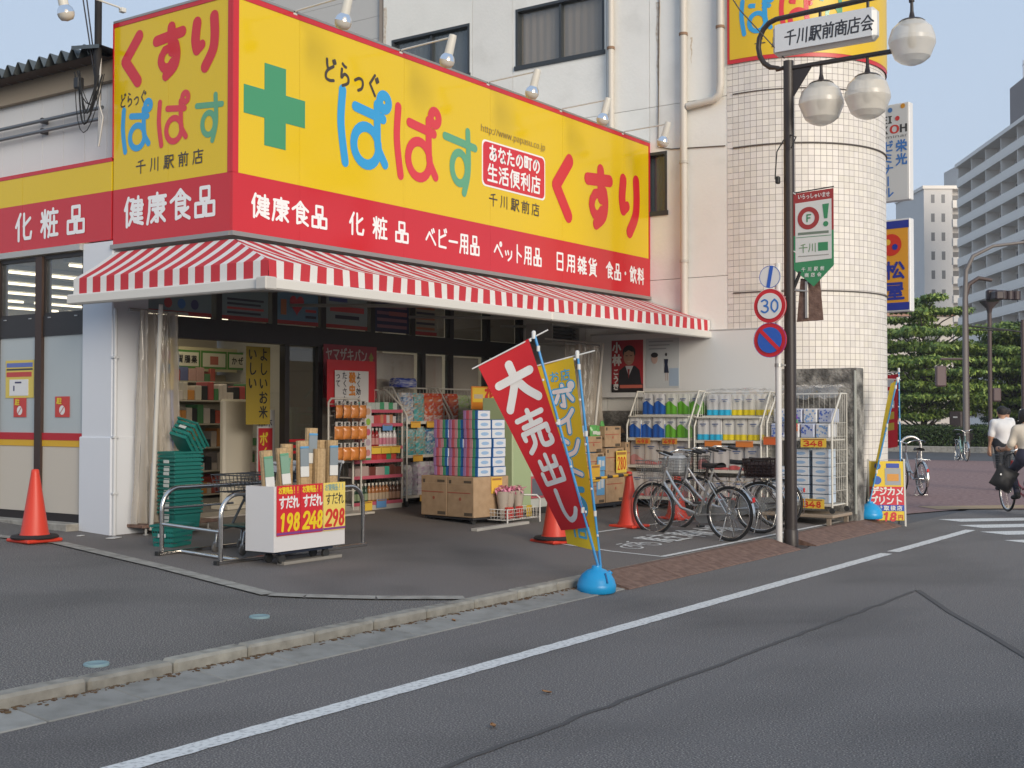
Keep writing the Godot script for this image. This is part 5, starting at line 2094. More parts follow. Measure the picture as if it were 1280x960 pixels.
func layered_tree(called: String, label: String, at: Vector3, h: float, w: float, clear: float, layers: int, dark: Color, light: Color, leaf: float, dens: int) -> void:
	var t := thing(called, label, "tree", at, 0, "trees beyond the crossing")
	var m := MB.new()
	m.tube([V(0, -.1, 0), V(.03, clear, .02), V(-.05, h * .55, .05), V(.02, h * .9, 0)], [.17, .14, .09, .02], 9)
	var c := MB.new()
	for k in layers:
		var v := float(k) / (layers - 1)
		var y := lerpf(clear + .25, h - .25, v)
		var rad := w * .5 * (.55 + .75 * sin(PI * (.18 + .72 * v))) * (1.0 if v < .85 else .6)
		var arms := 7 if v < .8 else 4
		for j in arms:
			var a := TAU * j / arms + k * 1.1 + rng.randf_range(-.3, .3)
			var rr := rad * rng.randf_range(.55, 1.0)
			var tip := V(cos(a) * rr, y + rng.randf_range(-.3, .3), sin(a) * rr)
			m.tube([V(0, y - .5 - .2 * rr, 0), tip * V(.5, 0, .5) + V(0, y - .15, 0), tip], [.05, .03, .01], 5)
			leaf_mass(c, tip * V(.62, 1, .62), V(rr * .5, .15, rr * .5), dens, leaf, dark, light)
			leaf_mass(c, tip, V(.55, .2, .55), dens / 2, leaf, dark, light)
		leaf_mass(c, V(0, y, 0), V(rad * .35, .3, rad * .35), dens, leaf, dark, light)
	part(t, "trunk", m, mats.bark)
	part(t, "crown", c, leaf_mat())


func build_background() -> void:
	var gd := Color(.05, .115, .02)
	var gl := Color(.27, .36, .07)
	layered_tree("street_tree", "broad light green tree with tiers of foliage behind the traffic signal", V(56.5, 0, -17.0), 6.7, 6.6, 1.5, 9, gd, gl, .17, 420)
	layered_tree("street_tree", "smaller yellow green tree right of the traffic signal pole", V(58.5, 0, -13.6), 5.6, 4.8, 1.4, 8, gd, gl, .16, 330)
	layered_tree("street_tree", "tall dark green tree overhanging the frame edge beside the apartment block", V(58.0, 0, -9.3), 9.0, 5.8, 2.0, 11, Color(.01, .03, .008), Color(.05, .09, .022), .18, 330)
	layered_tree("street_tree", "dark tree at the back of the planting behind the parked van", V(74.0, 0, -16.0), 6.6, 7.0, 1.0, 8, Color(.01, .03, .01), Color(.045, .08, .02), .24, 260)
	# planted beds with clipped hedges
	for q in [[52.5, -17.3, 2.4, 5.2, "clipped green hedge in the planted bed left of the standing bicycle"], [52.4, -12.6, 2.2, 3.6, "clipped green hedge in the planted bed behind the pedestrian"], [60.0, -20.0, 2.6, 12.0, "dark hedge on the far side of the cross street"]]:
		var t := thing("hedge", q[4], "hedge", V(q[0] + 1.3, 0, q[1]), 0, "clipped hedges")
		var m := MB.new()
		m.rbox(V(0, .1, 0), V(q[2] + .5, .3, q[3] + .4), .03)
		part(t, "bed_kerb", m, mats.kerb)
		m = MB.new()
		for k in int(q[3] * 2600):
			var p := V(rng.randf_range(-1, 1) * q[2] * .5, .25 + rng.randf() * .75, rng.randf_range(-1, 1) * q[3] * .5)
			# keep the leaves near the faces of the clipped block
			var w := rng.randi() % 3
			if w == 0:
				p.y = .98 + .06 * rng.randfn()
			elif w == 1:
				p.x = -q[2] * .5 + .05 * rng.randfn()
			else:
				p.z = q[3] * .5 * (1 if rng.randf() < .5 else -1) + .05 * rng.randfn()
			leaf_mass(m, p, V(.03, .03, .03), 1, .075, Color(.018, .04, .01), Color(.07, .12, .025))
		part(t, "foliage", m, leaf_mat())
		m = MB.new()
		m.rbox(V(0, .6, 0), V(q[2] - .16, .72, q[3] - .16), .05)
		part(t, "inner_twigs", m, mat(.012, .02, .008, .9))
	far_blocks()
	street_metal()
	vehicles()


func far_blocks() -> void:
	# apartment block in long perspective: local x runs along the balcony face towards the camera, local z out of it
	var fw := Vector3(.8198, 0, -.5726)
	var rt := Vector3(.5726, 0, .8198)
	var far := fw * 176.0 + rt * 62.9
	var dirv := -(fw * .997 + rt * .077).normalized()
	var t := thing("apartment_block", "long beige apartment block with stacked balconies in steep perspective", "building", far, atan2(-dirv.z, dirv.x))
	var beige := mat(.66, .6, .54, .8)
	var light := mat(.86, .8, .73, .8)
	var dk := mat(.1, .09, .09, .7)
	# which side faces the road: local +z is dirv x up
	var side := 1.0
	if Basis(Vector3.UP, atan2(-dirv.z, dirv.x)).z.dot(-rt) < 0:
		side = -1.0
	var m := MB.new()
	m.span(V(0, 0, -side * 1.7), V(64, 36.3, -side * 14))
	part(t, "wall", m, beige)
	m = MB.new()
	m.span(V(-.4, 36.3, side * .3), V(64, 36.8, -side * 14))
	part(t, "roof", m, light)
	for f in 13:
		var y := f * 2.8
		m = MB.new()
		m.span(V(-.3, y - .12, 0), V(64, y + .12, -side * 1.7))
		part(t, "balcony_floor", m, light)
		m = MB.new()
		m.span(V(-.3, y + .12, side * .02), V(64, y + 1.05, -side * .12))
		part(t, "balcony_parapet", m, light)
		for b in 10:
			m = MB.new()
			var x := b * 6.4
			m.span(V(x - .08, y + .12, -side * .1), V(x + .08, y + 2.68, -side * 1.7))
			part(t, "partition", m, light)
			m = MB.new()
			m.span(V(x + .9, y + .2, -side * 1.64), V(x + 2.9, y + 2.2, -side * 1.69))
			part(t, "window", m, dk)
			m = MB.new()
			m.span(V(x + 3.6, y + .2, -side * 1.64), V(x + 5.4, y + 2.2, -side * 1.69))
			part(t, "window", m, dk)
	# roof house and dark tower
	m = MB.new()
	m.span(V(3, 36.8, -side * 4), V(14, 39.6, -side * 12))
	part(t, "roof_house", m, mat(.55, .5, .42, .8))
	m = MB.new()
	m.span(V(15, 36.8, -side * 2.6), V(50, 43.6, -side * 13))
	part(t, "roof_tower", m, mat(.2, .17, .165, .7))
	for q in [[16.0, 47.0], [22.0, 46.2]]:
		m = MB.new()
		m.bar(V(q[0], 43.5, -side * 4), V(q[0], q[1], -side * 4), .06, 5)
		m.bar(V(q[0] - .5, q[1] - .6, -side * 4), V(q[0] + .5, q[1] - .6, -side * 4), .04, 5)
		part(t, "aerial", m, mat(.3, .3, .3, .6))
	# slimmer block behind it, seen end on
	var o := fw * 192.0 + rt * 63.4
	t = thing("apartment_block", "slim pale apartment block with one column of balconies left of the long block", "building", o, atan2(-rt.z, rt.x))
	m = MB.new()
	m.span(V(0, 0, 0), V(4.4, 36.2, -14))
	m.span(V(4.4, 0, -1.4), V(9.0, 36.2, -14))
	part(t, "wall", m, mat(.66, .63, .6, .8))
	m = MB.new()
	m.span(V(-.2, 36.2, .2), V(9.0, 36.7, -14))
	part(t, "roof", m, light)
	m = MB.new()
	m.span(V(6.6, 36.7, -3), V(9.0, 40.6, -10))
	part(t, "roof_house", m, mat(.46, .44, .42, .8))
	for f in 12:
		var y := 1.2 + f * 2.93
		m = MB.new()
		m.span(V(4.4, y, .2), V(7.4, y + 1.0, .05))
		m.span(V(4.4, y - .15, .2), V(7.4, y, -1.4))
		part(t, "balcony", m, light)
		m = MB.new()
		m.span(V(4.8, y + .2, -1.38), V(7.0, y + 2.0, -1.42))
		part(t, "window", m, mat(.06, .06, .065, .4))
		for x in [1.1, 2.7]:
			m = MB.new()
			m.span(V(x, y + .6, .02), V(x + .55, y + 1.9, -.05))
			part(t, "window", m, mat(.14, .14, .145, .4))
	# low shops seen between the leaves
	o = fw * 95.0 + rt * 28.5
	t = thing("low_house", "low beige house half hidden behind the light green tree", "building", o, atan2(-rt.z, rt.x))
	m = MB.new()
	m.span(V(-2, 0, 0), V(5.0, 9.0, -8))
	part(t, "wall", m, mat(.5, .46, .42, .8))
	m = MB.new()
	m.span(V(-2.2, 9.0, .2), V(5.2, 9.4, -8))
	part(t, "roof", m, mat(.35, .2, .14, .8))
	for f in 3:
		for x in [-1.2, .8, 2.8]:
			m = MB.new()
			m.span(V(x, 1.0 + f * 2.8, .03), V(x + 1.2, 2.4 + f * 2.8, -.04))
			part(t, "window", m, mat(.08, .085, .09, .4))


func street_metal() -> void:
	var brown := mat(.075, .05, .045, .55)
	var fw := Vector3(.8198, 0, -.5726)
	var rt := Vector3(.5726, 0, .8198)
	# signal mast with arm
	var base := fw * 47.0 + rt * 17.05
	var t := thing("traffic_signal", "brown traffic signal mast with curved top arm seen from behind", "traffic signal", base, atan2(-rt.z, rt.x))
	var m := MB.new()
	m.tube([V(0, 0, 0), V(0, 4.6, 0), V(0, 6.0, 0), V(.12, 6.45, 0), V(.5, 6.7, 0), V(1.0, 6.62, 0)], [.13, .115, .1, .09, .08, .07], 10)
	part(t, "mast", m, brown)
	m = MB.new()
	m.bar(V(0, 3.65, 0), V(-.95, 3.65, 0), .05, 8)
	part(t, "side_arm", m, brown)
	m = MB.new()
	m.rbox(V(-.95, 3.0, 0), V(.4, .78, .2), .05)
	part(t, "pedestrian_signal", m, mat(.12, .08, .08, .6))
	m = MB.new()
	m.rbox(V(1.0, 6.05, 0), V(.42, .42, .25), .06)
	m.rbox(V(1.05, 6.0, .2), V(.34, .36, 1.0), .06)
	for k in 3:
		m.xf = Transform3D(Basis(Vector3.UP, .5), V(1.35 + .3 * k, 6.05, .1 - .1 * k))
		m.lathe(Vector3.ZERO, [Vector2(.17, -.16), Vector2(.17, .16), Vector2(.12, .17)], 10)
	part(t, "signal_head", m, mat(.035, .02, .022, .5))
	m = MB.new()
	m.tube([V(.05, 4.9, 0), V(1.4, 4.75, .2), V(3.8, 4.3, .5)], .035, 6)
	m.tube([V(.05, 4.75, 0), V(1.4, 4.72, .2), V(3.8, 4.5, .5)], .03, 6)
	part(t, "cable", m, mat(.02, .02, .02, .6))
	# slim lamp posts
	base = fw * 50.0 + rt * 19.1
	t = thing("street_lamp", "thin brown street lamp with a bowl top beside the signal mast", "street lamp", base, atan2(-rt.z, rt.x))
	m = MB.new()
	m.bar(V(0, 0, 0), V(0, 5.6, 0), .085, 10)
	part(t, "post", m, brown)
	m = MB.new()
	m.lathe(V(0, 5.6, 0), [Vector2(.08, 0), Vector2(.12, .2), Vector2(.36, .45), Vector2(.38, .5), Vector2(.0, .5)], 14)
	part(t, "bowl", m, mat(.06, .045, .045, .5))
	m = MB.new()
	m.rbox(V(.25, 2.35, 0), V(.34, .55, .2), .05)
	part(t, "signal_box", m, mat(.1, .065, .065, .6))
	base = fw * 40.0 + rt * 17.2
	t = thing("street_lamp", "tall brown lamp post at the frame edge with an arching arm over the van", "street lamp", base, atan2(-rt.z, rt.x))
	m = MB.new()
	m.bar(V(-.85, 0, 0), V(-.85, 4.6, 0), .07, 10)
	m.tube([V(-3.3, 2.0, 0), V(-3.3, 2.0, .01)], .001, 4)
	part(t, "post", m, brown)
	base = fw * 44.0 + rt * 16.0
	t = thing("street_lamp", "grey lamp post with a long arching arm behind the signal mast", "street lamp", base, atan2(-rt.z, rt.x))
	m = MB.new()
	m.tube([V(-.2, 0, .4), V(-.2, 5.6, .4), V(-.15, 6.6, .4), V(.1, 7.1, .4), V(.8, 7.45, .4), V(2.0, 7.6, .4), V(3.5, 7.65, .4)], [.1, .08, .075, .07, .06, .05, .05], 10)
	part(t, "post", m, mat(.16, .14, .13, .5))
	m = MB.new()
	m.rbox(V(3.9, 7.62, .4), V(.9, .12, .25), .04)
	part(t, "lantern", m, mat(.3, .3, .3, .4))
	# hoop barrier
	t = thing("hoop_barrier", "steel hoop barrier on the brick pavement beyond the corner", "barrier", V(41.8, 0, -13.0), atan2(-rt.z, rt.x))
	m = MB.new()
	var pts := [V(-.33, 0, 0)]
	for k in 11:
		var a := PI - PI * k / 10
		pts.append(V(cos(a) * .33, .55 + sin(a) * .28, 0))
	pts.append(V(.33, 0, 0))
	m.tube(pts, .045, 10)
	part(t, "hoop", m, mat(.5, .49, .47, .3, .8))
	for sx in [-.33, .33]:
		m = MB.new()
		m.lathe(V(sx, 0, 0), [Vector2(.09, .0), Vector2(.09, .03), Vector2(.05, .035)], 12)
		part(t, "foot_plate", m, mat(.3, .3, .3, .4, .6))
	# guard rail along the cross street
	t = thing("guard_rail", "white pipe guard rail along the far side of the cross street", "railing", V(56.0, 0, -12.0))
	for y in [.45, .75]:
		m = MB.new()
		m.bar(V(0, y, -14), V(0, y, 10), .035, 6)
		part(t, "rail", m, mat(.55, .55, .55, .4))
	for k in 13:
		m = MB.new()
		m.bar(V(0, 0, -14 + k * 2.0), V(0, .85, -14 + k * 2.0), .05, 8)
		part(t, "post", m, mat(.5, .5, .5, .4))
	# information pillar among the hedges
	t = thing("control_cabinet", "dark brown control cabinet standing in the hedge", "cabinet", V(54.2, 0, -14.9))
	m = MB.new()
	m.rbox(V(0, .85, 0), V(.5, 1.7, .5), .03)
	part(t, "case", m, mat(.045, .03, .028, .5))
	m = MB.new()
	m.rbox(V(-.26, 1.45, 0), V(.01, .06, .18), .002)
	m.rbox(V(-.26, .95, .02), V(.01, .09, .09), .002)
	part(t, "label_plate", m, mat(.5, .5, .5, .5))


func wheel_disc(t: Node, at: Vector3, r: float, w: float) -> void:
	var m := MB.new()
	m.xf = Transform3D(Basis(Vector3.RIGHT, PI / 2), at)
	m.lathe(V(0, -w / 2, 0), [Vector2(r * .6, .0), Vector2(r * .94, .0), Vector2(r, w * .2), Vector2(r, w * .8), Vector2(r * .94, w), Vector2(r * .6, w)], 18)
	var o := part(t, "wheel", m, mat(.015, .015, .016, .8))
	m = MB.new()
	m.xf = Transform3D(Basis(Vector3.RIGHT, PI / 2), at)
	m.lathe(V(0, -w / 2, 0), [Vector2(.0, .02), Vector2(r * .6, .02), Vector2(r * .6, w - .02), Vector2(0, w - .02)], 18)
	part(o, "hub", m, mat(.3, .3, .3, .4, .6))


func vehicles() -> void:
	var fw := Vector3(.8198, 0, -.5726)
	var rt := Vector3(.5726, 0, .8198)
	# white truck seen from the rear, driving away
	var at := fw * 72.0 + rt * 22.9
	var t := thing("truck", "white box truck seen from the rear through the trees", "truck", at, atan2(-fw.z, fw.x))
	var m := MB.new()
	m.rbox(V(2.6, 1.55, 0), V(5.2, 1.75, 1.9), .06)
	part(t, "cargo_box", m, mat(.66, .6, .54, .5))
	m = MB.new()
	m.rbox(V(5.9, 1.25, 0), V(1.4, 1.5, 1.75), .15)
	part(t, "cab", m, mat(.62, .6, .57, .35))
	m = MB.new()
	m.span(V(.1, .45, -.85), V(6.4, .66, .85))
	m.span(V(.0, .42, -.85), V(.1, .62, .85))
	part(t, "chassis", m, mat(.02, .02, .02, .7))
	for k in 4:
		m = MB.new()
		m.span(V(-.03, .75, -.72 + k * .48), V(-.005, 2.35, -.7 + k * .48))
		part(t, "door_bar", m, mat(.45, .42, .4, .4))
	for s in [-1.0, 1.0]:
		m = MB.new()
		m.rbox(V(-.03, .58, s * .66), V(.05, .13, .32), .01)
		part(t, "tail_lamp", m, mat(.62, .03, .02, .3))
		wheel_disc(t, V(1.0, .35, s * .78), .35, .25)
		wheel_disc(t, V(5.6, .35, s * .78), .35, .25)
	m = MB.new()
	m.rbox(V(-.02, .58, 0), V(.03, .15, .34), .004)
	part(t, "number_plate", m, mat(.6, .6, .55, .5))
	# silver van at the frame edge
	at = fw * 62.0 + rt * 26.2
	t = thing("van", "silver van parked under the dark tree behind the cyclist", "van", at, atan2(-rt.z, rt.x))
	m = MB.new()
	m.xf = Transform3D(Basis.IDENTITY, V(0, 0, -.8))
	m.prism([Vector2(-2.1, .35), Vector2(2.2, .35), Vector2(2.2, 2.0), Vector2(1.9, 2.12), Vector2(-.9, 2.12), Vector2(-1.3, 2.02), Vector2(-1.75, 1.35), Vector2(-2.15, 1.1)], 0, 1.6)
	part(t, "body", m, mat(.45, .47, .48, .3, .3))
	for q in [[[-1.52, 1.35], [-1.22, 1.92], [-.75, 1.92], [-.75, 1.35]], [[-.65, 1.35], [-.65, 1.92], [.55, 1.92], [.55, 1.35]], [[.65, 1.35], [.65, 1.92], [1.95, 1.92], [1.95, 1.35]]]:
		var pl := []
		for w in q:
			pl.append(Vector2(w[0], w[1]))
		m = MB.new()
		m.prism(pl, .79, .806)
		part(t, "side_window", m, mat(.04, .05, .05, .1))
	for x in [-1.4, 1.4]:
		wheel_disc(t, V(x, .33, .72), .33, .22)
		wheel_disc(t, V(x, .33, -.72), .33, .22)
	m = MB.new()
	m.rbox(V(-2.12, .95, .6), V(.12, .18, .3), .03)
	part(t, "headlight", m, mat(.7, .7, .7, .1))


# ---------------------------------------------------------------- across the street, out of frame: it shades the near road
func build_opposite() -> void:
	var t := thing("opposite_house", "low flat roofed building across the street whose shade falls on the near road", "building", V(-10, 0, 7.0))
	var m := MB.new()
	m.span(V(-6, -.05, 0), V(14.2, 3.2, 7))
	part(t, "wall", m, mat(.4, .37, .33, .8))
	m = MB.new()
	m.span(V(-6.2, 3.2, -.15), V(14.4, 3.45, 7.2))
	part(t, "roof", m, mat(.12, .11, .11, .7))
	for k in 5:
		m = MB.new()
		m.span(V(-4.5 + k * 3.8, .9, -.03), V(-2.5 + k * 3.8, 2.4, .04))
		part(t, "window", m, mat(.05, .055, .06, .15))


# ---------------------------------------------------------------- things standing on the forecourt
func traffic_cone(label: String, at: Vector3, s: float, weight: bool) -> void:
	var t := thing("traffic_cone", label, "traffic cone", at, rng.randf_range(-.4, .4), "traffic cones")
	var orange := mat(.62, .045, .02, .45)
	var m := MB.new()
	m.lathe(Vector3.ZERO, [Vector2(.155 * s, .035 * s), Vector2(.15 * s, .05 * s), Vector2(.13 * s, .09 * s), Vector2(.04 * s, .66 * s), Vector2(.036 * s, .69 * s), Vector2(.026 * s, .7 * s), Vector2(.022 * s, .68 * s)], 24)
	part(t, "cone", m, orange)
	m = MB.new()
	m.rbox(V(0, .018 * s, 0), V(.38 * s, .035 * s, .38 * s), .012)
	part(t, "base", m, orange)
	if weight:
		m = MB.new()
		var pr := [Vector2(.165 * s, .036 * s), Vector2(.22 * s, .036 * s), Vector2(.225 * s, .05 * s), Vector2(.21 * s, .066 * s), Vector2(.15 * s, .07 * s)]
		m.lathe(Vector3.ZERO, pr, 20)
		part(t, "weight_ring", m, mat(.02, .016, .015, .7))


func build_forecourt_things() -> void:
	traffic_cone("orange traffic cone alone beside the cream side wall", V(7.62, gy(-11.2), -11.2), 1.04, true)
	traffic_cone("orange traffic cone with black weight behind the red flag", V(11.78, gy(-7.65), -7.65), 1.05, true)
	traffic_cone("orange traffic cone seen through the front wheel of the silver bicycle", V(13.82, gy(-7.85), -7.85), 1.0, false)
	traffic_cone("orange traffic cone between the bicycles and the racks", V(15.2, gy(-7.9), -7.9), 1.0, false)
	# black and yellow bar hung from cone to cone
	var t := thing("barrier_bar", "yellow and black striped bar laid from cone to cone", "bar", V(11.84, gy(-7.65) + .66, -7.66))
	var d := V(13.78, gy(-7.85) + .66, -7.84) - V(11.84, gy(-7.65) + .66, -7.66)
	for k in 12:
		var m := MB.new()
		m.bar(d * (k / 12.0), d * ((k + 1) / 12.0), .017, 8)
		part(t, "band", m, mat(.66, .36, .02, .5) if k % 2 else mat(.02, .02, .02, .5))
	for q in [Vector3.ZERO, d]:
		var m := MB.new()
		m.torus(q, Vector3.UP, .045, .008, 16, 6)
		part(t, "end_ring", m, mat(.02, .02, .02, .5))
	corral()
	carts()
	baskets()
	blind_box()
	flower_basket()


func corral() -> void:
	var t := thing("cart_corral", "chrome rail corral for shopping carts beside the white bin", "railing", V(7.92, 0, -9.2))
	var ch := mat(.62, .6, .57, .18, 1.0)
	for z in [-.42, .4]:
		var g := gy(-9.2 + z)
		var m := MB.new()
		var pts := [V(0, g + .03, z)]
		pts.append(V(0, g + .42, z))
		for k in 8:
			var a := PI - PI / 2 * (k + 1) / 8
			pts.append(V(.2 + cos(a) * .2, g + .44 + sin(a) * .2, z))
		pts.append(V(1.75, g + .64, z))
		for k in 8:
			var a := PI / 2 - PI / 2 * (k + 1) / 8
			pts.append(V(1.75 + cos(a) * .2, g + .44 + sin(a) * .2, z))
		pts.append(V(1.95, g + .03, z))
		m.tube(pts, .022, 12)
		part(t, "hoop", m, ch)
		m = MB.new()
		m.rbox(V(.97, g + .02, z), V(2.06, .035, .05), .006)
		part(t, "floor_rail", m, ch)
		m = MB.new()
		m.rbox(V(-.05, g + .02, z), V(.03, .045, .06), .006)
		part(t, "rubber_end", m, mat(.02, .02, .02, .8))
	var g0 := gy(-9.62)
	var g1 := gy(-8.8)
	var m := MB.new()
	m.bar(V(0, g0 + .3, -.42), V(0, g1 + .3, .4), .017, 10)
	part(t, "cross_bar", m, ch)
	m = MB.new()
	m.bar(V(.22, g0 + .022, -.42), V(.22, g1 + .022, .4), .02, 8)
	part(t, "floor_bar", m, ch)
	m = MB.new()
	m.bar(V(.9, g0 + .45, -.42), V(.02, g0 + .45, -.42), .012, 8)
	part(t, "side_bar", m, ch)


func wire_box(m: MB, o: Vector3, s: Vector3, taper: float, nx: int, ny: int, nz: int, r: float) -> void:
	# open basket of wires, wider at the top by taper
	var q := func(u: float, v: float, w: float) -> Vector3:
		var k := 1.0 + taper * v
		return o + V((u - .5) * s.x * k, v * s.y, (w - .5) * s.z * k)
	for j in ny + 1:
		var v := float(j) / ny
		m.tube([q.call(0, v, 0), q.call(1, v, 0), q.call(1, v, 1), q.call(0, v, 1), q.call(0, v, 0)], r * (1.8 if j == ny else 1.0), 4, false)
	for i in nx + 1:
		var u := float(i) / nx
		m.tube([q.call(u, 1, 0), q.call(u, 0, 0), q.call(u, 0, 1), q.call(u, 1, 1)], r, 4, false)
	for i in nz + 1:
		var w := float(i) / nz
		m.tube([q.call(0, 1, w), q.call(0, 0, w), q.call(1, 0, w), q.call(1, 1, w)], r, 4, false)


func carts() -> void:
	var dark := mat(.1, .105, .11, .35, .7)
	var grey := mat(.32, .32, .32, .3, .8)
	var proto: Node3D
	for k in 3:
		var at := V(8.78 + .33 * k, gy(-9.25), -9.28)
		if k > 0:
			copy(proto, "shopping_cart", at, 0, ["", "grey wire shopping cart nested between the two others in the corral", "grey wire shopping cart with its handle deepest inside the corral"][k], "nested shopping carts")
			continue
		var t := thing("shopping_cart", "grey wire shopping cart at the open end of the corral", "shopping cart", at, 0, "nested shopping carts")
		proto = t
		var m := MB.new()
		wire_box(m, V(.0, .6, 0), V(.62, .17, .42), .12, 12, 3, 9, .0035)
		part(t, "upper_basket", m, dark)
		m = MB.new()
		m.rbox(V(.0, .27, 0), V(.55, .015, .38), .005)
		part(t, "lower_tray", m, mat(.015, .075, .06, .5))
		for z in [-.19, .19]:
			m = MB.new()
			m.tube([V(-.32, .1, z), V(-.3, .22, z), V(-.1, .25, z), V(.33, .14, z)], .013, 8)
			part(t, "base_frame", m, grey)
			m = MB.new()
			m.tube([V(-.12, .25, z), V(.1, .58, z), V(.34, .62, z), V(.42, .86, z)], .013, 8)
			m.tube([V(.28, .15, z), V(.02, .58, z)], .011, 8)
			part(t, "upright", m, dark)
		m = MB.new()
		m.bar(V(.42, .86, -.21), V(.42, .86, .21), .018, 10)
		part(t, "handle", m, mat(.5, .5, .5, .4))
		m = MB.new()
		m.rbox(V(.36, .8, 0), V(.012, .08, .34), .004)
		part(t, "handle_plate", m, mat(.58, .58, .58, .4))
		for q in [V(-.32, 0, -.19), V(-.32, 0, .19), V(.33, 0, -.19), V(.33, 0, .19)]:
			m = MB.new()
			m.xf = Transform3D(Basis(Vector3.RIGHT, PI / 2), q + V(0, .05, 0))
			m.lathe(V(0, -.015, 0), [Vector2(.0, .0), Vector2(.045, .0), Vector2(.05, .006), Vector2(.05, .024), Vector2(.045, .03), Vector2(.0, .03)], 14)
			var c := part(t, "caster", m, mat(.12, .11, .1, .6))
			m = MB.new()
			m.rbox(q + V(0, .085, 0), V(.035, .05, .05), .004)
			part(c, "fork", m, grey)


func baskets() -> void:
	# one moulded basket with handles, then a stack
	var green := mat(.012, .17, .145, .45)
	var proto: Node3D
	var g := gy(-10.78)
	var n := 16
	for k in n + 1:
		var at := V(9.12 + .004 * (k % 3), g + .03 + k * .043, -10.78)
		var label: String = "green shopping basket, " + ORD[mini(k, 15)] + " from the bottom of the stack by the vinyl curtain"
		if k == n:
			label = "green plastic shopping basket tipped on edge on top of the nested stack"
		if k > 0:
			var c := copy(proto, "shopping_basket", at, 0, label, "stacked green shopping baskets")
			if k == n:
				c.position = V(9.16, g + .03 + n * .043 + .24, -10.8)
				c.rotation = Vector3(.25, .2, -.75)
			continue
		var t := thing("shopping_basket", label, "shopping basket", at, 0, "stacked green shopping baskets")
		proto = t
		var m := MB.new()
		var w := .36
		var d := .25
		var h := .21
		for side in 4:
			var a := side * PI / 2
			var b := Basis(Vector3.UP, a)
			var lw := w if side % 2 == 0 else d
			var ld := d if side % 2 == 0 else w
			m.xf = Transform3D(b, Vector3.ZERO)
			for j in 4:
				var y0 := j * h / 4
				var y1 := (j + .62) * h / 4
				var k0 := .88 + .12 * y0 / h
				var k1 := .88 + .12 * y1 / h
				m.quad(V(-lw / 2 * k0, y0, ld / 2 * k0), V(lw / 2 * k0, y0, ld / 2 * k0), V(lw / 2 * k1, y1, ld / 2 * k1), V(-lw / 2 * k1, y1, ld / 2 * k1))
			for j in 9:
				var u := (j / 8.0 - .5) * lw
				m.quad(V((u - .004) * .88, 0, ld / 2 * .88 + .001), V((u + .004) * .88, 0, ld / 2 * .88 + .001), V(u + .004, h, ld / 2 + .001), V(u - .004, h, ld / 2 + .001))
		m.xf = Transform3D.IDENTITY
		m.quad(V(-w / 2 * .88, .002, d / 2 * .88), V(w / 2 * .88, .002, d / 2 * .88), V(w / 2 * .88, .002, -d / 2 * .88), V(-w / 2 * .88, .002, -d / 2 * .88))
		part(t, "body", m, green)
		m = MB.new()
		for s in [-1.0, 1.0]:
			m.rbox(V(0, h, s * (d / 2 + .008)), V(w + .04, .026, .018), .005)
			m.rbox(V(s * (w / 2 + .008), h, 0), V(.018, .026, d + .002), .005)
		part(t, "rim", m, mat(.01, .14, .12, .4))
		m = MB.new()
		m.rbox(V(-w / 2 - .012, h * .55, .0), V(.004, .035, .09), .001)
		part(t, "label_plate", m, mat(.5, .55, .54, .5))
	# loose basket at the corral
	var c := copy(proto, "shopping_basket", V(8.45, gy(-10.1), -10.1), .3, "single green plastic shopping basket on the ground behind the corral")
	c.remove_meta("group")


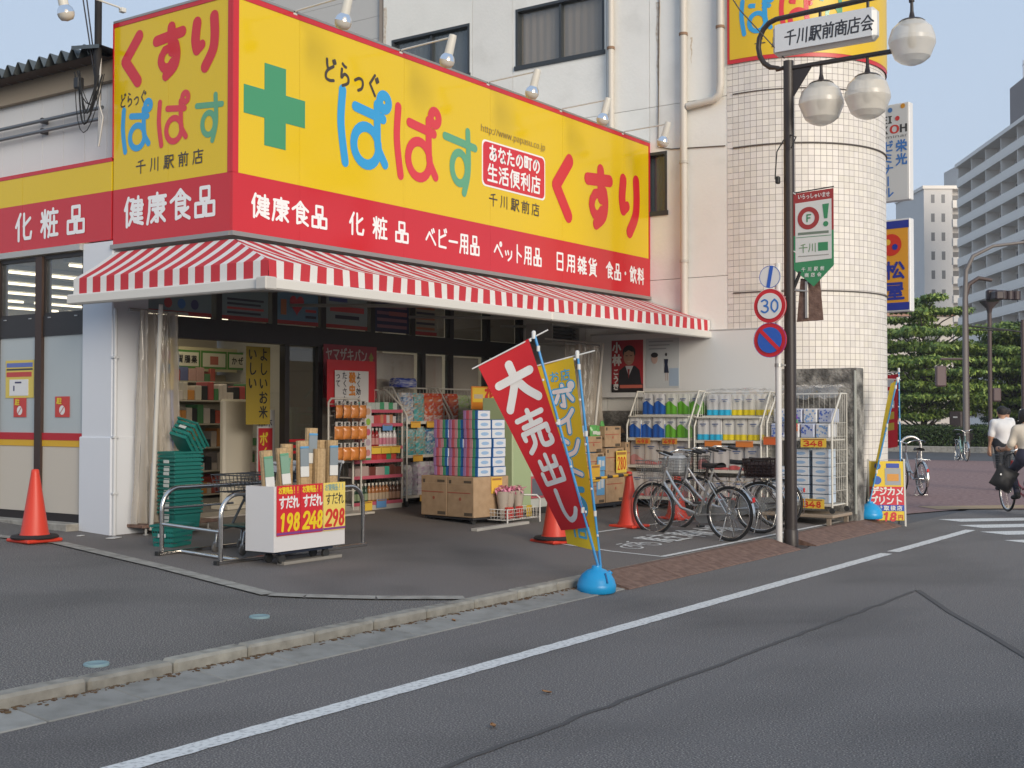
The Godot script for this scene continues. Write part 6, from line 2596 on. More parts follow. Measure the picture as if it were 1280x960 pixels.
func blind_box() -> void:
	var t := thing("sale_bin", "white sale bin on a wheeled board holding rolled bamboo blinds", "bin", V(8.13, gy(-8.5), -8.33), .02)
	var white := mat(.66, .64, .63, .55)
	var b := .135
	var h := .6
	var m := MB.new()
	for q in [[V(0, b, -.02), V(.97, b + h, 0)], [V(0, b, -.36), V(.97, b + h, -.34)], [V(0, b, -.34), V(.02, b + h, -.02)], [V(.95, b, -.34), V(.97, b + h, -.02)], [V(.02, b, -.34), V(.95, b + .02, -.02)]]:
		m.span(q[0], q[1])
	part(t, "case", m, white)
	m = MB.new()
	m.rbox(V(.5, .115, -.18), V(.72, .03, .26), .005)
	part(t, "wheeled_board", m, mat(.02, .03, .06, .6))
	for q in [V(.2, 0, -.1), V(.8, 0, -.1), V(.2, 0, -.26), V(.8, 0, -.26)]:
		m = MB.new()
		m.xf = Transform3D(Basis(Vector3.RIGHT, PI / 2), q + V(0, .055, 0))
		m.lathe(V(0, -.015, 0), [Vector2(.0, .0), Vector2(.045, .0), Vector2(.045, .03), Vector2(.0, .03)], 14)
		part(t, "caster", m, mat(.03, .03, .03, .7))
	m = MB.new()
	m.rbox(Vector3.ZERO, V(.8, .03, .1), .004)
	solo("timber_slat", "weathered grey timber slat lying under the white sale bin", "timber", m.mesh(), mat(.27, .25, .22, .8), V(8.72, gy(-8.42) + .016, -8.44), .02)
	# price cards
	var X := Vector3.RIGHT
	var Y := Vector3.DOWN
	var cards := [["198", .03, .31, Color(.6, .02, .03), Color(.78, .76, .74), Color(.8, .58, .01), "red sale card reading 198 at the left end of the white bin"], ["248", .345, .3, Color(.6, .02, .03), Color(.78, .76, .74), Color(.8, .58, .01), "red sale card reading 248 in the middle of the white bin"], ["298", .655, .31, Color(.78, .6, .14), Color(.03, .03, .03), Color(.6, .03, .02), "yellow sale card reading 298 at the right end of the white bin"]]
	for c in cards:
		var o := V(8.13 + c[1], gy(-8.5) + b + h + .005, -8.327 - .02 * c[1])
		var w: float = c[2]
		var p := thing("price_card", c[6], "price card", o, .02, "sale cards on the white bin")
		var base: Color = c[3]
		var ink: Color = c[4]
		var num: Color = c[5]
		plate(p, "card", Vector3.ZERO, X, Y, 0, 0, w, .46, .006, mat(base.r, base.g, base.b, .5), .004)
		letters(p, "lettering", "お買得品!!", V(.02, -.015, .007), X, Y, .046, .062, .046, .19, mat(.78, .58, .02, .5) if c[0] != "298" else mat(.25, .36, .3, .5))
		letters(p, "lettering", "すだれ", V(.03, -.1, .007), X, Y, .085, .11, .088, .19 if c[0] != "298" else .12, mat(ink.r, ink.g, ink.b, .5))
		letters(p, "price", c[0], V(.01, -.255, .007), X, Y, .115, .165, .092, .26, mat(num.r, num.g, num.b, .5), false, .15)
		plate(p, "footer", Vector3.ZERO, X, Y, .0, .43, w, .022, .0085, mat(.22, .05, .22, .5))
	# rolled blinds
	var k := 0
	for q in [[.12, -.1, .42, .1], [.24, -.2, .4, -.06], [.33, -.09, .44, .1], [.42, -.24, .47, .02], [.52, -.1, .5, .05], [.66, -.2, .62, .0], [.7, -.09, .42, .02], [.82, -.2, .5, .0], [.89, -.1, .5, .03]]:
		var bl := thing("bamboo_blind", ["rolled bamboo blind with a green and white paper label standing in the bin", "rolled bamboo blind with a blue and white paper label standing in the bin", "plain rolled bamboo blind standing in the bin"][[0, 0, 0, 2, 1, 1, 2, 2, 1][k]], "rolled blind", V(8.13 + q[0], gy(-8.5) + b + .03, -8.36 + q[1]), rng.randf() * TAU, "rolled bamboo blinds in the bin")
		bl.rotation = Vector3(rng.randf_range(-.05, .05), -.45, q[3] * 1.3 - .04)
		m = MB.new()
		var L: float = .5 + q[2] - .02
		var rr := .06
		# roll of thin canes: ribbed outline
		var ring_n := 26
		for j in ring_n:
			var a0 := TAU * j / ring_n
			var a1 := TAU * (j + 1) / ring_n
			var r0 := rr * (1.0 if j % 2 else .94)
			var r1 := rr * (.94 if j % 2 else 1.0)
			m.quad(V(cos(a1) * r1, 0, sin(a1) * r1), V(cos(a0) * r0, 0, sin(a0) * r0), V(cos(a0) * r0, L, sin(a0) * r0), V(cos(a1) * r1, L, sin(a1) * r1))
			m.tri(V(0, L - .006, 0), V(cos(a1) * r1, L, sin(a1) * r1), V(cos(a0) * r0, L, sin(a0) * r0))
		part(bl, "roll", m, mats.bamboo)
		var kind: int = [0, 0, 0, 2, 1, 1, 2, 2, 1][k]
		if kind < 2:
			m = MB.new()
			m.rbox(V(0, L - .29, rr), V(.085, .1, .012), .003)
			part(bl, "white_label", m, mat(.62, .62, .6, .4))
			m = MB.new()
			m.rbox(V(0, L - .155, rr), V(.085, .17, .012), .003)
			part(bl, "picture_label", m, mat(.16, .3, .22, .4) if kind == 0 else mat(.2, .24, .27, .4))
			m = MB.new()
			m.rbox(V(0, L - .06, rr), V(.085, .02, .012), .003)
			part(bl, "top_label", m, mat(.1, .3, .18, .4) if kind == 0 else mat(.08, .28, .5, .4))
		k += 1


func flower_basket() -> void:
	var g := gy(-9.05)
	var t := thing("wire_stand", "low white wire stand holding wrapped flowers beside the tissue cartons", "stand", V(13.0, g, -9.05))
	var m := MB.new()
	wire_box(m, V(0, .06, 0), V(.72, .13, .3), .0, 14, 3, 6, .004)
	part(t, "basket", m, mat(.62, .6, .57, .4))
	m = MB.new()
	m.tube([V(-.36, 0, .15), V(-.36, .2, .15)], .012, 6)
	m.tube([V(.36, 0, .15), V(.36, .3, .15), V(.33, .34, .12), V(.1, .35, -.1)], .012, 6)
	part(t, "frame", m, mat(.62, .6, .57, .4))
	for q in [[12.75, "wrapped bunch of pink flowers in the wire stand", Color(.62, .1, .25)], [12.88, "wrapped bunch of pink flowers in the wire stand", Color(.62, .1, .25)], [13.08, "tall wrapped bunch of pale pink flowers in the wire stand", Color(.6, .28, .3)]]:
		var f := thing("flower_bunch", q[1], "flowers", V(q[0], g + .07, -9.05), 0, "wrapped flowers in the wire stand")
		m = MB.new()
		m.lathe(Vector3.ZERO, [Vector2(.03, .0), Vector2(.07, .22), Vector2(.085, .34)], 12)
		part(f, "wrapper", m, mat(.42, .36, .3, .3))
		m = MB.new()
		leaf_mass(m, V(0, .35, 0), V(.1, .06, .1), 60, .06, q[2], Color(.75, .35, .45))
		part(f, "blossoms", m, leaf_mat())
	for k in 3:
		var o := solo("small_packet", "small red and yellow packet lying in the wire stand", "packet", cube_mesh(), mat(.55, .05, .04, .4) if k < 2 else mat(.6, .42, .05, .4), V(12.78 + .22 * k, g + .075, -8.97), .2 * k, "packets in the wire stand")
		o.scale = V(.12, .14, .05)


# ---------------------------------------------------------------- racks and their goods
# local frame of a rack: x along its front, y up, front at z = 0, back at z = -d
func slant_rack(label: String, at: Vector3, turn: float, w: float, d: float, hf: float, ht: float, shelves: Array, tint: Color, group: String) -> Node3D:
	var t := thing("wire_rack", label, "rack", at, turn, group)
	var mt := mat(tint.r, tint.g, tint.b, .4)
	for x in [.0, w]:
		var m := MB.new()
		m.tube([V(x, .08, 0), V(x, hf, 0), V(x, ht, -d * .62), V(x, ht, -d), V(x, .08, -d)], .014, 8)
		part(t, "side_frame", m, mt)
		m = MB.new()
		for k in 7:
			var z := -d * (k + 1) / 8.0
			var top := ht if z < -d * .62 else lerpf(hf, ht, -z / (d * .62))
			m.bar(V(x, .3, z), V(x, top, z), .0035, 4)
		for k in 6:
			var y := .3 + k * (hf - .3) / 5.0
			m.bar(V(x, y, 0), V(x, y, -d), .0035, 4)
		part(t, "side_grid", m, mt)
	var m2 := MB.new()
	m2.bar(V(0, ht, -d), V(w, ht, -d), .012, 8)
	m2.bar(V(0, .1, -d), V(w, .1, -d), .012, 8)
	for k in 13:
		m2.bar(V(w * k / 12.0, .1, -d), V(w * k / 12.0, ht, -d), .003, 4)
	part(t, "back_grid", m2, mt)
	for s in shelves:
		m2 = MB.new()
		m2.rbox(V(w / 2, s[0] - .012, -d / 2 + s[1] / 2.0), V(w - .03, .022, d - s[1] - .01), .004)
		m2.rbox(V(w / 2, s[0] - .004, s[1] + .004 if s[1] < 0 else .004), V(w - .02, .04, .012), .003)
		part(t, "shelf", m2, mt)
	for q in [V(0, 0, 0), V(w, 0, 0), V(0, 0, -d), V(w, 0, -d)]:
		m2 = MB.new()
		m2.xf = Transform3D(Basis(Vector3.RIGHT, PI / 2), q + V(0, .04, 0))
		m2.lathe(V(0, -.012, 0), [Vector2(.0, .0), Vector2(.038, .0), Vector2(.038, .024), Vector2(.0, .024)], 12)
		part(t, "caster", m2, mat(.03, .03, .03, .6))
	return t


func in_rack(t: Node3D, q: Vector3) -> Vector3:
	return t.transform * q


# paper roll pack: lumpy white wrap with a coloured wave of print round its lower half
func roll_pack(called: String, label: String, group: String, w: float, h: float, d: float, base: Color, wave: Color, hi: float, wavy: float) -> Node3D:
	var t := thing(called, label, "paper pack", Vector3.ZERO, 0, group)
	var m := MB.new()
	for s in [[.0, base]]:
		m.col = Color.WHITE
		for sg in [-1.0, 1.0]:
			for q in 2:
				var g := []
				for r in 7:
					var row := []
					for k in 9:
						var u := k / 8.0
						var bulge := .004 * sin(u * PI * 4.0) + .006 * sin(u * PI)
						var pin := 1.0 - .1 * pow(absf(r / 6.0 * 2 - 1), 6.0)
						if q == 0:
							row.append(V((u - .5) * w * sg, r / 6.0 * h, sg * (d / 2 + bulge) * pin))
						else:
							row.append(V(sg * (w / 2 + bulge) * pin, r / 6.0 * h, (.5 - u) * d * sg))
					g.append(row)
				m.sheet(g)
		m.quad(V(-w / 2, h, d / 2 * .9), V(w / 2, h, d / 2 * .9), V(w / 2, h, -d / 2 * .9), V(-w / 2, h, -d / 2 * .9))
		m.quad(V(-w / 2, 0, -d / 2 * .9), V(w / 2, 0, -d / 2 * .9), V(w / 2, 0, d / 2 * .9), V(-w / 2, 0, d / 2 * .9))
	part(t, "wrap", m, mat(base.r, base.g, base.b, .35))
	m = MB.new()
	for side in 3:
		var b := Basis(Vector3.UP, [.0, PI / 2, -PI / 2][side])
		var lw := w if side == 0 else d
		var ld := d if side == 0 else w
		m.xf = Transform3D(b, Vector3.ZERO)
		var g := []
		for r in 3:
			var row := []
			for k in 13:
				var u := k / 12.0
				var top := h * (hi + wavy * sin(u * TAU * .75 + side) * .5)
				var bulge := .004 * sin(u * PI * 4.0) + .006 * sin(u * PI)
				row.append(V((u - .5) * lw * .995, maxf(.012, top * r / 2.0), ld / 2 + bulge + .004))
			g.append(row)
		m.sheet(g)
	part(t, "printed_wave", m, mat(wave.r, wave.g, wave.b, .3))
	m = MB.new()
	m.rbox(V(0, h * .76, d / 2 + .011), V(w * .5, h * .045, .002), .0005)
	m.rbox(V(0, h * .68, d / 2 + .011), V(w * .32, h * .025, .002), .0005)
	part(t, "print_line", m, mat(.1, .14, .28, .4))
	return t


func fill_row(proto: Dictionary, order: Array, t: Node3D, x0: float, step: float, y: float, z: float, row: String, from: String) -> void:
	# proto: key -> [node, used, called]; places one per entry
	for k in order.size():
		if order[k] == "":
			continue
		var e: Array = proto[order[k]]
		var o: Node3D = e[0]
		if e[1]:
			o = copy(e[0], e[2], Vector3.ZERO, 0, "", e[0].get_meta("group"))
		else:
			e.append(o.get_meta("label"))
		e[1] = true
		o.set_meta("label", "%s, %s, %s from the %s" % [e[3], row, ORD[k], from])
		o.position = in_rack(t, V(x0 + k * step, y, z + rng.randf_range(-.012, .012)))
		o.rotation.y = t.rotation.y + rng.randf_range(-.05, .05)


func tag_card(label: String, at: Vector3, turn: float, w: float, h: float, s: String, base: Color, ink: Color, group: String) -> void:
	var t := thing("price_tag", label, "price tag", at, turn, group)
	plate(t, "card", Vector3.ZERO, Vector3.RIGHT, Vector3.DOWN, -w / 2, -h / 2, w, h, .0, mat(base.r, base.g, base.b, .5), .003)
	plate(t, "print_line", Vector3.ZERO, Vector3.RIGHT, Vector3.DOWN, -w * .42, -h * .44, w * .84, h * .12, .003, mat(.35, .16, .05, .5))
	if s != "":
		letters(t, "price", s, V(-w * .42, h * .24, .004), Vector3.RIGHT, Vector3.DOWN, w * .3, h * .62, w * .27, .2, mat(ink.r, ink.g, ink.b, .5))


func build_racks() -> void:
	var cream := Color(.58, .56, .5)
	var yl := Color(.74, .5, .06)
	var rd := Color(.58, .03, .02)
	# three racks against the white wall, facing the forecourt
	var tn := -PI / 2
	var r1 := slant_rack("cream wire rack of blue and green kitchen paper", V(16.22, gy(-8.8), -9.25), tn, 1.02, .52, 1.22, 1.72, [[.16, 0], [.62, 0], [1.02, 0], [1.36, -.22]], cream, "wire racks along the white wall")
	var r2 := slant_rack("cream wire rack of kitchen paper with cyan and yellow bases", V(16.22, gy(-7.7), -8.14), tn, 1.02, .52, 1.26, 1.74, [[.16, 0], [.62, 0], [1.04, 0], [1.39, -.22]], cream, "wire racks along the white wall")
	var r3 := slant_rack("cream wire rack of bundled tissue boxes next to the lamp post", V(16.22, gy(-6.8) + .13, -7.03), tn, .93, .55, 1.22, 1.62, [[.12, 0], [1.0, 0]], cream, "wire racks along the white wall")
	# platform under the third rack
	var t := thing("platform_dolly", "timber platform on short legs under the tissue rack", "platform", V(16.2, 0, -6.58))
	var m := MB.new()
	m.rbox(V(.28, .225, 0), V(.74, .04, 1.06), .006)
	part(t, "deck", m, mat(.3, .24, .18, .7))
	for q in [V(-.05, .105, .46), V(-.05, .115, -.46), V(.6, .105, .46), V(.6, .115, -.46)]:
		m = MB.new()
		m.span(q - V(.025, 0, .025), V(q.x + .025, .205, q.z + .025))
		part(t, "leg", m, mat(.26, .21, .16, .7))
	var grp := "kitchen paper packs on the racks"
	var P := {
		"b": [roll_pack("kitchen_paper", "white kitchen paper pack with a deep blue wave", grp, .19, .31, .17, Color(.62, .62, .62), Color(.015, .1, .42), .55, .24), false, "kitchen_paper"],
		"g": [roll_pack("kitchen_paper", "white kitchen paper pack with a bright green wave", grp, .19, .31, .17, Color(.62, .63, .58), Color(.13, .4, .03), .52, .26), false, "kitchen_paper"],
		"c": [roll_pack("kitchen_paper", "white kitchen paper pack with a cyan base", grp, .185, .31, .17, Color(.6, .59, .58), Color(.03, .42, .66), .29, .0), false, "kitchen_paper"],
		"y": [roll_pack("kitchen_paper", "white kitchen paper pack with a yellow base", grp, .185, .31, .17, Color(.6, .58, .53), Color(.74, .58, .02), .29, .0), false, "kitchen_paper"],
		"p": [roll_pack("toilet_paper", "grey and pink toilet paper pack", "toilet paper packs on the low shelves", .23, .36, .22, Color(.44, .42, .41), Color(.46, .22, .22), .35, .2), false, "toilet_paper"],
		"q": [roll_pack("toilet_paper", "white and red toilet paper pack", "toilet paper packs on the low shelves", .23, .36, .22, Color(.5, .47, .45), Color(.5, .1, .1), .16, .1), false, "toilet_paper"],
	}
	fill_row(P, ["b", "b", "g", "g", "g"], r1, .2, .195, 1.372, -.38, "upper row", "inner corner")
	fill_row(P, ["b", "b", "b", "g", "g"], r1, .12, .195, 1.032, -.13, "lower row", "inner corner")
	fill_row(P, ["c", "c", "y", "y", "y"], r2, .15, .19, 1.402, -.38, "upper row", "blue packs")
	fill_row(P, ["c", "c", "y", "y", "y"], r2, .12, .195, 1.052, -.13, "lower row", "blue packs")
	for r in [r1, r2]:
		var u := "inner corner" if r == r1 else "blue rack"
		fill_row(P, ["p", "q", "q", "p"], r, .15, .24, .632, -.16, "waist high row", u)
		fill_row(P, ["q", "p", "q", "p"], r, .15, .24, .172, -.16, "bottom row", u)
	# third rack: tissue bundles lying flat
	var bundle := tissue_bundle("tissue_bundle", "pale blue tissue bundle stacked in the rack beside the lamp post", "tissue bundles in the cream rack", [Color(.4, .5, .62), Color(.48, .56, .66), Color(.4, .5, .62), Color(.48, .56, .66), Color(.4, .5, .62)])
	var first := true
	for col in 3:
		for k in 6:
			if col == 0 and k > 3:
				continue
			var o := bundle
			if not first:
				o = copy(bundle, "tissue_bundle", Vector3.ZERO, 0, "", bundle.get_meta("group"))
			first = false
			o.set_meta("label", "pale blue tissue bundle, %s from the bottom, %s column from the yellow packs" % [ORD[k], ORD[col]])
			o.position = in_rack(r3, V(.17 + col * .29, .136 + k * .122, -.18 - .02 * (col % 2)))
			o.rotation.y = tn
	var cols := [[Color(.42, .46, .58), "blue and white flowered tissue pack on the upper shelf of the tissue rack"], [Color(.6, .61, .63), "white tissue pack with pale blue print on the upper shelf of the tissue rack"]]
	for row in 2:
		for k in 4:
			var c: Array = cols[(k + row) % 2]
			var b := thing("flowered_pack", c[1], "tissue pack", in_rack(r3, V(.13 + k * .215, 1.012 + row * .205, -.2 - .1 * row)), tn, "tissue packs on the upper shelf")
			m = MB.new()
			m.rbox(V(0, .1, 0), V(.2, .195, .28), .015)
			part(b, "wrap", m, mat(c[0].r, c[0].g, c[0].b, .35))
			m = MB.new()
			for j in 16:
				m.disc(V(rng.randf_range(-.08, .08), rng.randf_range(.02, .18), .1412 + j * .0001), Vector3.BACK, rng.randf_range(.008, .018), 7)
			part(b, "flower_print", m, mat(.06, .12, .42, .4) if (k + row) % 2 == 0 else mat(.2, .34, .6, .4))
	var rainbow := thing("colour_pack", "small pack banded purple, green and orange in the tissue rack", "pack", in_rack(r3, V(.36, 1.1, -.03)), tn)
	for j in 4:
		m = MB.new()
		m.rbox(V(0, .03 + j * .055, 0), V(.13, .054, .06), .006)
		var c: Color = [Color(.58, .16, .03), Color(.55, .08, .03), Color(.05, .3, .08), Color(.18, .05, .36)][j]
		part(rainbow, "band", m, mat(c.r, c.g, c.b, .4))
	# crumpled clear covers over the racks
	for q in [[r2, .55, "crumpled clear plastic cover thrown over the rack of cyan and yellow paper"], [r3, .5, "clear plastic cover hanging over the tissue rack"]]:
		var mm := MB.new()
		var g := []
		var f := FastNoiseLite.new()
		f.seed = 9
		f.frequency = 3.0
		for r in 12:
			var row := []
			for k in 16:
				var u := k / 15.0
				var v := r / 11.0
				var n := f.get_noise_2d(u * 2.0 + q[1], v * 2.0)
				row.append(V(.05 + u * .9, 1.745 + .05 * n + .02 - maxf(0, v - .65) * .5 - (.04 if q[0] == r3 else -.02), -.55 + v * .42 + .03 * n))
			g.append(row)
		mm.sheet(g, true)
		var so := solo("clear_cover", q[2], "plastic cover", mm.mesh(), mats.film, q[0].position, tn, "clear covers on the racks")
	for q in [[r1, .28, 1.0], [r1, .72, 1.0]]:
		tag_card("orange price tag reading 498 on the kitchen paper rack", in_rack(q[0], V(q[1], q[2] - .01, .02)), tn, .24, .085, "498", Color(.62, .3, .05), rd, "price tags on the wall racks")
	for x in [.3, .78]:
		tag_card("red and yellow price tag under the cyan and yellow kitchen paper", in_rack(r2, V(x, 1.01, .02)), tn, .26, .085, "", Color(.66, .2, .04), rd, "price tags on the wall racks")
	tag_card("yellow price tag reading 348 on the upper shelf of the tissue rack", in_rack(r3, V(.68, .95, .025)), tn, .36, .12, "348", yl, rd, "price tags on the wall racks")
	tag_card("yellow price tag low on the tissue rack near the platform", in_rack(r3, V(.66, .13, .03)), tn, .34, .13, "348", yl, rd, "price tags on the wall racks")
	tag_card("red and yellow price tag beside the lamp post on the tissue rack", in_rack(r3, V(.06, .97, .03)), tn, .2, .11, "", Color(.62, .12, .03), rd, "price tags on the wall racks")

	# shelf of bottles and boxes in front of the shop window
	var g := gy(-11.2)
	t = thing("bottle_rack", "cream shop rack of bottles and small boxes with pink price rails", "rack", V(12.32, g, -11.16))
	var mt := mat(.5, .47, .42, .45)
	for x in [.0, 1.0]:
		m = MB.new()
		m.tube([V(x, .06, 0), V(x, 1.38, 0), V(x, 1.62, -.3), V(x, 1.62, -.42), V(x, .06, -.42)], .016, 8)
		part(t, "side_frame", m, mt)
	m = MB.new()
	for k in 12:
		m.bar(V(k / 11.0, .1, -.42), V(k / 11.0, 1.62, -.42), .004, 4)
	m.bar(V(0, 1.62, -.42), V(1, 1.62, -.42), .012, 6)
	part(t, "back_grid", m, mt)
	var tiers := [.1, .45, .66, .84, 1.15, 1.335]
	for y in tiers:
		m = MB.new()
		m.rbox(V(.5, y - .01, -.2), V(.98, .016, .4), .003)
		part(t, "shelf", m, mt)
		m = MB.new()
		m.rbox(V(.5, y - .012, .012), V(.99, .045, .012), .003)
		part(t, "price_rail", m, mat(.5, .1, .15, .5))
	m = MB.new()
	m.rbox(V(.5, .03, -.2), V(1.0, .09, .42), .01)
	part(t, "base", m, mt)
	for q in [V(.06, .0, 0), V(.94, .0, 0)]:
		m = MB.new()
		m.lathe(q + V(0, -.06, 0), [Vector2(.0, .0), Vector2(.035, .0), Vector2(.035, .06)], 10)
		part(t, "foot", m, mat(.05, .05, .05, .6))
	var gd := Color(.07, .3, .15)
	goods("soap_box", "small %s box on the top shelf of the bottle rack", "boxes on the bottle rack", 12.62, 13.28, g + 1.336, -11.24, .1, .115, .085, .1, .1, [gd, Color(.45, .5, .46), Color(.1, .36, .26)])
	goods("spotted_box", "tiny %s box beside the snack rack on the bottle rack's top shelf", "boxes on the bottle rack", 12.36, 12.62, g + 1.336, -11.24, .1, .12, .05, .07, .1, [Color(.5, .45, .45), Color(.1, .36, .3), Color(.5, .18, .2)])
	goods("small_carton", "small %s carton on the second shelf of the bottle rack", "boxes on the bottle rack", 12.36, 13.28, g + 1.152, -11.24, .1, .125, .06, .075, .1, [Color(.55, .5, .5), Color(.5, .08, .08), Color(.5, .22, .12)])
	goods("flat_box", "flat %s box on the middle shelf of the bottle rack", "boxes on the bottle rack", 12.36, 13.28, g + .662, -11.22, .1, .13, .08, .13, .12, [Color(.45, .03, .03), Color(.05, .24, .1), Color(.5, .06, .05)])
	goods("teal_carton", "%s carton on the low shelf of the bottle rack", "boxes on the bottle rack", 12.36, 13.28, g + .452, -11.22, .11, .145, .07, .2, .12, [Color(.05, .33, .24), Color(.14, .04, .03), Color(.4, .3, .28), Color(.06, .36, .26)])
	bottle_row(g + .842, [[0, 7], [1, 2], [2, 3]])
	bottle_row(g + .102, [[3, 4], [4, 6], [5, 4]])
	for q in [[12.75, .8, "498"], [12.95, .8, ""], [13.15, .8, ""]]:
		tag_card("yellow price tag on the bottle rack under the red bottles", V(q[0], g + q[1], -11.13), 0, .19, .1, "", yl, rd, "price tags on the bottle rack")
	tag_card("yellow price tag at the bottom of the bottle rack", V(12.55, g + .06, -11.13), 0, .24, .12, "", yl, rd, "price tags on the bottle rack")
	tag_card("blue price tag at the bottom of the bottle rack", V(12.86, g + .08, -11.13), 0, .2, .11, "", Color(.12, .28, .55), rd, "price tags on the bottle rack")
	tag_card("blue price tag in the middle of the bottle rack", V(12.98, g + 1.1, -11.13), 0, .2, .08, "", Color(.12, .28, .55), rd, "price tags on the bottle rack")
	# posters in and behind the window
	t = thing("bread_poster", "red bread poster with white and green print behind the window", "poster", V(12.22, 2.53, -11.6))
	plate(t, "sheet", Vector3.ZERO, Vector3.RIGHT, Vector3.DOWN, 0, 0, 1.07, .72, .0, mat(.26, .025, .04, .5))
	letters(t, "lettering", "ヤマザキパン", V(.04, -.05, .004), Vector3.RIGHT, Vector3.DOWN, .125, .17, .14, .16, mat(.42, .37, .34, .5))
	m = MB.new()
	m.xf = Transform3D(Basis.IDENTITY, V(.95, -.24, .002))
	m.prism([Vector2(-.07, 0), Vector2(.07, 0), Vector2(.02, .06), Vector2(.05, .08), Vector2(0, .16), Vector2(-.05, .08), Vector2(-.02, .06)], 0, .002)
	part(t, "tree_print", m, mat(.22, .24, .05, .5))
	t = thing("hand_written_card", "hand lettered card with black and orange writing on a red board above the bottle rack", "card", V(12.02, g + 1.4, -11.3))
	plate(t, "red_board", V(0, .6, 0), Vector3.RIGHT, Vector3.DOWN, -.03, 0, .94, .62, -.02, mat(.48, .02, .025, .5))
	plate(t, "card", V(.1, .46, 0), Vector3.RIGHT, Vector3.DOWN, 0, 0, .66, .46, .0, mat(.62, .6, .58, .6))
	for q in [["揃って", .01, 0], ["たくさん", .14, 0], ["殺虫", .27, 1], ["よく効く", .41, 0]]:
		var org: bool = q[2] == 1
		letters(t, "lettering", (q[0] as String).replace("揃", ""), V(.1 + q[1], .44, .004), Vector3.RIGHT, Vector3.DOWN, .12 if org else .09, .14 if org else .09, .17 if org else .105, .2 if org else .12, mat(.58, .2, .02, .6) if org else mat(.03, .03, .05, .6), true)
	# snack rack
	t = thing("snack_rack", "wire rack hung with orange snack bags left of the bottle rack", "rack", V(11.68, gy(-11.0), -11.0))
	m = MB.new()
	m.tube([V(0, 0, 0), V(0, 1.44, 0), V(.05, 1.49, 0), V(.57, 1.49, 0), V(.62, 1.44, 0), V(.62, 0, 0)], .014, 8)
	for y in [.3, .72, 1.0, 1.27, 1.42]:
		m.bar(V(0, y, 0), V(.62, y, 0), .006, 6)
	part(t, "frame", m, mt)
	m = MB.new()
	m.rbox(V(.31, .015, .05), V(.66, .03, .36), .008)
	part(t, "foot_plate", m, mt)
	m = MB.new()
	for y in [.78, 1.05, 1.32]:
		for k in 4:
			m.bar(V(.09 + k * .15, y + .1, 0), V(.09 + k * .15, y + .11, .16), .004, 4)
	part(t, "hook", m, mt)
	for r in 3:
		for k in 4:
			var b := thing("snack_bag", "orange snack bag, %s row of the snack rack, %s from the entrance" % [["bottom", "middle", "top"][r], ORD[k]], "snack bag", V(11.77 + k * .15, gy(-11.0) + .7 + r * .27, -10.9), rng.randf_range(-.2, .2), "orange snack bags")
			m = MB.new()
			m.pillow(.15, .17, .075)
			part(b, "bag", m, mat(.56, .2, .045, .25))
			m = MB.new()
			m.rbox(V(0, .195, 0), V(.12, .06, .006), .002)
			part(b, "header", m, mat(.45, .43, .4, .5))
			m = MB.new()
			m.rbox(V(.0, .195, .0045), V(.05, .045, .002), .0005)
			part(b, "header_print", m, mat(.02, .02, .02, .5))
	t = thing("hanging_strip", "long white strip of pictured packets hanging at the edge of the snack rack", "strip", V(12.29, gy(-10.9) + .72, -10.93))
	plate(t, "strip", V(0, .68, 0), Vector3.RIGHT, Vector3.DOWN, 0, 0, .13, .68, .0, mat(.56, .52, .5, .4), .012)
	for k in 5:
		m = MB.new()
		m.disc(V(.065, .07 + k * .135, .002 + .0005 * k), Vector3.BACK, .045, 14)
		var c: Color = [Color(.5, .2, .2), Color(.4, .3, .35), Color(.48, .1, .15), Color(.25, .42, .06), Color(.5, .3, .2)][k]
		part(t, "picture", m, mat(c.r, c.g, c.b, .4))
	diaper_racks()


func bottle(kind: int) -> Node3D:
	var kinds := [
		["red bottle with a white cap", Color(.28, .03, .03), Color(.5, .48, .45), Color(.45, .2, .18)],
		["white bottle with a pink label", Color(.58, .56, .55), Color(.55, .53, .52), Color(.5, .15, .22)],
		["white bottle with a green cap", Color(.56, .54, .54), Color(.05, .3, .16), Color(.45, .2, .24)],
		["dark green bottle with a white cap", Color(.02, .05, .03), Color(.5, .48, .45), Color(.2, .25, .15)],
		["amber bottle with a cream cap", Color(.3, .12, .04), Color(.56, .53, .46), Color(.4, .3, .2)],
		["brown bottle with a dark label", Color(.08, .035, .02), Color(.5, .45, .4), Color(.28, .16, .1)]]
	var q: Array = kinds[kind]
	var t := thing("bottle", q[0], "bottle", Vector3.ZERO, 0, "bottles on the bottle rack")
	var m := MB.new()
	m.lathe(Vector3.ZERO, [Vector2(.0, .0), Vector2(.03, .0), Vector2(.033, .006), Vector2(.033, .15), Vector2(.028, .18), Vector2(.014, .205), Vector2(.013, .225)], 14)
	part(t, "body", m, mat(q[1].r, q[1].g, q[1].b, .2))
	m = MB.new()
	m.lathe(Vector3.ZERO, [Vector2(.016, .222), Vector2(.016, .255), Vector2(.0, .256)], 12)
	part(t, "cap", m, mat(q[2].r, q[2].g, q[2].b, .4))
	m = MB.new()
	m.lathe(Vector3.ZERO, [Vector2(.0338, .03), Vector2(.0338, .12)], 14)
	part(t, "label", m, mat(q[3].r, q[3].g, q[3].b, .4))
	return t


func bottle_row(y: float, kinds: Array) -> void:
	var x := 12.4
	for q in kinds:
		var p: Node3D
		var base := ""
		for k in q[1]:
			if k == 0:
				p = bottle(q[0])
				p.position = V(x, y, -11.21)
				base = p.get_meta("label")
				p.set_meta("label", base + ", first of its kind from the snack rack")
			else:
				copy(p, "bottle", V(x, y, -11.21 + rng.randf_range(-.006, .006)), rng.randf() * .6, base + ", %s of its kind from the snack rack" % ORD[k], p.get_meta("group"))
			x += .073


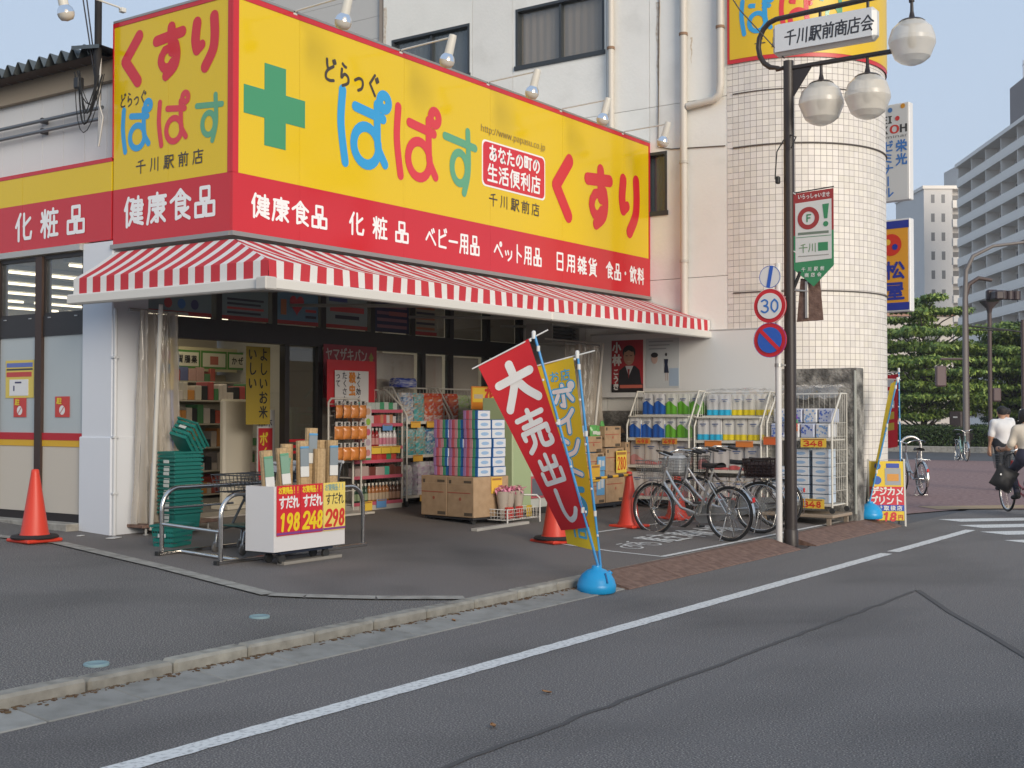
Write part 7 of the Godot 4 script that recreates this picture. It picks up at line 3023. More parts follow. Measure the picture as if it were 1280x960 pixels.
# plump printed plastic pack; rows of colour from the bottom up
func print_pack(called: String, label: String, group: String, w: float, h: float, d: float, rows: Array) -> Node3D:
	var t := thing(called, label, "pack", Vector3.ZERO, 0, group)
	var m := MB.new()
	var n := 14
	for side in 4:
		m.xf = Transform3D(Basis(Vector3.UP, side * PI / 2), Vector3.ZERO)
		var lw := w if side % 2 == 0 else d
		var ld := d if side % 2 == 0 else w
		for r in n:
			m.col = rows[mini(int(r * rows.size() / float(n)), rows.size() - 1)]
			var g := []
			for e in 2:
				var v := (r + e) / float(n)
				var row := []
				var puff := 1.0 - .35 * pow(v, 6.0) - .1 * pow(1.0 - v, 6.0)
				for k in 7:
					var u := k / 6.0 * 2 - 1
					row.append(V(u * lw / 2 * (.97 if side % 2 else 1.0) * (puff if side % 2 else 1.0), v * h, (ld / 2 * (puff if side % 2 == 0 else 1.0)) * (1.0 + .1 * (1 - u * u)) + .005 * sin(k * 2.7 + r * 1.9 + side)))
				g.append(row)
			m.sheet(g)
	m.xf = Transform3D.IDENTITY
	m.col = rows[-1]
	m.quad(V(-w / 2, h, d / 2 * .65), V(w / 2, h, d / 2 * .65), V(w / 2, h, -d / 2 * .65), V(-w / 2, h, -d / 2 * .65))
	var f := FastNoiseLite.new()
	f.seed = label.length() * 7
	f.noise_type = FastNoiseLite.TYPE_CELLULAR
	f.frequency = 9.0
	for i in m.c.size():
		var q := f.get_noise_3dv(m.v[i])
		m.c[i] = m.c[i].lerp(rows[int(absf(q) * 97.0) % rows.size()], .75).lightened(.25 * maxf(.0, q + .4))
	part(t, "wrap", m, mat(1, 1, 1, .25))
	return t


func diaper_racks() -> void:
	var g := gy(-11.14)
	var cream := Color(.56, .53, .48)
	var ra := slant_rack("cream wire rack of large blue and white nappy packs", V(13.4, g, -11.14), 0, .96, .42, 1.25, 1.66, [[.14, 0], [.7, 0], [1.17, 0]], cream, "wire racks in front of the shop window")
	var rb := slant_rack("cream wire rack of red and green packs behind the tissue cartons", V(14.44, g, -11.14), 0, 1.0, .42, 1.25, 1.66, [[.14, 0], [.7, 0], [1.17, 0]], cream, "wire racks in front of the shop window")
	var wh := Color(.58, .58, .58)
	var gr := "nappy packs on the window racks"
	var P := {
		"a": [print_pack("nappy_pack", "tall blue, peach and white pack", gr, .22, .4, .16, [wh, Color(.45, .25, .15), Color(.35, .42, .45), Color(.1, .22, .45), wh]), false, "nappy_pack"],
		"t": [print_pack("nappy_pack", "tall teal pack with orange patch", gr, .22, .4, .16, [Color(.06, .3, .33), Color(.1, .38, .38), Color(.45, .22, .1), Color(.12, .36, .4), Color(.4, .5, .52)]), false, "nappy_pack"],
		"r": [print_pack("nappy_pack", "tall red and orange pack", gr, .22, .4, .16, [wh, Color(.55, .12, .04), Color(.5, .05, .03), Color(.55, .16, .06), Color(.45, .05, .04)]), false, "nappy_pack"],
		"n": [print_pack("nappy_pack", "tall navy and white pack", gr, .21, .38, .16, [Color(.1, .36, .4), wh, Color(.12, .32, .5), wh, Color(.03, .06, .28)]), false, "nappy_pack"],
		"v": [print_pack("nappy_pack", "tall pale green and pink pack", gr, .24, .38, .18, [Color(.42, .5, .35), Color(.5, .42, .4), Color(.38, .5, .22), Color(.3, .46, .14)]), false, "nappy_pack"],
		"w": [print_pack("nappy_pack", "white and violet bulk pack", gr, .29, .46, .2, [Color(.5, .49, .52), Color(.55, .53, .55), Color(.42, .24, .4), Color(.52, .5, .53), Color(.42, .34, .45), wh]), false, "nappy_pack"],
		"f": [print_pack("nappy_pack", "slim pale blue pack", gr, .17, .42, .16, [Color(.34, .44, .52), wh, Color(.4, .3, .42), wh]), false, "nappy_pack"],
	}
	fill_row(P, ["a", "t", "r", "r"], ra, .13, .225, 1.182, -.16, "top shelf", "bottle rack")
	fill_row(P, ["t", "t", "n", "n"], ra, .13, .225, .712, -.12, "middle shelf", "bottle rack")
	fill_row(P, ["f", "w", "w"], ra, .12, .3, .152, -.14, "bottom shelf", "bottle rack")
	fill_row(P, ["r", "v", "v", "r"], rb, .13, .245, 1.182, -.16, "top shelf", "nappy rack")
	fill_row(P, ["v", "r", "n", "v"], rb, .13, .245, .712, -.12, "middle shelf", "nappy rack")
	fill_row(P, ["w", "w", "w"], rb, .17, .31, .152, -.14, "bottom shelf", "nappy rack")
	# flat pack lying on top
	var top := print_pack("nappy_pack", "blue and white pack lying across the top of the nappy rack", "", .36, .13, .2, [Color(.04, .07, .35), Color(.5, .52, .58), Color(.05, .08, .36)])
	top.remove_meta("group") if top.has_meta("group") else null
	top.position = V(13.65, g + 1.665, -11.42)
	var yl := Color(.72, .4, .06)
	for q in [[13.56, 1.14], [13.91, 1.14], [14.16, 1.14], [13.61, .67], [14.11, .67], [13.76, .11], [14.06, .11]]:
		tag_card("orange price tag on the nappy rack", V(q[0], g + q[1], -11.11), 0, .21, .09, "", yl, Color(.5, .05, .02), "price tags on the nappy rack")
	var t := thing("fireworks_board", "orange and yellow fireworks board with red characters above the window racks", "sign", V(13.78, g + 1.36, -10.3))
	var m := MB.new()
	m.rbox(V(.58, .15, -.01), V(1.16, .32, .015), .003)
	part(t, "board", m, mat(.64, .22, .02, .5))
	plate(t, "yellow_field", V(0, .3, 0), Vector3.RIGHT, Vector3.DOWN, .02, .01, 1.12, .2, .0, mat(.74, .5, .05, .5))
	letters(t, "lettering", "花火", V(.3, .29, .004), Vector3.RIGHT, Vector3.DOWN, .22, .2, .36, .2, mat(.56, .03, .02, .5))
	plate(t, "print_line", V(0, .3, 0), Vector3.RIGHT, Vector3.DOWN, .05, .1, .2, .06, .003, mat(.5, .42, .3, .5))
	for x in [.05, 1.1]:
		m = MB.new()
		m.bar(V(x, -1.32, -.03), V(x, .3, -.03), .01, 6)
		part(t, "stand", m, mat(.5, .48, .44, .4))
	# packets of fireworks hanging below the board
	for r in 4:
		for k in 3:
			var b := thing("hanging_packet", ["orange and yellow packet hanging under the fireworks board", "black and pink packet hanging under the fireworks board"][(r + k) % 2], "packet", V(14.05 + k * .3, g + .18 + r * .29, -10.28), rng.randf_range(-.15, .15), "packets under the fireworks board")
			m = MB.new()
			m.pillow(.22, .26, .03)
			part(b, "packet", m, mat(.58, .28, .04, .3) if (r + k) % 2 == 0 else mat(.09, .05, .06, .3))
			m = MB.new()
			m.rbox(V(0, .13, .016), V(.15, .07, .003), .001)
			part(b, "print", m, mat(.5, .06, .05, .4))


# five tissue boxes side by side in one film wrap
func tissue_bundle(called: String, label: String, group: String, cols: Array) -> Node3D:
	var t := thing(called, label, "tissue pack", Vector3.ZERO, 0, group)
	for k in 5:
		var m := MB.new()
		m.rbox(V(0, .058, .102 - k * .051), V(.235, .115, .05), .004)
		part(t, "tissue_box", m, mat(cols[k].r, cols[k].g, cols[k].b, .45))
	var m := MB.new()
	m.rbox(V(.0, .058, .1285), V(.225, .105, .003), .001)
	part(t, "white_face", m, mat(.62, .64, .68, .35))
	m = MB.new()
	var pl := []
	for k in 20:
		pl.append(Vector2(cos(TAU * k / 20) * .07, .058 + sin(TAU * k / 20) * .022))
	m.prism(pl, .13, .1315)
	part(t, "oval_print", m, mat(.28, .42, .62, .4))
	return t


func carton(label: String, at: Vector3, turn: float, s: Vector3, group: String, open_top := false) -> Node3D:
	var t := thing("carton", label, "carton", at, turn, group)
	var m := MB.new()
	if open_top:
		var w := .006
		m.span(V(-s.x / 2, 0, -s.z / 2), V(s.x / 2, w, s.z / 2))
		m.span(V(-s.x / 2, w, s.z / 2 - w), V(s.x / 2, s.y, s.z / 2))
		m.span(V(-s.x / 2, w, -s.z / 2), V(s.x / 2, s.y, -s.z / 2 + w))
		m.span(V(-s.x / 2, w, -s.z / 2 + w), V(-s.x / 2 + w, s.y, s.z / 2 - w))
		m.span(V(s.x / 2 - w, w, -s.z / 2 + w), V(s.x / 2, s.y, s.z / 2 - w))
		part(t, "case", m, mats.carton)
		m = MB.new()
		m.quad(V(s.x / 2, s.y, s.z / 2), V(s.x / 2 + .14, s.y - .1, s.z / 2), V(s.x / 2 + .14, s.y - .1, -s.z / 2), V(s.x / 2, s.y, -s.z / 2))
		part(t, "flap", m, mats.carton)
	else:
		m.rbox(V(0, s.y / 2, 0), s, .006)
		part(t, "case", m, mats.carton)
		m = MB.new()
		m.box(V(0, s.y + .0008, 0), V(s.x, .0016, .05))
		m.box(V(0, s.y * .82, s.z / 2 + .0008), V(s.x * .96, .004, .0016))
		part(t, "tape", m, mat(.46, .34, .21, .3))
	m = MB.new()
	m.box(V(-s.x * .05, s.y * .6, s.z / 2 + .001), V(s.x * .86, .012, .002))
	m.disc(V(.0, s.y * .45, s.z / 2 + .0022), Vector3.BACK, .022, 10)
	part(t, "red_print", m, mat(.36, .1, .06, .7))
	m = MB.new()
	m.box(V(-s.x * .38, s.y * .87, s.z / 2 + .001), V(.04, .045, .002))
	m.box(V(s.x * .28, s.y * .88, s.z / 2 + .001), V(.13, .03, .002))
	m.box(V(s.x * .3, s.y * .08, s.z / 2 + .001), V(.14, .04, .002))
	part(t, "dark_print", m, mat(.1, .075, .05, .7))
	return t


func build_goods() -> void:
	# tissue pallet
	var th := -.12
	var g := gy(-9.6)
	var o := V(12.34, g, -9.2)
	var B := Basis(Vector3.UP, th)
	var W := func(x: float, y: float, z: float) -> Vector3: return o + B * V(x, y, z)
	var t := thing("pallet_dolly", "low dark wheeled dolly under the two tissue cartons", "dolly", o, th)
	var m := MB.new()
	m.rbox(V(.33, .055, -.46), V(.6, .03, .86), .006)
	part(t, "deck", m, mat(.03, .03, .035, .6))
	for q in [V(.08, 0, -.08), V(.58, 0, -.08), V(.08, 0, -.84), V(.58, 0, -.84)]:
		m = MB.new()
		m.xf = Transform3D(Basis(Vector3.RIGHT, PI / 2), q + V(0, .022, 0))
		m.lathe(V(0, -.015, 0), [Vector2(.0, .0), Vector2(.035, .0), Vector2(.035, .03), Vector2(.0, .03)], 12)
		part(t, "caster", m, mat(.03, .03, .03, .6))
	# printed sides of these cartons face the lane, so they are turned a quarter
	carton("brown tissue carton at the front of the dolly with a yellow tag", W.call(.33, .072, -.235), th - PI / 2, V(.46, .5, .64), "cartons under the tissue bundles")
	carton("brown tissue carton at the back of the dolly", W.call(.33, .072, -.7), th - PI / 2, V(.46, .5, .64), "cartons under the tissue bundles")
	tag_card("yellow sale tag taped on the tissue carton", W.call(.42, .46, .006), th, .2, .2, "", Color(.74, .46, .06), Color(.5, .03, .02), "")
	var cols := [Color(.02, .14, .42), Color(.06, .3, .16), Color(.55, .28, .32), Color(.52, .1, .14), Color(.36, .2, .42)]
	var p := tissue_bundle("tissue_bundle", "tissue bundle of five coloured boxes stacked on the cartons", "tissue bundles stacked on the cartons", cols)
	var first := true
	for layer in 7:
		for cz in 3:
			for cx in 2:
				if (layer >= 6 and cz == 0) or (layer >= 6 and cx == 0 and cz == 1) or (cz == 2 and layer > 5):
					continue
				var b := p
				if not first:
					b = copy(p, "tissue_bundle", Vector3.ZERO, 0, "", p.get_meta("group"))
				first = false
				b.set_meta("label", "striped tissue bundle, %s layer up, %s from the street, %s side" % [ORD[layer], ORD[cz], ["entrance", "flag"][cx]])
				b.position = W.call(.22 + cx * .262 + rng.randf_range(-.01, .01), .575 + layer * .118, -.14 - cz * .262 + rng.randf_range(-.008, .008))
				b.rotation.y = th + rng.randf_range(-.03, .03)
	m = MB.new()
	m.rbox(Vector3.ZERO, V(1.2, .035, .09), .004)
	solo("timber_slat", "pale timber slat on the ground in front of the tissue dolly", "timber", m.mesh(), mat(.42, .4, .36, .8), V(12.45, gy(-8.86) + .018, -8.86), .06)
	# pale green cabinet
	t = thing("green_cabinet", "pale green display cabinet half hidden by the red flag", "cabinet", V(13.5, gy(-9.5), -9.42))
	m = MB.new()
	m.rbox(V(.22, .82, -.25), V(.44, 1.5, .5), .015)
	part(t, "side_board", m, mat(.34, .42, .24, .5))
	m = MB.new()
	m.rbox(V(.72, .82, -.3), V(.54, 1.5, .4), .015)
	part(t, "shelf_case", m, mat(.48, .5, .46, .5))
	m = MB.new()
	m.rbox(V(.5, .04, -.27), V(1.0, .08, .44), .01)
	part(t, "base", m, mat(.02, .02, .02, .7))
	for k in 3:
		m = MB.new()
		m.rbox(V(.74, .36 + k * .42, -.085), V(.4, .3, .012), .004)
		var f := part(t, "picture_frame", m, mat(.45, .1, .12, .4))
		m = MB.new()
		m.rbox(V(.74, .36 + k * .42, -.076), V(.34, .24, .006), .002)
		part(f, "picture", m, mat(.12, .13, .16, .4))
	# detergent cartons and bags in front of the kitchen paper
	var q := "detergent cartons by the inner corner"
	var z := -9.45
	var gb := gy(-9.45)
	m = MB.new()
	m.rbox(V(0, .06, 0), V(1.7, .05, .5), .006)
	for dx in [-.78, .0, .78]:
		m.rbox(V(dx, .018, 0), V(.08, .036, .46), .004)
	solo("low_pallet", "low dark pallet under the detergent cartons", "pallet", m.mesh(), mat(.02, .025, .035, .7), V(15.86, gb - .005, -9.48), 0)
	carton("closed detergent carton at the left foot of the stack", V(15.28, gb + .08, z), 0, V(.5, .42, .46), q)
	carton("closed detergent carton in the middle of the bottom row", V(15.83, gb + .08, z), 0, V(.54, .44, .46), q)
	carton("closed detergent carton at the right end of the bottom row", V(16.38, gb + .08, z), 0, V(.5, .46, .46), q)
	carton("open carton of blue detergent bags in the left column", V(15.28, gb + .502, z), 0, V(.48, .3, .44), q, true)
	carton("open carton with a hanging flap in the middle column", V(15.83, gb + .522, z), 0, V(.52, .34, .44), q, true)
	carton("open carton of blue and red packets in the right column", V(16.38, gb + .542, z), 0, V(.48, .4, .44), q, true)
	carton("open carton on top of the left column", V(15.3, gb + .82, z - .03), 0, V(.48, .22, .42), q, true)
	carton("open carton on top of the middle column", V(15.84, gb + .88, z - .03), 0, V(.46, .3, .42), q, true)
	var bags := [["blue and white detergent bag", Color(.2, .38, .62), Color(.55, .58, .62)], ["green detergent bag with white print", Color(.1, .34, .08), Color(.55, .58, .5)], ["pale blue refill bag with white swirls", Color(.28, .46, .66), Color(.58, .6, .62)]]
	var spots := [[15.1, .62, .2, 0, .0], [15.22, .6, .2, 2, .0], [15.34, .61, .2, 0, .0], [15.46, .6, .2, 2, .0], [15.14, .92, .12, 0, .0], [15.26, .93, .12, 2, .0], [15.38, .94, .1, 1, .0], [15.5, .93, .1, 1, .0], [15.72, 1.0, .1, 1, .0], [15.7, .6, .2, 1, .0], [15.84, .6, .2, 0, .0], [15.98, .6, .18, 2, .0]]
	for s in spots:
		var bg: Array = bags[s[3]]
		var bt := thing("detergent_bag", bg[0] + " standing in an open carton by the inner corner", "detergent bag", V(s[0], gb + s[1], z + .08 + rng.randf_range(-.06, .06)), rng.randf_range(-.3, .3), "detergent bags in the cartons")
		m = MB.new()
		m.pillow(.15, .26, .07)
		part(bt, "bag", m, mat(bg[1].r, bg[1].g, bg[1].b, .25))
		m = MB.new()
		m.rbox(V(0, .15, .033), V(.09, .05, .01), .003)
		part(bt, "print", m, mat(bg[2].r, bg[2].g, bg[2].b, .3))
	# bags pressed against the front of the cartons as posters of the goods
	for s in [[15.4, .2, .34], [15.42, .55, .2], [16.55, .56, .42]]:
		t = thing("printed_sheet", "blue printed sheet with white lettering shapes on the front of a carton", "sheet", V(s[0], gb + s[1], z + .236), 0, "blue sheets on the carton fronts")
		plate(t, "sheet", Vector3.ZERO, Vector3.RIGHT, Vector3.UP * -1, -.11, -s[2], .22, s[2], .0, mat(.12, .34, .6, .4))
		plate(t, "white_print", Vector3.ZERO, Vector3.RIGHT, Vector3.DOWN, -.08, -s[2] * .75, .07, s[2] * .5, .003, mat(.55, .58, .6, .4))
		plate(t, "white_print", Vector3.ZERO, Vector3.RIGHT, Vector3.DOWN, .01, -s[2] * .7, .07, s[2] * .4, .003, mat(.55, .58, .6, .4))
		if s[0] > 16:
			plate(t, "red_print", Vector3.ZERO, Vector3.RIGHT, Vector3.DOWN, -.09, -s[2] * .35, .18, s[2] * .3, .005, mat(.5, .04, .06, .4))
	var yl := Color(.76, .56, .08)
	var rd := Color(.58, .03, .02)
	tag_card("large yellow price tag reading 280 on the middle carton", V(15.95, gb + .66, z + .262), 0, .3, .32, "280", yl, rd, "tags on the detergent cartons")
	tag_card("yellow and red price tag on the left carton", V(15.22, gb + .52, z + .262), 0, .24, .24, "", Color(.7, .42, .05), rd, "tags on the detergent cartons")
	tag_card("orange price tag hanging left of the carton stack", V(15.0, gb + .5, z + .264), 0, .18, .26, "", Color(.7, .34, .04), rd, "tags on the detergent cartons")


# ---------------------------------------------------------------- bicycles; local x runs from the rear hub to the front hub
func bicycle(label: String, rear: Vector3, front: Vector3, opt: Dictionary) -> Node3D:
	var d := front - rear
	var t := thing("bicycle", label, "bicycle", rear, atan2(-d.z, d.x), opt.get("group", ""))
	var R := .325
	var L := 1.12
	var fc: Color = opt.get("frame", Color(.55, .55, .54))
	var fm := mat(fc.r, fc.g, fc.b, .28, opt.get("metal", .8))
	var ch := mat(.62, .61, .59, .2, 1.0)
	var blk := mat(.016, .016, .017, .6)
	for x in [.0, L]:
		var m := MB.new()
		m.torus(V(x, R, 0), Vector3.BACK, R - .019, .018, 36, 8)
		var w := part(t, "wheel", m, blk)
		m = MB.new()
		m.torus(V(x, R, 0), Vector3.BACK, R - .042, .011, 36, 6)
		part(w, "rim", m, ch)
		m = MB.new()
		for k in 28:
			var a := TAU * k / 28
			var a2 := a + (.35 if k % 2 else -.35)
			var sd := .028 if (k / 2) % 2 else -.028
			m.bar(V(x + cos(a2) * .022, R + sin(a2) * .022, sd), V(x + cos(a) * (R - .045), R + sin(a) * (R - .045), 0), .0016, 3)
		m.bar(V(x, R, -.05), V(x, R, .05), .018, 8)
		part(w, "spokes", m, ch)
		# mudguard
		m = MB.new()
		var a0 := .35 if x > 0 else .15
		var a1 := 2.75 if x > 0 else 3.55
		var g := []
		for k in 19:
			var a := lerpf(a0, a1, k / 18.0)
			var row := []
			for j in 5:
				var b := (j / 4.0 - .5) * 2.2
				row.append(V(x + cos(a) * (R + .016 + .01 * cos(b)), R + sin(a) * (R + .016 + .01 * cos(b)), sin(b) * .027))
			g.append(row)
		m.sheet(g)
		part(t, "mudguard", m, ch)
	var bb := V(.44, .29, 0)
	var head := V(.93, .8, 0)
	var head2 := V(.965, .66, 0)
	var seat := V(.24, .8, 0)
	var m := MB.new()
	m.tube([head, V(.82, .64, 0), V(.66, .46, 0), V(.5, .4, 0), V(.395, .43, 0)], .017, 8)
	m.tube([head2, V(.86, .52, 0), V(.7, .36, 0), bb], .018, 8)
	m.bar(bb, seat, .016, 8)
	m.bar(head + V(-.01, .04, 0), head2 + V(.01, -.04, 0), .02, 10)
	for s in [-1.0, 1.0]:
		m.bar(bb + V(0, 0, s * .03), V(0, R, s * .06), .009, 6)
		m.bar(V(.29, .7, s * .02), V(0, R, s * .06), .008, 6)
	part(t, "frame", m, fm)
	m = MB.new()
	for s in [-1.0, 1.0]:
		m.tube([head2 + V(.01, -.05, s * .03), V(1.03, .48, s * .05), V(L - .02, R + .02, s * .055), V(L, R, s * .055)], .011, 6)
	part(t, "fork", m, ch)
	m = MB.new()
	m.bar(head, V(.895, .98, 0), .013, 8)
	for s in [-1.0, 1.0]:
		m.tube([V(.895, .98, 0), V(.94, 1.02, s * .1), V(.9, 1.05, s * .22), V(.74, 1.04, s * .29), V(.62, 1.01, s * .29)], .011, 8)
	part(t, "handlebar", m, ch)
	for s in [-1.0, 1.0]:
		m = MB.new()
		m.bar(V(.74, 1.04, s * .29), V(.61, 1.008, s * .29), .017, 8)
		m.bar(V(.84, 1.02, s * .26), V(.7, .99, s * .3), .005, 5)
		part(t, "grip", m, blk)
	m = MB.new()
	m.bar(seat, V(.22, .87, 0), .012, 8)
	part(t, "seat_post", m, ch)
	m = MB.new()
	var g2 := []
	for k in 9:
		var u := k / 8.0
		var w := lerpf(.1, .025, pow(u, .7))
		var row := []
		for j in 9:
			var b := PI * (j / 8.0 - .5) * 1.2
			row.append(V(.11 + u * .27, .875 + .045 * cos(b) - .01 * sin(u * PI), sin(b) * w))
		g2.append(row)
	m.sheet(g2, true)
	m.rbox(V(.2, .875, 0), V(.16, .02, .15), .008)
	part(t, "saddle", m, blk)
	m = MB.new()
	m.xf = Transform3D(Basis.IDENTITY, V(0, 0, .055))
	var cg := []
	for k in 10:
		var a := PI / 2 + PI * k / 9
		cg.append(Vector2(cos(a) * .06, R + sin(a) * .06))
	for k in 10:
		var a := -PI / 2 + PI * k / 9
		cg.append(Vector2(.44 + cos(a) * .11, .29 + sin(a) * .11))
	m.prism(cg, 0, .02)
	part(t, "chain_guard", m, mat(.35, .35, .34, .35, .5))
	m = MB.new()
	m.bar(bb + V(0, 0, .08), bb + V(.07, -.15, .09), .009, 6)
	m.bar(bb + V(0, 0, -.08), bb + V(-.07, .15, -.09), .009, 6)
	part(t, "crank", m, ch)
	for s in [-1.0, 1.0]:
		m = MB.new()
		m.rbox(bb + V(.07 * s, -.15 * s, .13 * s), V(.09, .022, .06), .005)
		part(t, "pedal", m, blk)
	# carrier and stand
	m = MB.new()
	for s in [-1.0, 1.0]:
		m.bar(V(-.28, .7, s * .06), V(.22, .7, s * .06), .006, 6)
		m.bar(V(0, R, s * .065), V(-.14, .7, s * .06), .005, 6)
	for k in 5:
		m.bar(V(-.28 + k * .12, .7, -.06), V(-.28 + k * .12, .7, .06), .005, 5)
	part(t, "carrier", m, ch)
	m = MB.new()
	for s in [-1.0, 1.0]:
		m.tube([V(0, R - .03, s * .07), V(.02, .12, s * .11), V(.05, .012, s * .13)], .008, 6)
	m.bar(V(.05, .012, -.13), V(.05, .012, .13), .008, 6)
	part(t, "stand", m, ch)
	if opt.has("basket"):
		var bc: Color = opt.basket
		m = MB.new()
		m.xf = Transform3D(Basis.IDENTITY, V(1.1, .7, 0))
		wire_box(m, Vector3.ZERO, V(.25, .22, .32), .22, 8, 6, 9, .0028)
		part(t, "basket", m, mat(bc.r, bc.g, bc.b, .4, .5))
		m = MB.new()
		m.bar(V(1.1, .7, .05), V(L, R, .07), .005, 5)
		m.bar(V(1.1, .7, -.05), V(L, R, -.07), .005, 5)
		part(t, "basket_stay", m, ch)
	m = MB.new()
	m.rbox(V(-.335, .5, 0), V(.02, .06, .05), .008)
	part(t, "reflector", m, mat(.5, .02, .02, .2))
	if opt.has("rear_box"):
		m = MB.new()
		wire_box(m, V(-.02, .71, 0), V(.36, .22, .28), .12, 8, 6, 8, .005)
		m.rbox(V(-.02, .8, 0), V(.34, .16, .26), .02)
		part(t, "rear_basket", m, mat(.035, .016, .014, .7))
	return t


func build_bicycles() -> void:
	var G := "bicycles parked in the bay"
	bicycle("silver town bicycle with a wire front basket parked nearest the kerb line", V(13.47, gy(-6.31), -6.31), V(13.66, gy(-7.42), -7.42), {"basket": Color(.3, .29, .28), "group": G})
	var b := bicycle("silver town bicycle with a grey bag in its basket and a dark rear basket", V(14.55, gy(-6.4), -6.4), V(14.36, gy(-7.45), -7.45), {"basket": Color(.2, .2, .2), "rear_box": true, "frame": Color(.45, .45, .46), "group": G})
	bicycle("dark framed bicycle with a black mesh basket parked closest to the paper racks", V(15.35, gy(-6.5), -6.5), V(15.15, gy(-7.6), -7.6), {"basket": Color(.03, .03, .032), "frame": Color(.06, .05, .05), "metal": .3, "group": G})
	var m := MB.new()
	m.rbox(V(0, .12, 0), V(.26, .25, .3), .04)
	m.rbox(V(0, .255, 0), V(.16, .02, .2), .008)
	solo("grey_bag", "square grey bag standing in the front basket of a bicycle", "bag", m.mesh(), mat(.4, .41, .42, .6), b.transform * V(1.1, .715, 0), b.rotation.y)
	bicycle("silver bicycle parked behind the yellow print board", V(24.3, .02, -7.35), V(25.2, .02, -8.0), {"frame": Color(.4, .4, .4)})
	bicycle("pale green bicycle with a dark basket standing before the hedge", V(43.4, .02, -11.9), V(42.4, .02, -11.35), {"basket": Color(.03, .02, .02), "frame": Color(.3, .5, .44), "metal": .0})


# ---------------------------------------------------------------- flags
const FW := Vector3(.8198, 0, -.5726)
const RT := Vector3(.5726, 0, .8198)


func at_lat(depth: float, lat: float, y: float) -> Vector3:
	return FW * depth + RT * lat + Vector3.UP * y


# shop flag: a pole, a cross rod and a cloth between a left and a right edge, each given as [sideways, height] at top and bottom
func shop_flag(label: String, depth: float, foot: Vector2, tip: Vector2, rod: Array, tr: Vector2, br: Vector2, tl: Vector2, bl: Vector2, back0: float, back1: float, cloth: Material, group: String) -> Dictionary:
	var t := thing("shop_flag", label, "flag", at_lat(depth, foot.x, foot.y), 0, group)
	var o := t.position
	var m := MB.new()
	m.bar(Vector3.ZERO, at_lat(depth, tip.x, tip.y) - o, .012, 10)
	part(t, "pole", m, mat(.05, .28, .58, .35))
	m = MB.new()
	m.bar(at_lat(depth, rod[0].x, rod[0].y) - o + FW * back0, at_lat(depth, rod[1].x, rod[1].y) - o, .007, 8)
	part(t, "cross_rod", m, mat(.6, .6, .58, .4))
	m = MB.new()
	m.lathe(at_lat(depth, tip.x, tip.y) - o, [Vector2(.018, -.06), Vector2(.02, .0), Vector2(.012, .012), Vector2(0, .014)], 10)
	var pv := at_lat(depth, tip.x, tip.y) - o
	for k in [.25, .62, .93]:
		m.lathe(pv * k, [Vector2(.0165, -.025), Vector2(.0165, .025)], 10)
	part(t, "pole_joint", m, mat(.62, .62, .6, .4))
	var at := func(u: float, v: float, lift: float) -> Vector3:
		var a := tl.lerp(bl, v)
		var b := tr.lerp(br, v)
		var p := a.lerp(b, u)
		var back := lerpf(back0, back1, v) * (1.0 - u)
		var wave := .018 * sin(v * 9.0 + u * 2.5) * (1.0 - u * .7) + .03 * sin(PI * u) * sin(v * 3.0 + 1.0)
		return at_lat(depth + back + wave - lift - .012 * u, p.x - .012, p.y) - o
	var g := []
	for r in 25:
		var row := []
		for k in 11:
			row.append(at.call(k / 10.0, 1.0 - r / 24.0, .0))
		g.append(row)
	m = MB.new()
	m.sheet(g)
	part(t, "cloth", m, cloth)
	for v in [.01, .22, .45, .68, .92]:
		m = MB.new()
		var q: Vector3 = at.call(1.0, v, .0)
		m.rbox(q + RT * .01, V(.02, .022, .02), .005)
		part(t, "loop", m, mat(.62, .62, .6, .6))
	return {"node": t, "at": at}


func cloth_mat(r: float, g: float, b: float) -> StandardMaterial3D:
	var m := StandardMaterial3D.new()
	m.albedo_color = Color(r, g, b).linear_to_srgb()
	m.roughness = .8
	m.backlight_enabled = true
	m.backlight = Color(r * .6, g * .6, b * .6).linear_to_srgb()
	m.cull_mode = BaseMaterial3D.CULL_DISABLED
	return m


func flag_base(label: String, at: Vector3, turn: float) -> void:
	var t := thing("flag_base", label, "flag base", at, turn, "blue water filled flag bases")
	var blue := mat(.012, .3, .62, .35)
	var m := MB.new()
	m.lathe(Vector3.ZERO, [Vector2(.16, .0), Vector2(.172, .012), Vector2(.175, .07), Vector2(.17, .078), Vector2(.16, .115), Vector2(.13, .165), Vector2(.085, .2), Vector2(.045, .215), Vector2(.04, .24), Vector2(.0, .24)], 28)
	part(t, "tank", m, blue)
	m = MB.new()
	m.xf = Transform3D(Basis(Vector3.FORWARD, .7), V(.12, .155, 0))
	m.lathe(Vector3.ZERO, [Vector2(.022, .0), Vector2(.022, .03), Vector2(.0, .03)], 12)
	part(t, "filler_cap", m, blue)
	m = MB.new()
	m.bar(V(.03, .1, .168), V(.03, .18, .12), .009, 6)
	part(t, "screw", m, mat(.02, .1, .25, .5))


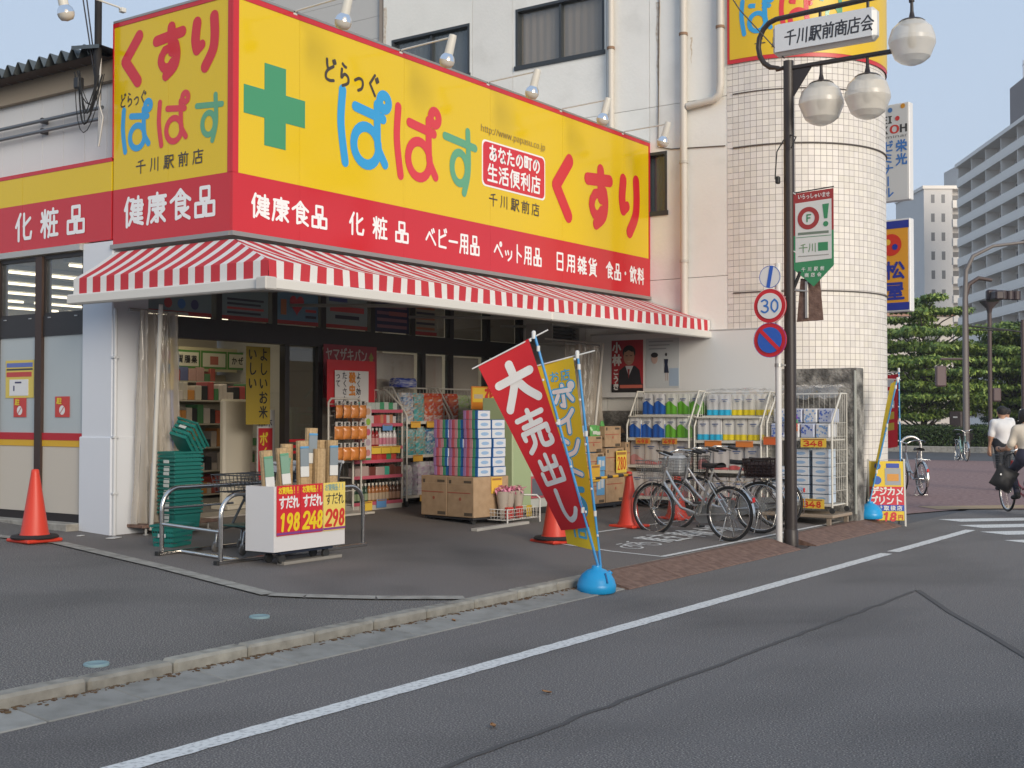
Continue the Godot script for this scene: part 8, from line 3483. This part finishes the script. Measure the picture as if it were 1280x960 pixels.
func build_flags() -> void:
	var D := 11.19
	flag_base("blue flag base at the kerb holding the red and the yellow flag", V(9.62, .006, -5.8), -.6)
	var red := shop_flag("red sale flag with white characters leaning over the kerb", D, Vector2(.775, .21), Vector2(.193, 2.33), [Vector2(-.358, 2.0), Vector2(.322, 2.35)], Vector2(.158, 2.27), Vector2(.7, .59), Vector2(-.293, 2.02), Vector2(.465, .52), .02, .4, cloth_mat(.56, .018, .028), "flags in the kerb base")
	var wht := mat(.7, .69, .68, .8)
	var r_at: Callable = red.at
	var q := func(x: float, y: float, lift: float) -> Vector3: return r_at.call(x / .5, y / 1.75, lift + .004)
	var q1 := func(x: float, y: float, lift: float) -> Vector3: return q.call(x + .07, y + .1, lift)
	var q2 := func(x: float, y: float, lift: float) -> Vector3: return q.call(x + .08, y + .56, lift)
	var q3 := func(x: float, y: float, lift: float) -> Vector3: return q.call(x + .09, y + 1.0, lift)
	var q4 := func(x: float, y: float, lift: float) -> Vector3: return q.call(x + .1, y + 1.34, lift)
	letters_on(red.node, "lettering", "大", q1, .37, .42, 1, .21, wht)
	letters_on(red.node, "lettering", "売", q2, .34, .4, 1, .15, wht)
	letters_on(red.node, "lettering", "出", q3, .32, .3, 1, .16, wht)
	letters_on(red.node, "lettering", "し", q4, .32, .34, 1, .17, wht)
	var yel := shop_flag("yellow point flag with blue outlined characters behind the red flag", D + .14, Vector2(.8, .21), Vector2(.59, 2.16), [Vector2(.2, 2.03), Vector2(.75, 2.17)], Vector2(.565, 2.11), Vector2(.79, .36), Vector2(.243, 2.04), Vector2(.52, .4), .12, .26, cloth_mat(.62, .44, .02), "flags in the kerb base")
	var y_at: Callable = yel.at
	var blue := mat(.05, .36, .62, .8)
	var k := 0
	for ch in ["ポ", "イ", "ン", "ト"]:
		var oy := .22 + k * .235
		var z := func(x: float, y: float, lift: float) -> Vector3: return y_at.call((x + .12) / .42, (y + oy) / 1.75, lift + .004)
		var zz := func(x: float, y: float, lift: float) -> Vector3: return y_at.call((x + .12) / .42, (y + oy) / 1.75, lift + .009)
		letters_on(yel.node, "outline", ch, z, .26, .22, 1, .3, blue)
		letters_on(yel.node, "lettering", ch, zz, .26, .22, 1, .18, wht)
		k += 1
	var five := func(x: float, y: float, lift: float) -> Vector3: return y_at.call((x + .13) / .42, (y + 1.18) / 1.75, lift + .004)
	letters_on(yel.node, "lettering", "5", five, .24, .28, 1, .24, blue)
	var bai := func(x: float, y: float, lift: float) -> Vector3: return y_at.call((x + .1) / .42, (y + 1.5) / 1.75, lift + .004)
	letters_on(yel.node, "lettering", "倍", bai, .2, .16, 1, .14, blue)
	var oten := func(x: float, y: float, lift: float) -> Vector3: return y_at.call((x + .12) / .42, (y + .09) / 1.75, lift + .004)
	letters_on(yel.node, "lettering", "お店", oten, .11, .1, .13, .12, blue)
	# second base by the tiled corner
	flag_base("blue flag base beside the tissue rack holding one twisted yellow flag", V(17.42, .12, -6.0), .3)
	var D2 := 17.72
	shop_flag("yellow flag twisted edge on beside the tiled corner", D2, Vector2(5.05, .34), Vector2(5.46, 2.1), [Vector2(5.4, 2.1), Vector2(5.5, 2.08)], Vector2(5.47, 2.07), Vector2(5.07, .42), Vector2(5.48, 2.03), Vector2(5.14, .32), .35, .38, cloth_mat(.62, .46, .02), "")
	var far := shop_flag("slim red flag with white and yellow print behind the tiled corner", 20.9, Vector2(6.48, .1), Vector2(6.46, 2.35), [Vector2(6.32, 2.28), Vector2(6.48, 2.3)], Vector2(6.46, 2.26), Vector2(6.44, 1.05), Vector2(6.31, 2.24), Vector2(6.3, 1.0), .3, .3, cloth_mat(.55, .02, .03), "")
	var f_at: Callable = far.at
	for j in 5:
		var m := MB.new()
		var a := func(u: float, v: float) -> Vector3: return f_at.call(u, v, .006)
		m.quad(a.call(.2, .16 + j * .15), a.call(.75, .16 + j * .15), a.call(.75, .06 + j * .15), a.call(.2, .06 + j * .15))
		part(far.node, "print_patch", m, wht if j < 3 else mat(.66, .46, .05, .7))


# ---------------------------------------------------------------- lamp post with its signs
func build_lamp_post() -> void:
	var P := V(14.24, 0, -5.87)
	var brown := mat(.03, .022, .02, .45)
	var t := thing("lamp_post", "dark street lamp post with hanging glass lanterns and an arched arm", "street lamp", P)
	var m := MB.new()
	m.tube([V(0, 0, 0), V(0, 5.86, 0)], [.075, .062], 16)
	m.lathe(Vector3.ZERO, [Vector2(.2, .0), Vector2(.2, .012), Vector2(.09, .02), Vector2(.085, .2), Vector2(.073, .22)], 16)
	part(t, "post", m, brown)
	m = MB.new()
	m.rbox(V(0, 5.77, .6), V(.06, .05, 1.32), .01)
	part(t, "lower_arm", m, brown)
	m = MB.new()
	m.xf = Transform3D(Basis(Vector3.UP, -PI / 2), Vector3.ZERO)
	m.prism([Vector2(.03, 5.76), Vector2(.03, 5.42), Vector2(.06, 5.42), Vector2(.3, 5.76)], -.012, .012)
	part(t, "gusset", m, brown)
	m = MB.new()
	var pts := [V(0, 5.8, .02), V(0, 5.78, -.14)]
	for k in 9:
		var a := -PI / 2 - PI * k / 8 * .98
		pts.append(V(0, 6.1 + sin(a) * .3, -.14 + cos(a) * .25))
	pts.append(V(0, 6.42, .6))
	pts.append(V(0, 6.44, 1.38))
	pts.append(V(0, 6.42, 1.47))
	pts.append(V(0, 6.3, 1.49))
	m.tube(pts, .032, 12)
	part(t, "arched_arm", m, brown)
	for z in [.4, .98]:
		m = MB.new()
		m.rbox(V(0, 6.375, z), V(.03, .12, .03), .004)
		part(t, "sign_hanger", m, brown)
	var lamps := [[.41, 5.28, 5.76], [.97, 5.28, 5.76], [1.49, 5.83, 6.34]]
	for q in lamps:
		var y: float = q[1]
		m = MB.new()
		m.lathe(V(0, y, q[0]), [Vector2(.016, q[2] - y), Vector2(.02, .36), Vector2(.035, .29), Vector2(.12, .262), Vector2(.15, .24), Vector2(.14, .235)], 16)
		var cap := part(t, "lantern_cap", m, brown)
		m = MB.new()
		m.lathe(V(0, y, q[0]), [Vector2(.145, .238), Vector2(.225, .16), Vector2(.262, .05), Vector2(.268, .0), Vector2(.262, -.02), Vector2(.2, -.17), Vector2(.13, -.225), Vector2(.05, -.255), Vector2(.0, -.26)], 12, false)
		part(cap, "glass_globe", m, mats.globe)
		m = MB.new()
		m.lathe(V(0, y, q[0]), [Vector2(.03, .24), Vector2(.04, .12), Vector2(.055, .0), Vector2(.04, -.05), Vector2(.0, -.07)], 12)
		part(cap, "bulb", m, mat(.62, .61, .58, .3))
	# cable odds and ends on the post
	m = MB.new()
	m.tube([V(-.06, 4.9, -.04), V(-.13, 4.75, -.1), V(-.1, 4.55, -.13), V(-.14, 4.42, -.12)], .008, 6)
	m.tube([V(-.05, 4.95, .04), V(-.12, 4.9, .14), V(-.08, 4.78, .06)], .008, 6)
	m.rbox(V(-.06, 4.42, -.12), V(.06, .09, .05), .01)
	part(t, "cable", m, mat(.02, .02, .02, .6))
	m = MB.new()
	m.tube([V(0, 5.9, -.05), V(-.3, 6.5, -.5), V(-.9, 8.2, -1.4)], .008, 5)
	part(t, "guy_wire", m, mat(.05, .05, .05, .5))
	# illuminated name box of the shopping street
	var X := Vector3.BACK
	var Y := Vector3.DOWN
	t = thing("name_box", "white light box with black slanted writing on the lamp post", "sign", P + V(0, 5.93, -.18))
	m = MB.new()
	m.rbox(V(0, .195, .64), V(.17, .39, 1.28), .05)
	part(t, "case", m, mat(.55, .56, .57, .35))
	m = MB.new()
	m.rbox(V(-.086, .2, .64), V(.012, .33, 1.2), .004)
	part(t, "face", m, mat(.64, .66, .68, .3))
	letters(t, "lettering", "千川駅前商店会", V(-.0935, .285, .16), X, Y, .15, .19, .157, .125, mat(.03, .03, .035, .4), false, .1)
	# white sign post with three round road signs
	t = thing("road_sign_post", "white post with three round road signs strapped to the lamp post", "road sign", V(14.1, .0, -5.96))
	m = MB.new()
	m.bar(V(0, .0, 0), V(0, 3.4, 0), .038, 14)
	part(t, "post", m, mat(.62, .6, .58, .45))
	for y in [2.18, 3.0]:
		m = MB.new()
		m.lathe(V(0, y, 0), [Vector2(.042, -.02), Vector2(.046, -.02), Vector2(.046, .02), Vector2(.042, .02)], 14, false)
		m.bar(V(.03, y, .02), V(.12, y, .08), .012, 6)
		part(t, "strap", m, mat(.45, .44, .42, .4, .6))
	var white := mat(.66, .66, .66, .4)
	var blue := mat(.02, .1, .46, .35)
	var rd := mat(.55, .015, .025, .35)
	var f := V(-.055, 0, -.08)
	m = MB.new()
	m.xf = Transform3D(Basis(Vector3.BACK, PI / 2), f + V(0, 3.24, 0))
	m.lathe(Vector3.ZERO, [Vector2(.0, -.012), Vector2(.135, -.012), Vector2(.135, .0), Vector2(.0, .0)], 28, false)
	var s1 := part(t, "end_of_zone_sign", m, white)
	m = MB.new()
	m.xf = Transform3D(Basis(Vector3.RIGHT, .18), f + V(-.003, 3.24, 0))
	m.box(V(0, 0, 0), V(.003, .26, .045))
	part(s1, "blue_bar", m, blue)
	m = MB.new()
	m.disc(f + V(-.0025, 3.24, 0), Vector3.LEFT, .135, 28, .128)
	part(s1, "rim", m, blue)
	for q in [2.89, 2.48]:
		m = MB.new()
		m.xf = Transform3D(Basis(Vector3.BACK, PI / 2), f + V(0, q, 0))
		m.lathe(Vector3.ZERO, [Vector2(.0, -.012), Vector2(.208, -.012), Vector2(.208, .0), Vector2(.0, .0)], 36, false)
		var s := part(t, "speed_limit_sign" if q > 2.6 else "no_parking_sign", m, rd)
		m = MB.new()
		m.disc(f + V(-.0025 - .012, q, 0), Vector3.LEFT, .155, 32)
		m.disc(f + V(-.0022 - .012, q, 0), Vector3.LEFT, .209, 36, .204)
		part(s, "inner_disc", m, white if q > 2.6 else blue)
		if q > 2.6:
			letters(s, "lettering", "30", f + V(-.018, q + .085, -.125), X, Y, .13, .17, .125, .16, mat(.03, .16, .5, .4))
		else:
			m = MB.new()
			m.xf = Transform3D(Basis(Vector3.RIGHT, PI / 4), f + V(-.017, q, 0))
			m.box(Vector3.ZERO, V(.003, .045, .33))
			part(s, "red_slash", m, rd)
	# hanging banner
	t = thing("street_banner", "red, white and green pointed welcome banner tied to the lamp post", "banner", P + V(-.02, 3.11, .06))
	var flat := func(pts2: Array, lift: float, called: String, material: Material) -> void:
		var mm := MB.new()
		mm.xf = Transform3D(Basis(Vector3.BACK, Vector3.UP, Vector3.LEFT), V(-lift, 0, 0))
		mm.prism(pts2, -.002, .0)
		part(t, called, mm, material)
	var dr := mat(.32, .035, .035, .7)
	var gn := mat(.04, .23, .1, .7)
	flat.call([Vector2(0, .62), Vector2(.5, .66), Vector2(.5, 1.15), Vector2(0, 1.13)], .0, "red_field", dr)
	flat.call([Vector2(0, .62), Vector2(0, .22), Vector2(.25, .0), Vector2(.5, .24), Vector2(.5, .66)], .001, "green_field", gn)
	flat.call([Vector2(.025, .3), Vector2(.475, .32), Vector2(.475, 1.03), Vector2(.025, 1.01)], .004, "white_field", mat(.62, .62, .6, .7))
	letters(t, "lettering", "いらっしゃいませ", V(-.003, 1.115, .06), X, Y, .045, .06, .05, .16, mat(.7, .69, .67, .6))
	m = MB.new()
	m.disc(V(-.007, .82, .19), Vector3.LEFT, .135, 28, .08)
	part(t, "red_ring", m, dr)
	letters(t, "lettering", "F", V(-.007, .865, .155), X, Y, .08, .09, 1, .2, gn)
	flat.call([Vector2(.365, .97), Vector2(.445, .975), Vector2(.425, .8), Vector2(.385, .8)], .007, "green_mark", gn)
	m = MB.new()
	m.disc(V(-.007, .735, .405), Vector3.LEFT, .032, 16)
	part(t, "green_dot", m, gn)
	plate(t, "print_line", V(-.007, .655, .06), X, Y, 0, 0, .38, .03, .0, mat(.16, .2, .16, .7))
	plate(t, "divider", V(-.007, .6, .03), X, Y, 0, 0, .44, .006, .0, gn)
	letters(t, "lettering", "千川", V(-.007, .52, .07), X, Y, .11, .11, .115, .08, mat(.12, .25, .1, .6))
	plate(t, "green_block", V(-.007, .52, .31), X, Y, 0, 0, .12, .1, .0, gn)
	plate(t, "print_line", V(-.007, .375, .06), X, Y, 0, 0, .38, .01, .0, mat(.3, .3, .28, .7))
	letters(t, "lettering", "千川駅前", V(-.006, .235, .1), X, Y, .05, .05, .078, .14, mat(.6, .64, .58, .6))
	letters(t, "lettering", "商店会", V(-.006, .165, .14), X, Y, .05, .05, .078, .14, mat(.6, .64, .58, .6))
	for y in [1.12, .42]:
		m = MB.new()
		m.bar(V(.0, y + .04, -.03), V(.0, y, .03), .008, 6)
		part(t, "tie", m, mat(.6, .6, .58, .6))
	m = MB.new()
	m.bar(V(.01, 1.14, -.02), V(.01, 1.17, .5), .008, 6)
	part(t, "banner_rod", m, brown)
	# plate seen at an angle below the banner
	t = thing("angled_plate", "worn brown metal plate hung at an angle below the banner", "plate", P + V(.02, 2.7, .08))
	m = MB.new()
	m.xf = Transform3D(Basis(Vector3.BACK, Vector3.UP, Vector3.LEFT), Vector3.ZERO)
	m.prism([Vector2(.0, .0), Vector2(.33, .01), Vector2(.29, .5), Vector2(.05, .52)], -.012, .0)
	part(t, "plate", m, mats.rust)
	m = MB.new()
	m.rbox(V(-.012, .26, .13), V(.02, .44, .04), .004)
	m.bar(V(-.01, .36, .15), V(-.02, .39, -.1), .014, 8)
	part(t, "bracket", m, mat(.45, .43, .4, .4, .6))
	m = MB.new()
	m.bar(V(-.02, .42, -.02), V(-.03, .6, .06), .022, 8)
	part(t, "clamp", m, mat(.02, .02, .02, .6))


# ---------------------------------------------------------------- print board at the corner
func build_corner_street() -> void:
	var a := atan2(-FW.x, -FW.z) - .12
	var t := thing("print_board", "yellow folding pavement board advertising prints beside the blue flag base", "sign board", V(17.62, .005, -5.82), a)
	var X := Vector3.RIGHT
	var Y := Vector3.DOWN
	var m := MB.new()
	m.xf = Transform3D(Basis(Vector3.RIGHT, -.1), Vector3.ZERO)
	m.rbox(V(0, .5, 0), V(.52, .84, .025), .006)
	part(t, "board", m, mat(.7, .5, .02, .4))
	for s in [-.25, .25]:
		m = MB.new()
		m.xf = Transform3D(Basis(Vector3.RIGHT, -.1), Vector3.ZERO)
		m.span(V(s - .012, .0, -.012), V(s + .012, .95, .018))
		part(t, "front_leg", m, mat(.55, .54, .5, .4))
		m = MB.new()
		m.bar(V(s * .95, .93, -.1), V(s * .95, .0, -.42), .012, 6)
		part(t, "rear_leg", m, mat(.06, .06, .06, .5))
	var c := cos(.1)
	var s1 := sin(.1)
	Y = V(0, -c, s1)
	var o := V(-.26, .92 * c, -.92 * s1 + .0135)
	var wht := mat(.68, .68, .66, .5)
	var blue := mat(.02, .06, .36, .4)
	plate(t, "red_field", o, X, Y, .0, .36, .52, .26, .003, mat(.55, .02, .04, .4))
	letters(t, "lettering", "デジカメ", o + X * .04 + Y * .37 + V(0, 0, .006), X, Y, .11, .11, .115, .17, wht)
	letters(t, "lettering", "プリント", o + X * .02 + Y * .5 + V(0, 0, .006), X, Y, .11, .11, .115, .17, wht)
	plate(t, "blue_field", o, X, Y, .0, .62, .52, .085, .004, blue)
	letters(t, "lettering", "受付取扱店", o + X * .03 + Y * .63 + V(0, 0, .007), X, Y, .07, .065, .092, .14, wht)
	letters(t, "price", "18", o + X * .17 + Y * .725 + V(0, 0, .004), X, Y, .13, .12, .1, .24, mat(.56, .03, .03, .4), false, .15)
	letters(t, "lettering", "円", o + X * .41 + Y * .755 + V(0, 0, .004), X, Y, .07, .07, 1, .14, mat(.5, .04, .03, .4))
	plate(t, "price_panel", o, X, Y, .02, .73, .13, .12, .003, mat(.5, .05, .06, .4))
	plate(t, "photo_panel", o, X, Y, .24, .1, .22, .24, .003, mat(.3, .32, .34, .4))
	plate(t, "photo_print", o, X, Y, .27, .18, .16, .1, .005, mat(.6, .26, .04, .4))
	plate(t, "blue_panel", o, X, Y, .26, .03, .18, .065, .004, blue)
	m = MB.new()
	m.disc(o + X * .13 + Y * .27 + V(0, 0, .004), V(0, s1, c), .06, 18)
	m.disc(o + X * .14 + Y * .07 + V(0, 0, .004), V(0, s1, c), .045, 18)
	part(t, "blue_disc", m, mat(.03, .1, .42, .4))


# ---------------------------------------------------------------- people
# one continuous skin over tapered bones: [a, b, ra, rb, colour]
func skin_mesh(bones: Array, cell: float, k: float) -> ArrayMesh:
	var lo := Vector3(1e9, 1e9, 1e9)
	var hi := -lo
	for b in bones:
		var pad: float = maxf(b[2], b[3]) + cell * 3 + k
		for q in [b[0], b[1]]:
			lo = lo.min(q - Vector3.ONE * pad)
			hi = hi.max(q + Vector3.ONE * pad)
	var n := Vector3i(((hi - lo) / cell).ceil()) + Vector3i.ONE
	var sx := n.y * n.z
	var f := PackedFloat32Array()
	f.resize(n.x * n.y * n.z)
	f.fill(10.0)
	var near := PackedFloat32Array()
	near.resize(f.size())
	near.fill(10.0)
	var who := PackedInt32Array()
	who.resize(f.size())
	for bi in bones.size():
		var b: Array = bones[bi]
		var a: Vector3 = b[0]
		var d: Vector3 = b[1] - b[0]
		var dd := maxf(d.length_squared(), 1e-9)
		var r0: float = b[2]
		var r1: float = b[3]
		var pad := maxf(r0, r1) + cell * 2.5 + k
		var i0 := Vector3i(((a.min(b[1]) - Vector3.ONE * pad - lo) / cell).floor()).max(Vector3i.ZERO)
		var i1 := Vector3i(((a.max(b[1]) + Vector3.ONE * pad - lo) / cell).ceil()).min(n - Vector3i.ONE)
		for x in range(i0.x, i1.x + 1):
			for y in range(i0.y, i1.y + 1):
				for z in range(i0.z, i1.z + 1):
					var p := lo + Vector3(x, y, z) * cell
					var t := clampf((p - a).dot(d) / dd, .0, 1.0)
					var v := p.distance_to(a + d * t) - lerpf(r0, r1, t)
					var i := x * sx + y * n.z + z
					if v < near[i]:
						near[i] = v
						who[i] = bi
					var o := f[i]
					var h := maxf(k - absf(o - v), .0) / k
					f[i] = minf(o, v) - h * h * k * .25
	var m := MB.new()
	var id := {}
	for x in n.x - 1:
		for y in n.y - 1:
			for z in n.z - 1:
				var i := x * sx + y * n.z + z
				var c := [i, i + sx, i + n.z, i + sx + n.z, i + 1, i + sx + 1, i + n.z + 1, i + sx + n.z + 1]
				var neg := 0
				for q in c:
					if f[q] < 0:
						neg += 1
				if neg == 0 or neg == 8:
					continue
				var s := Vector3.ZERO
				var cnt := 0
				var P := [Vector3(0, 0, 0), Vector3(1, 0, 0), Vector3(0, 1, 0), Vector3(1, 1, 0), Vector3(0, 0, 1), Vector3(1, 0, 1), Vector3(0, 1, 1), Vector3(1, 1, 1)]
				for e in [[0, 1], [2, 3], [4, 5], [6, 7], [0, 2], [1, 3], [4, 6], [5, 7], [0, 4], [1, 5], [2, 6], [3, 7]]:
					var va := f[c[e[0]]]
					var vb := f[c[e[1]]]
					if (va < 0) != (vb < 0):
						s += (P[e[0]] as Vector3).lerp(P[e[1]], va / (va - vb))
						cnt += 1
				s /= cnt
				var g := Vector3(f[c[1]] + f[c[3]] + f[c[5]] + f[c[7]] - f[c[0]] - f[c[2]] - f[c[4]] - f[c[6]], f[c[2]] + f[c[3]] + f[c[6]] + f[c[7]] - f[c[0]] - f[c[1]] - f[c[4]] - f[c[5]], f[c[4]] + f[c[5]] + f[c[6]] + f[c[7]] - f[c[0]] - f[c[1]] - f[c[2]] - f[c[3]])
				m.col = bones[who[i]][4]
				id[i] = m.p(lo + (Vector3(x, y, z) + s) * cell, g.normalized())
	for i in id:
		var x: int = i / sx
		var y: int = (i / n.z) % n.y
		var z: int = i % n.z
		for ax in 3:
			var step: int = [sx, n.z, 1][ax]
			var u: int = [n.z, 1, sx][ax]
			var w: int = [1, sx, n.z][ax]
			if f[i] < 0 == (f[i + step] < 0):
				continue
			if not (id.has(i - u) and id.has(i - w) and id.has(i - u - w)):
				continue
			var q := [id[i], id[i - u], id[i - u - w], id[i - w]]
			if f[i] < 0:
				m.ix.append_array([q[0], q[2], q[1], q[0], q[3], q[2]])
			else:
				m.ix.append_array([q[0], q[1], q[2], q[0], q[2], q[3]])
	return m.mesh()


func hand(bones: Array, wrist: Vector3, dirv: Vector3, side: Vector3, skin: Color) -> void:
	var palm := wrist + dirv * .08
	bones.append([wrist, palm, .024, .03, skin])
	for k in 4:
		var b := palm + side * (k - 1.5) * .017
		var len_: float = [.055, .065, .06, .048][k]
		var curl := dirv.cross(side).normalized()
		bones.append([b, b + dirv * len_ * .6 + curl * .012, .0095, .009, skin])
		bones.append([b + dirv * len_ * .6 + curl * .012, b + dirv * len_ + curl * .035, .009, .008, skin])
	bones.append([wrist + dirv * .03 + side * -.025, wrist + dirv * .08 + side * -.055, .011, .009, skin])


func build_people() -> void:
	var skin := Color(.42, .24, .16)
	var hair := Color(.012, .01, .01)
	# local frame: +z is the way the person faces, +x to the person's left
	var shirt := Color(.66, .66, .67)
	var trou := Color(.022, .024, .034)
	var shoe := Color(.012, .012, .012)
	var b := [
		[V(-.06, .98, 0), V(.06, .98, 0), .135, .135, trou], [V(0, 1.04, 0), V(0, 1.22, .0), .155, .165, shirt], [V(-.07, 1.3, .0), V(.07, 1.3, .0), .15, .15, shirt], [V(-.17, 1.4, 0), V(.17, 1.4, 0), .075, .075, shirt],
		[V(0, 1.42, .01), V(0, 1.54, .02), .058, .054, skin], [V(0, 1.6, .025), V(0, 1.655, .02), .086, .088, skin], [V(0, 1.56, .07), V(0, 1.53, .075), .05, .035, skin], [V(0, 1.585, .115), V(0, 1.575, .125), .012, .014, skin], [V(-.09, 1.6, .01), V(-.09, 1.62, .0), .014, .016, skin], [V(.09, 1.6, .01), V(.09, 1.62, .0), .014, .016, skin]]
	for s in [-1.0, 1.0]:
		b.append([V(s * .19, 1.39, 0), V(s * .235, 1.17, -.01), .066, .062, shirt])
		b.append([V(s * .232, 1.19, -.01), V(s * .245, 1.1, .0), .042, .04, skin])
		b.append([V(s * .245, 1.1, .0), V(s * .25, .86, .07 * s), .04, .028, skin])
		hand(b, V(s * .25, .86, .07 * s), V(0, -1, .12 * s).normalized(), V(0, 0, 1), skin)
		b.append([V(s * .085, .94, 0), V(s * .095, .5, .07 * -s), .098, .066, trou])
		b.append([V(s * .095, .5, .07 * -s), V(s * .1, .09, -.1 * s - .03), .062, .046, trou])
		b.append([V(s * .1, .055, -.1 * s - .05), V(s * .11, .04, -.1 * s + .14), .05, .038, shoe])
	var away := atan2(FW.x, FW.z)
	var t := thing("person", "pedestrian in a white shirt and dark trousers walking away over the brick pavement", "person", at_lat(26.0, 10.18, .012), away)
	part_mesh(t, "body", skin_mesh(b, .016, .05), mat(1, 1, 1, .75))
	var m := MB.new()
	m.xf = Transform3D(Basis(Vector3.RIGHT, -.35), V(0, 1.645, .012))
	m.lathe(Vector3.ZERO, [Vector2(.103, -.05), Vector2(.108, .0), Vector2(.095, .055), Vector2(.06, .09), Vector2(.0, .105)], 18)
	part(t, "hair", m, mat(hair.r, hair.g, hair.b, .7))
	# somebody further on, with a cap
	var c := t.duplicate() as Node3D
	c.name = numbered("person")
	add_child(c)
	c.position = at_lat(33.5, 13.25, .012)
	c.rotation.y = away + .6
	tag(c, "pedestrian with a dark cap half hidden behind the one in the white shirt", "person")
	# cyclist from behind
	shirt = Color(.6, .53, .44)
	trou = Color(.035, .035, .055)
	var y0 := .88
	b = [
		[V(-.06, y0 + .04, 0), V(.06, y0 + .04, 0), .15, .15, trou], [V(0, y0 + .14, .02), V(0, y0 + .3, .06), .16, .165, shirt], [V(-.07, y0 + .38, .09), V(.07, y0 + .38, .09), .145, .145, shirt], [V(-.15, y0 + .46, .1), V(.15, y0 + .46, .1), .075, .075, shirt],
		[V(0, y0 + .48, .11), V(0, y0 + .58, .14), .055, .05, skin], [V(0, y0 + .66, .16), V(0, y0 + .71, .16), .085, .086, skin], [V(0, y0 + .63, .21), V(0, y0 + .6, .215), .045, .03, skin], [V(0, y0 + .65, .25), V(0, y0 + .64, .26), .012, .012, skin]]
	for s in [-1.0, 1.0]:
		b.append([V(s * .18, y0 + .44, .1), V(s * .245, y0 + .24, .1), .066, .06, shirt])
		b.append([V(s * .245, y0 + .26, .1), V(s * .27, y0 + .17, .16), .04, .038, skin])
		b.append([V(s * .27, y0 + .17, .16), V(s * .27, y0 + .14, .42), .038, .027, skin])
		hand(b, V(s * .27, y0 + .14, .42), V(0, -.1, 1).normalized(), V(1, 0, 0), skin)
		var up := .1 if s > 0 else -.1
		b.append([V(s * .09, y0 + .02, .03), V(s * .13, .58 + up, .38), .098, .066, trou])
		b.append([V(s * .13, .58 + up, .38), V(s * .13, .23 + up * 1.4, .2), .062, .045, trou])
		b.append([V(s * .13, .16 + up * 1.4, .16), V(s * .135, .13 + up * 1.4, .34), .045, .036, shoe])
	var base := at_lat(19.4, 8.02, .012)
	t = thing("person", "cyclist in a cream shirt and dark jeans riding away at the edge of the crossing", "person", base, away)
	part_mesh(t, "body", skin_mesh(b, .016, .05), mat(1, 1, 1, .75))
	m = MB.new()
	m.xf = Transform3D(Basis(Vector3.RIGHT, -.25), V(0, y0 + .69, .148))
	m.lathe(Vector3.ZERO, [Vector2(.07, -.13), Vector2(.105, -.06), Vector2(.11, .0), Vector2(.098, .055), Vector2(.06, .09), Vector2(.0, .105)], 18)
	part(t, "hair", m, mat(hair.r, hair.g, hair.b, .6))
	bicycle("dark bicycle with a red frame ridden by the cyclist in the cream shirt", base - FW * .22, base + FW * .9, {"frame": Color(.35, .03, .03), "metal": .2, "basket": Color(.05, .05, .05)})
	# black bag at the handlebar
	t = thing("shoulder_bag", "black bag hanging from the left of the cyclist's handlebar", "bag", base + FW * .18 - RT * .42 + V(0, .42, 0), away)
	m = MB.new()
	t.rotation.z = .5
	m.pillow(.36, .36, .17)
	part(t, "pouch", m, mat(.008, .008, .01, .6))
	m = MB.new()
	m.tube([V(-.12, .34, 0), V(-.1, .52, .08), V(.0, .62, .16), V(.1, .52, .08), V(.12, .34, 0)], .012, 6)
	part(t, "strap", m, mat(.008, .008, .01, .6))
	m = MB.new()
	m.disc(V(.1, .2, -.075), Vector3.FORWARD, .015, 10)
	part(t, "button", m, mat(.6, .6, .6, .3))


func build_litter() -> void:
	# a few fallen leaves and scraps
	for q in [[6.0, -3.95, .0], [5.2, -3.75, .0], [7.6, -5.85, .012], [4.35, -6.0, .012], [4.15, -5.98, .012], [9.2, -5.9, .012]]:
		var m := MB.new()
		var g := []
		for r in 3:
			var row := []
			for k in 5:
				var u := k / 4.0 * 2 - 1
				var v := r - 1.0
				row.append(V(u * .035, .004 + .008 * absf(v) + .005 * u * u, v * .016 * (1.0 - u * u)))
			g.append(row)
		m.sheet(g, true)
		solo("fallen_leaf", "dry tan leaf lying on the road or in the gutter", "leaf", m.mesh(), mat(.34, .17, .07, .8), V(q[0], q[2] + .004, q[1]), rng.randf() * TAU, "fallen leaves")
	for q in [[8.35, -10.9, .1, "flat white scrap of paper on the asphalt beside the corner pillar"], [8.2, -11.25, .05, "tiny white scrap on the asphalt at the foot of the wall"]]:
		var m := MB.new()
		m.rbox(V(0, .006, 0), V(q[2] * 1.6, .008, q[2]), .003)
		solo("paper_scrap", q[3], "scrap", m.mesh(), mat(.55, .54, .52, .8), V(q[0], gy(q[1]) + .002, q[1]), .4)
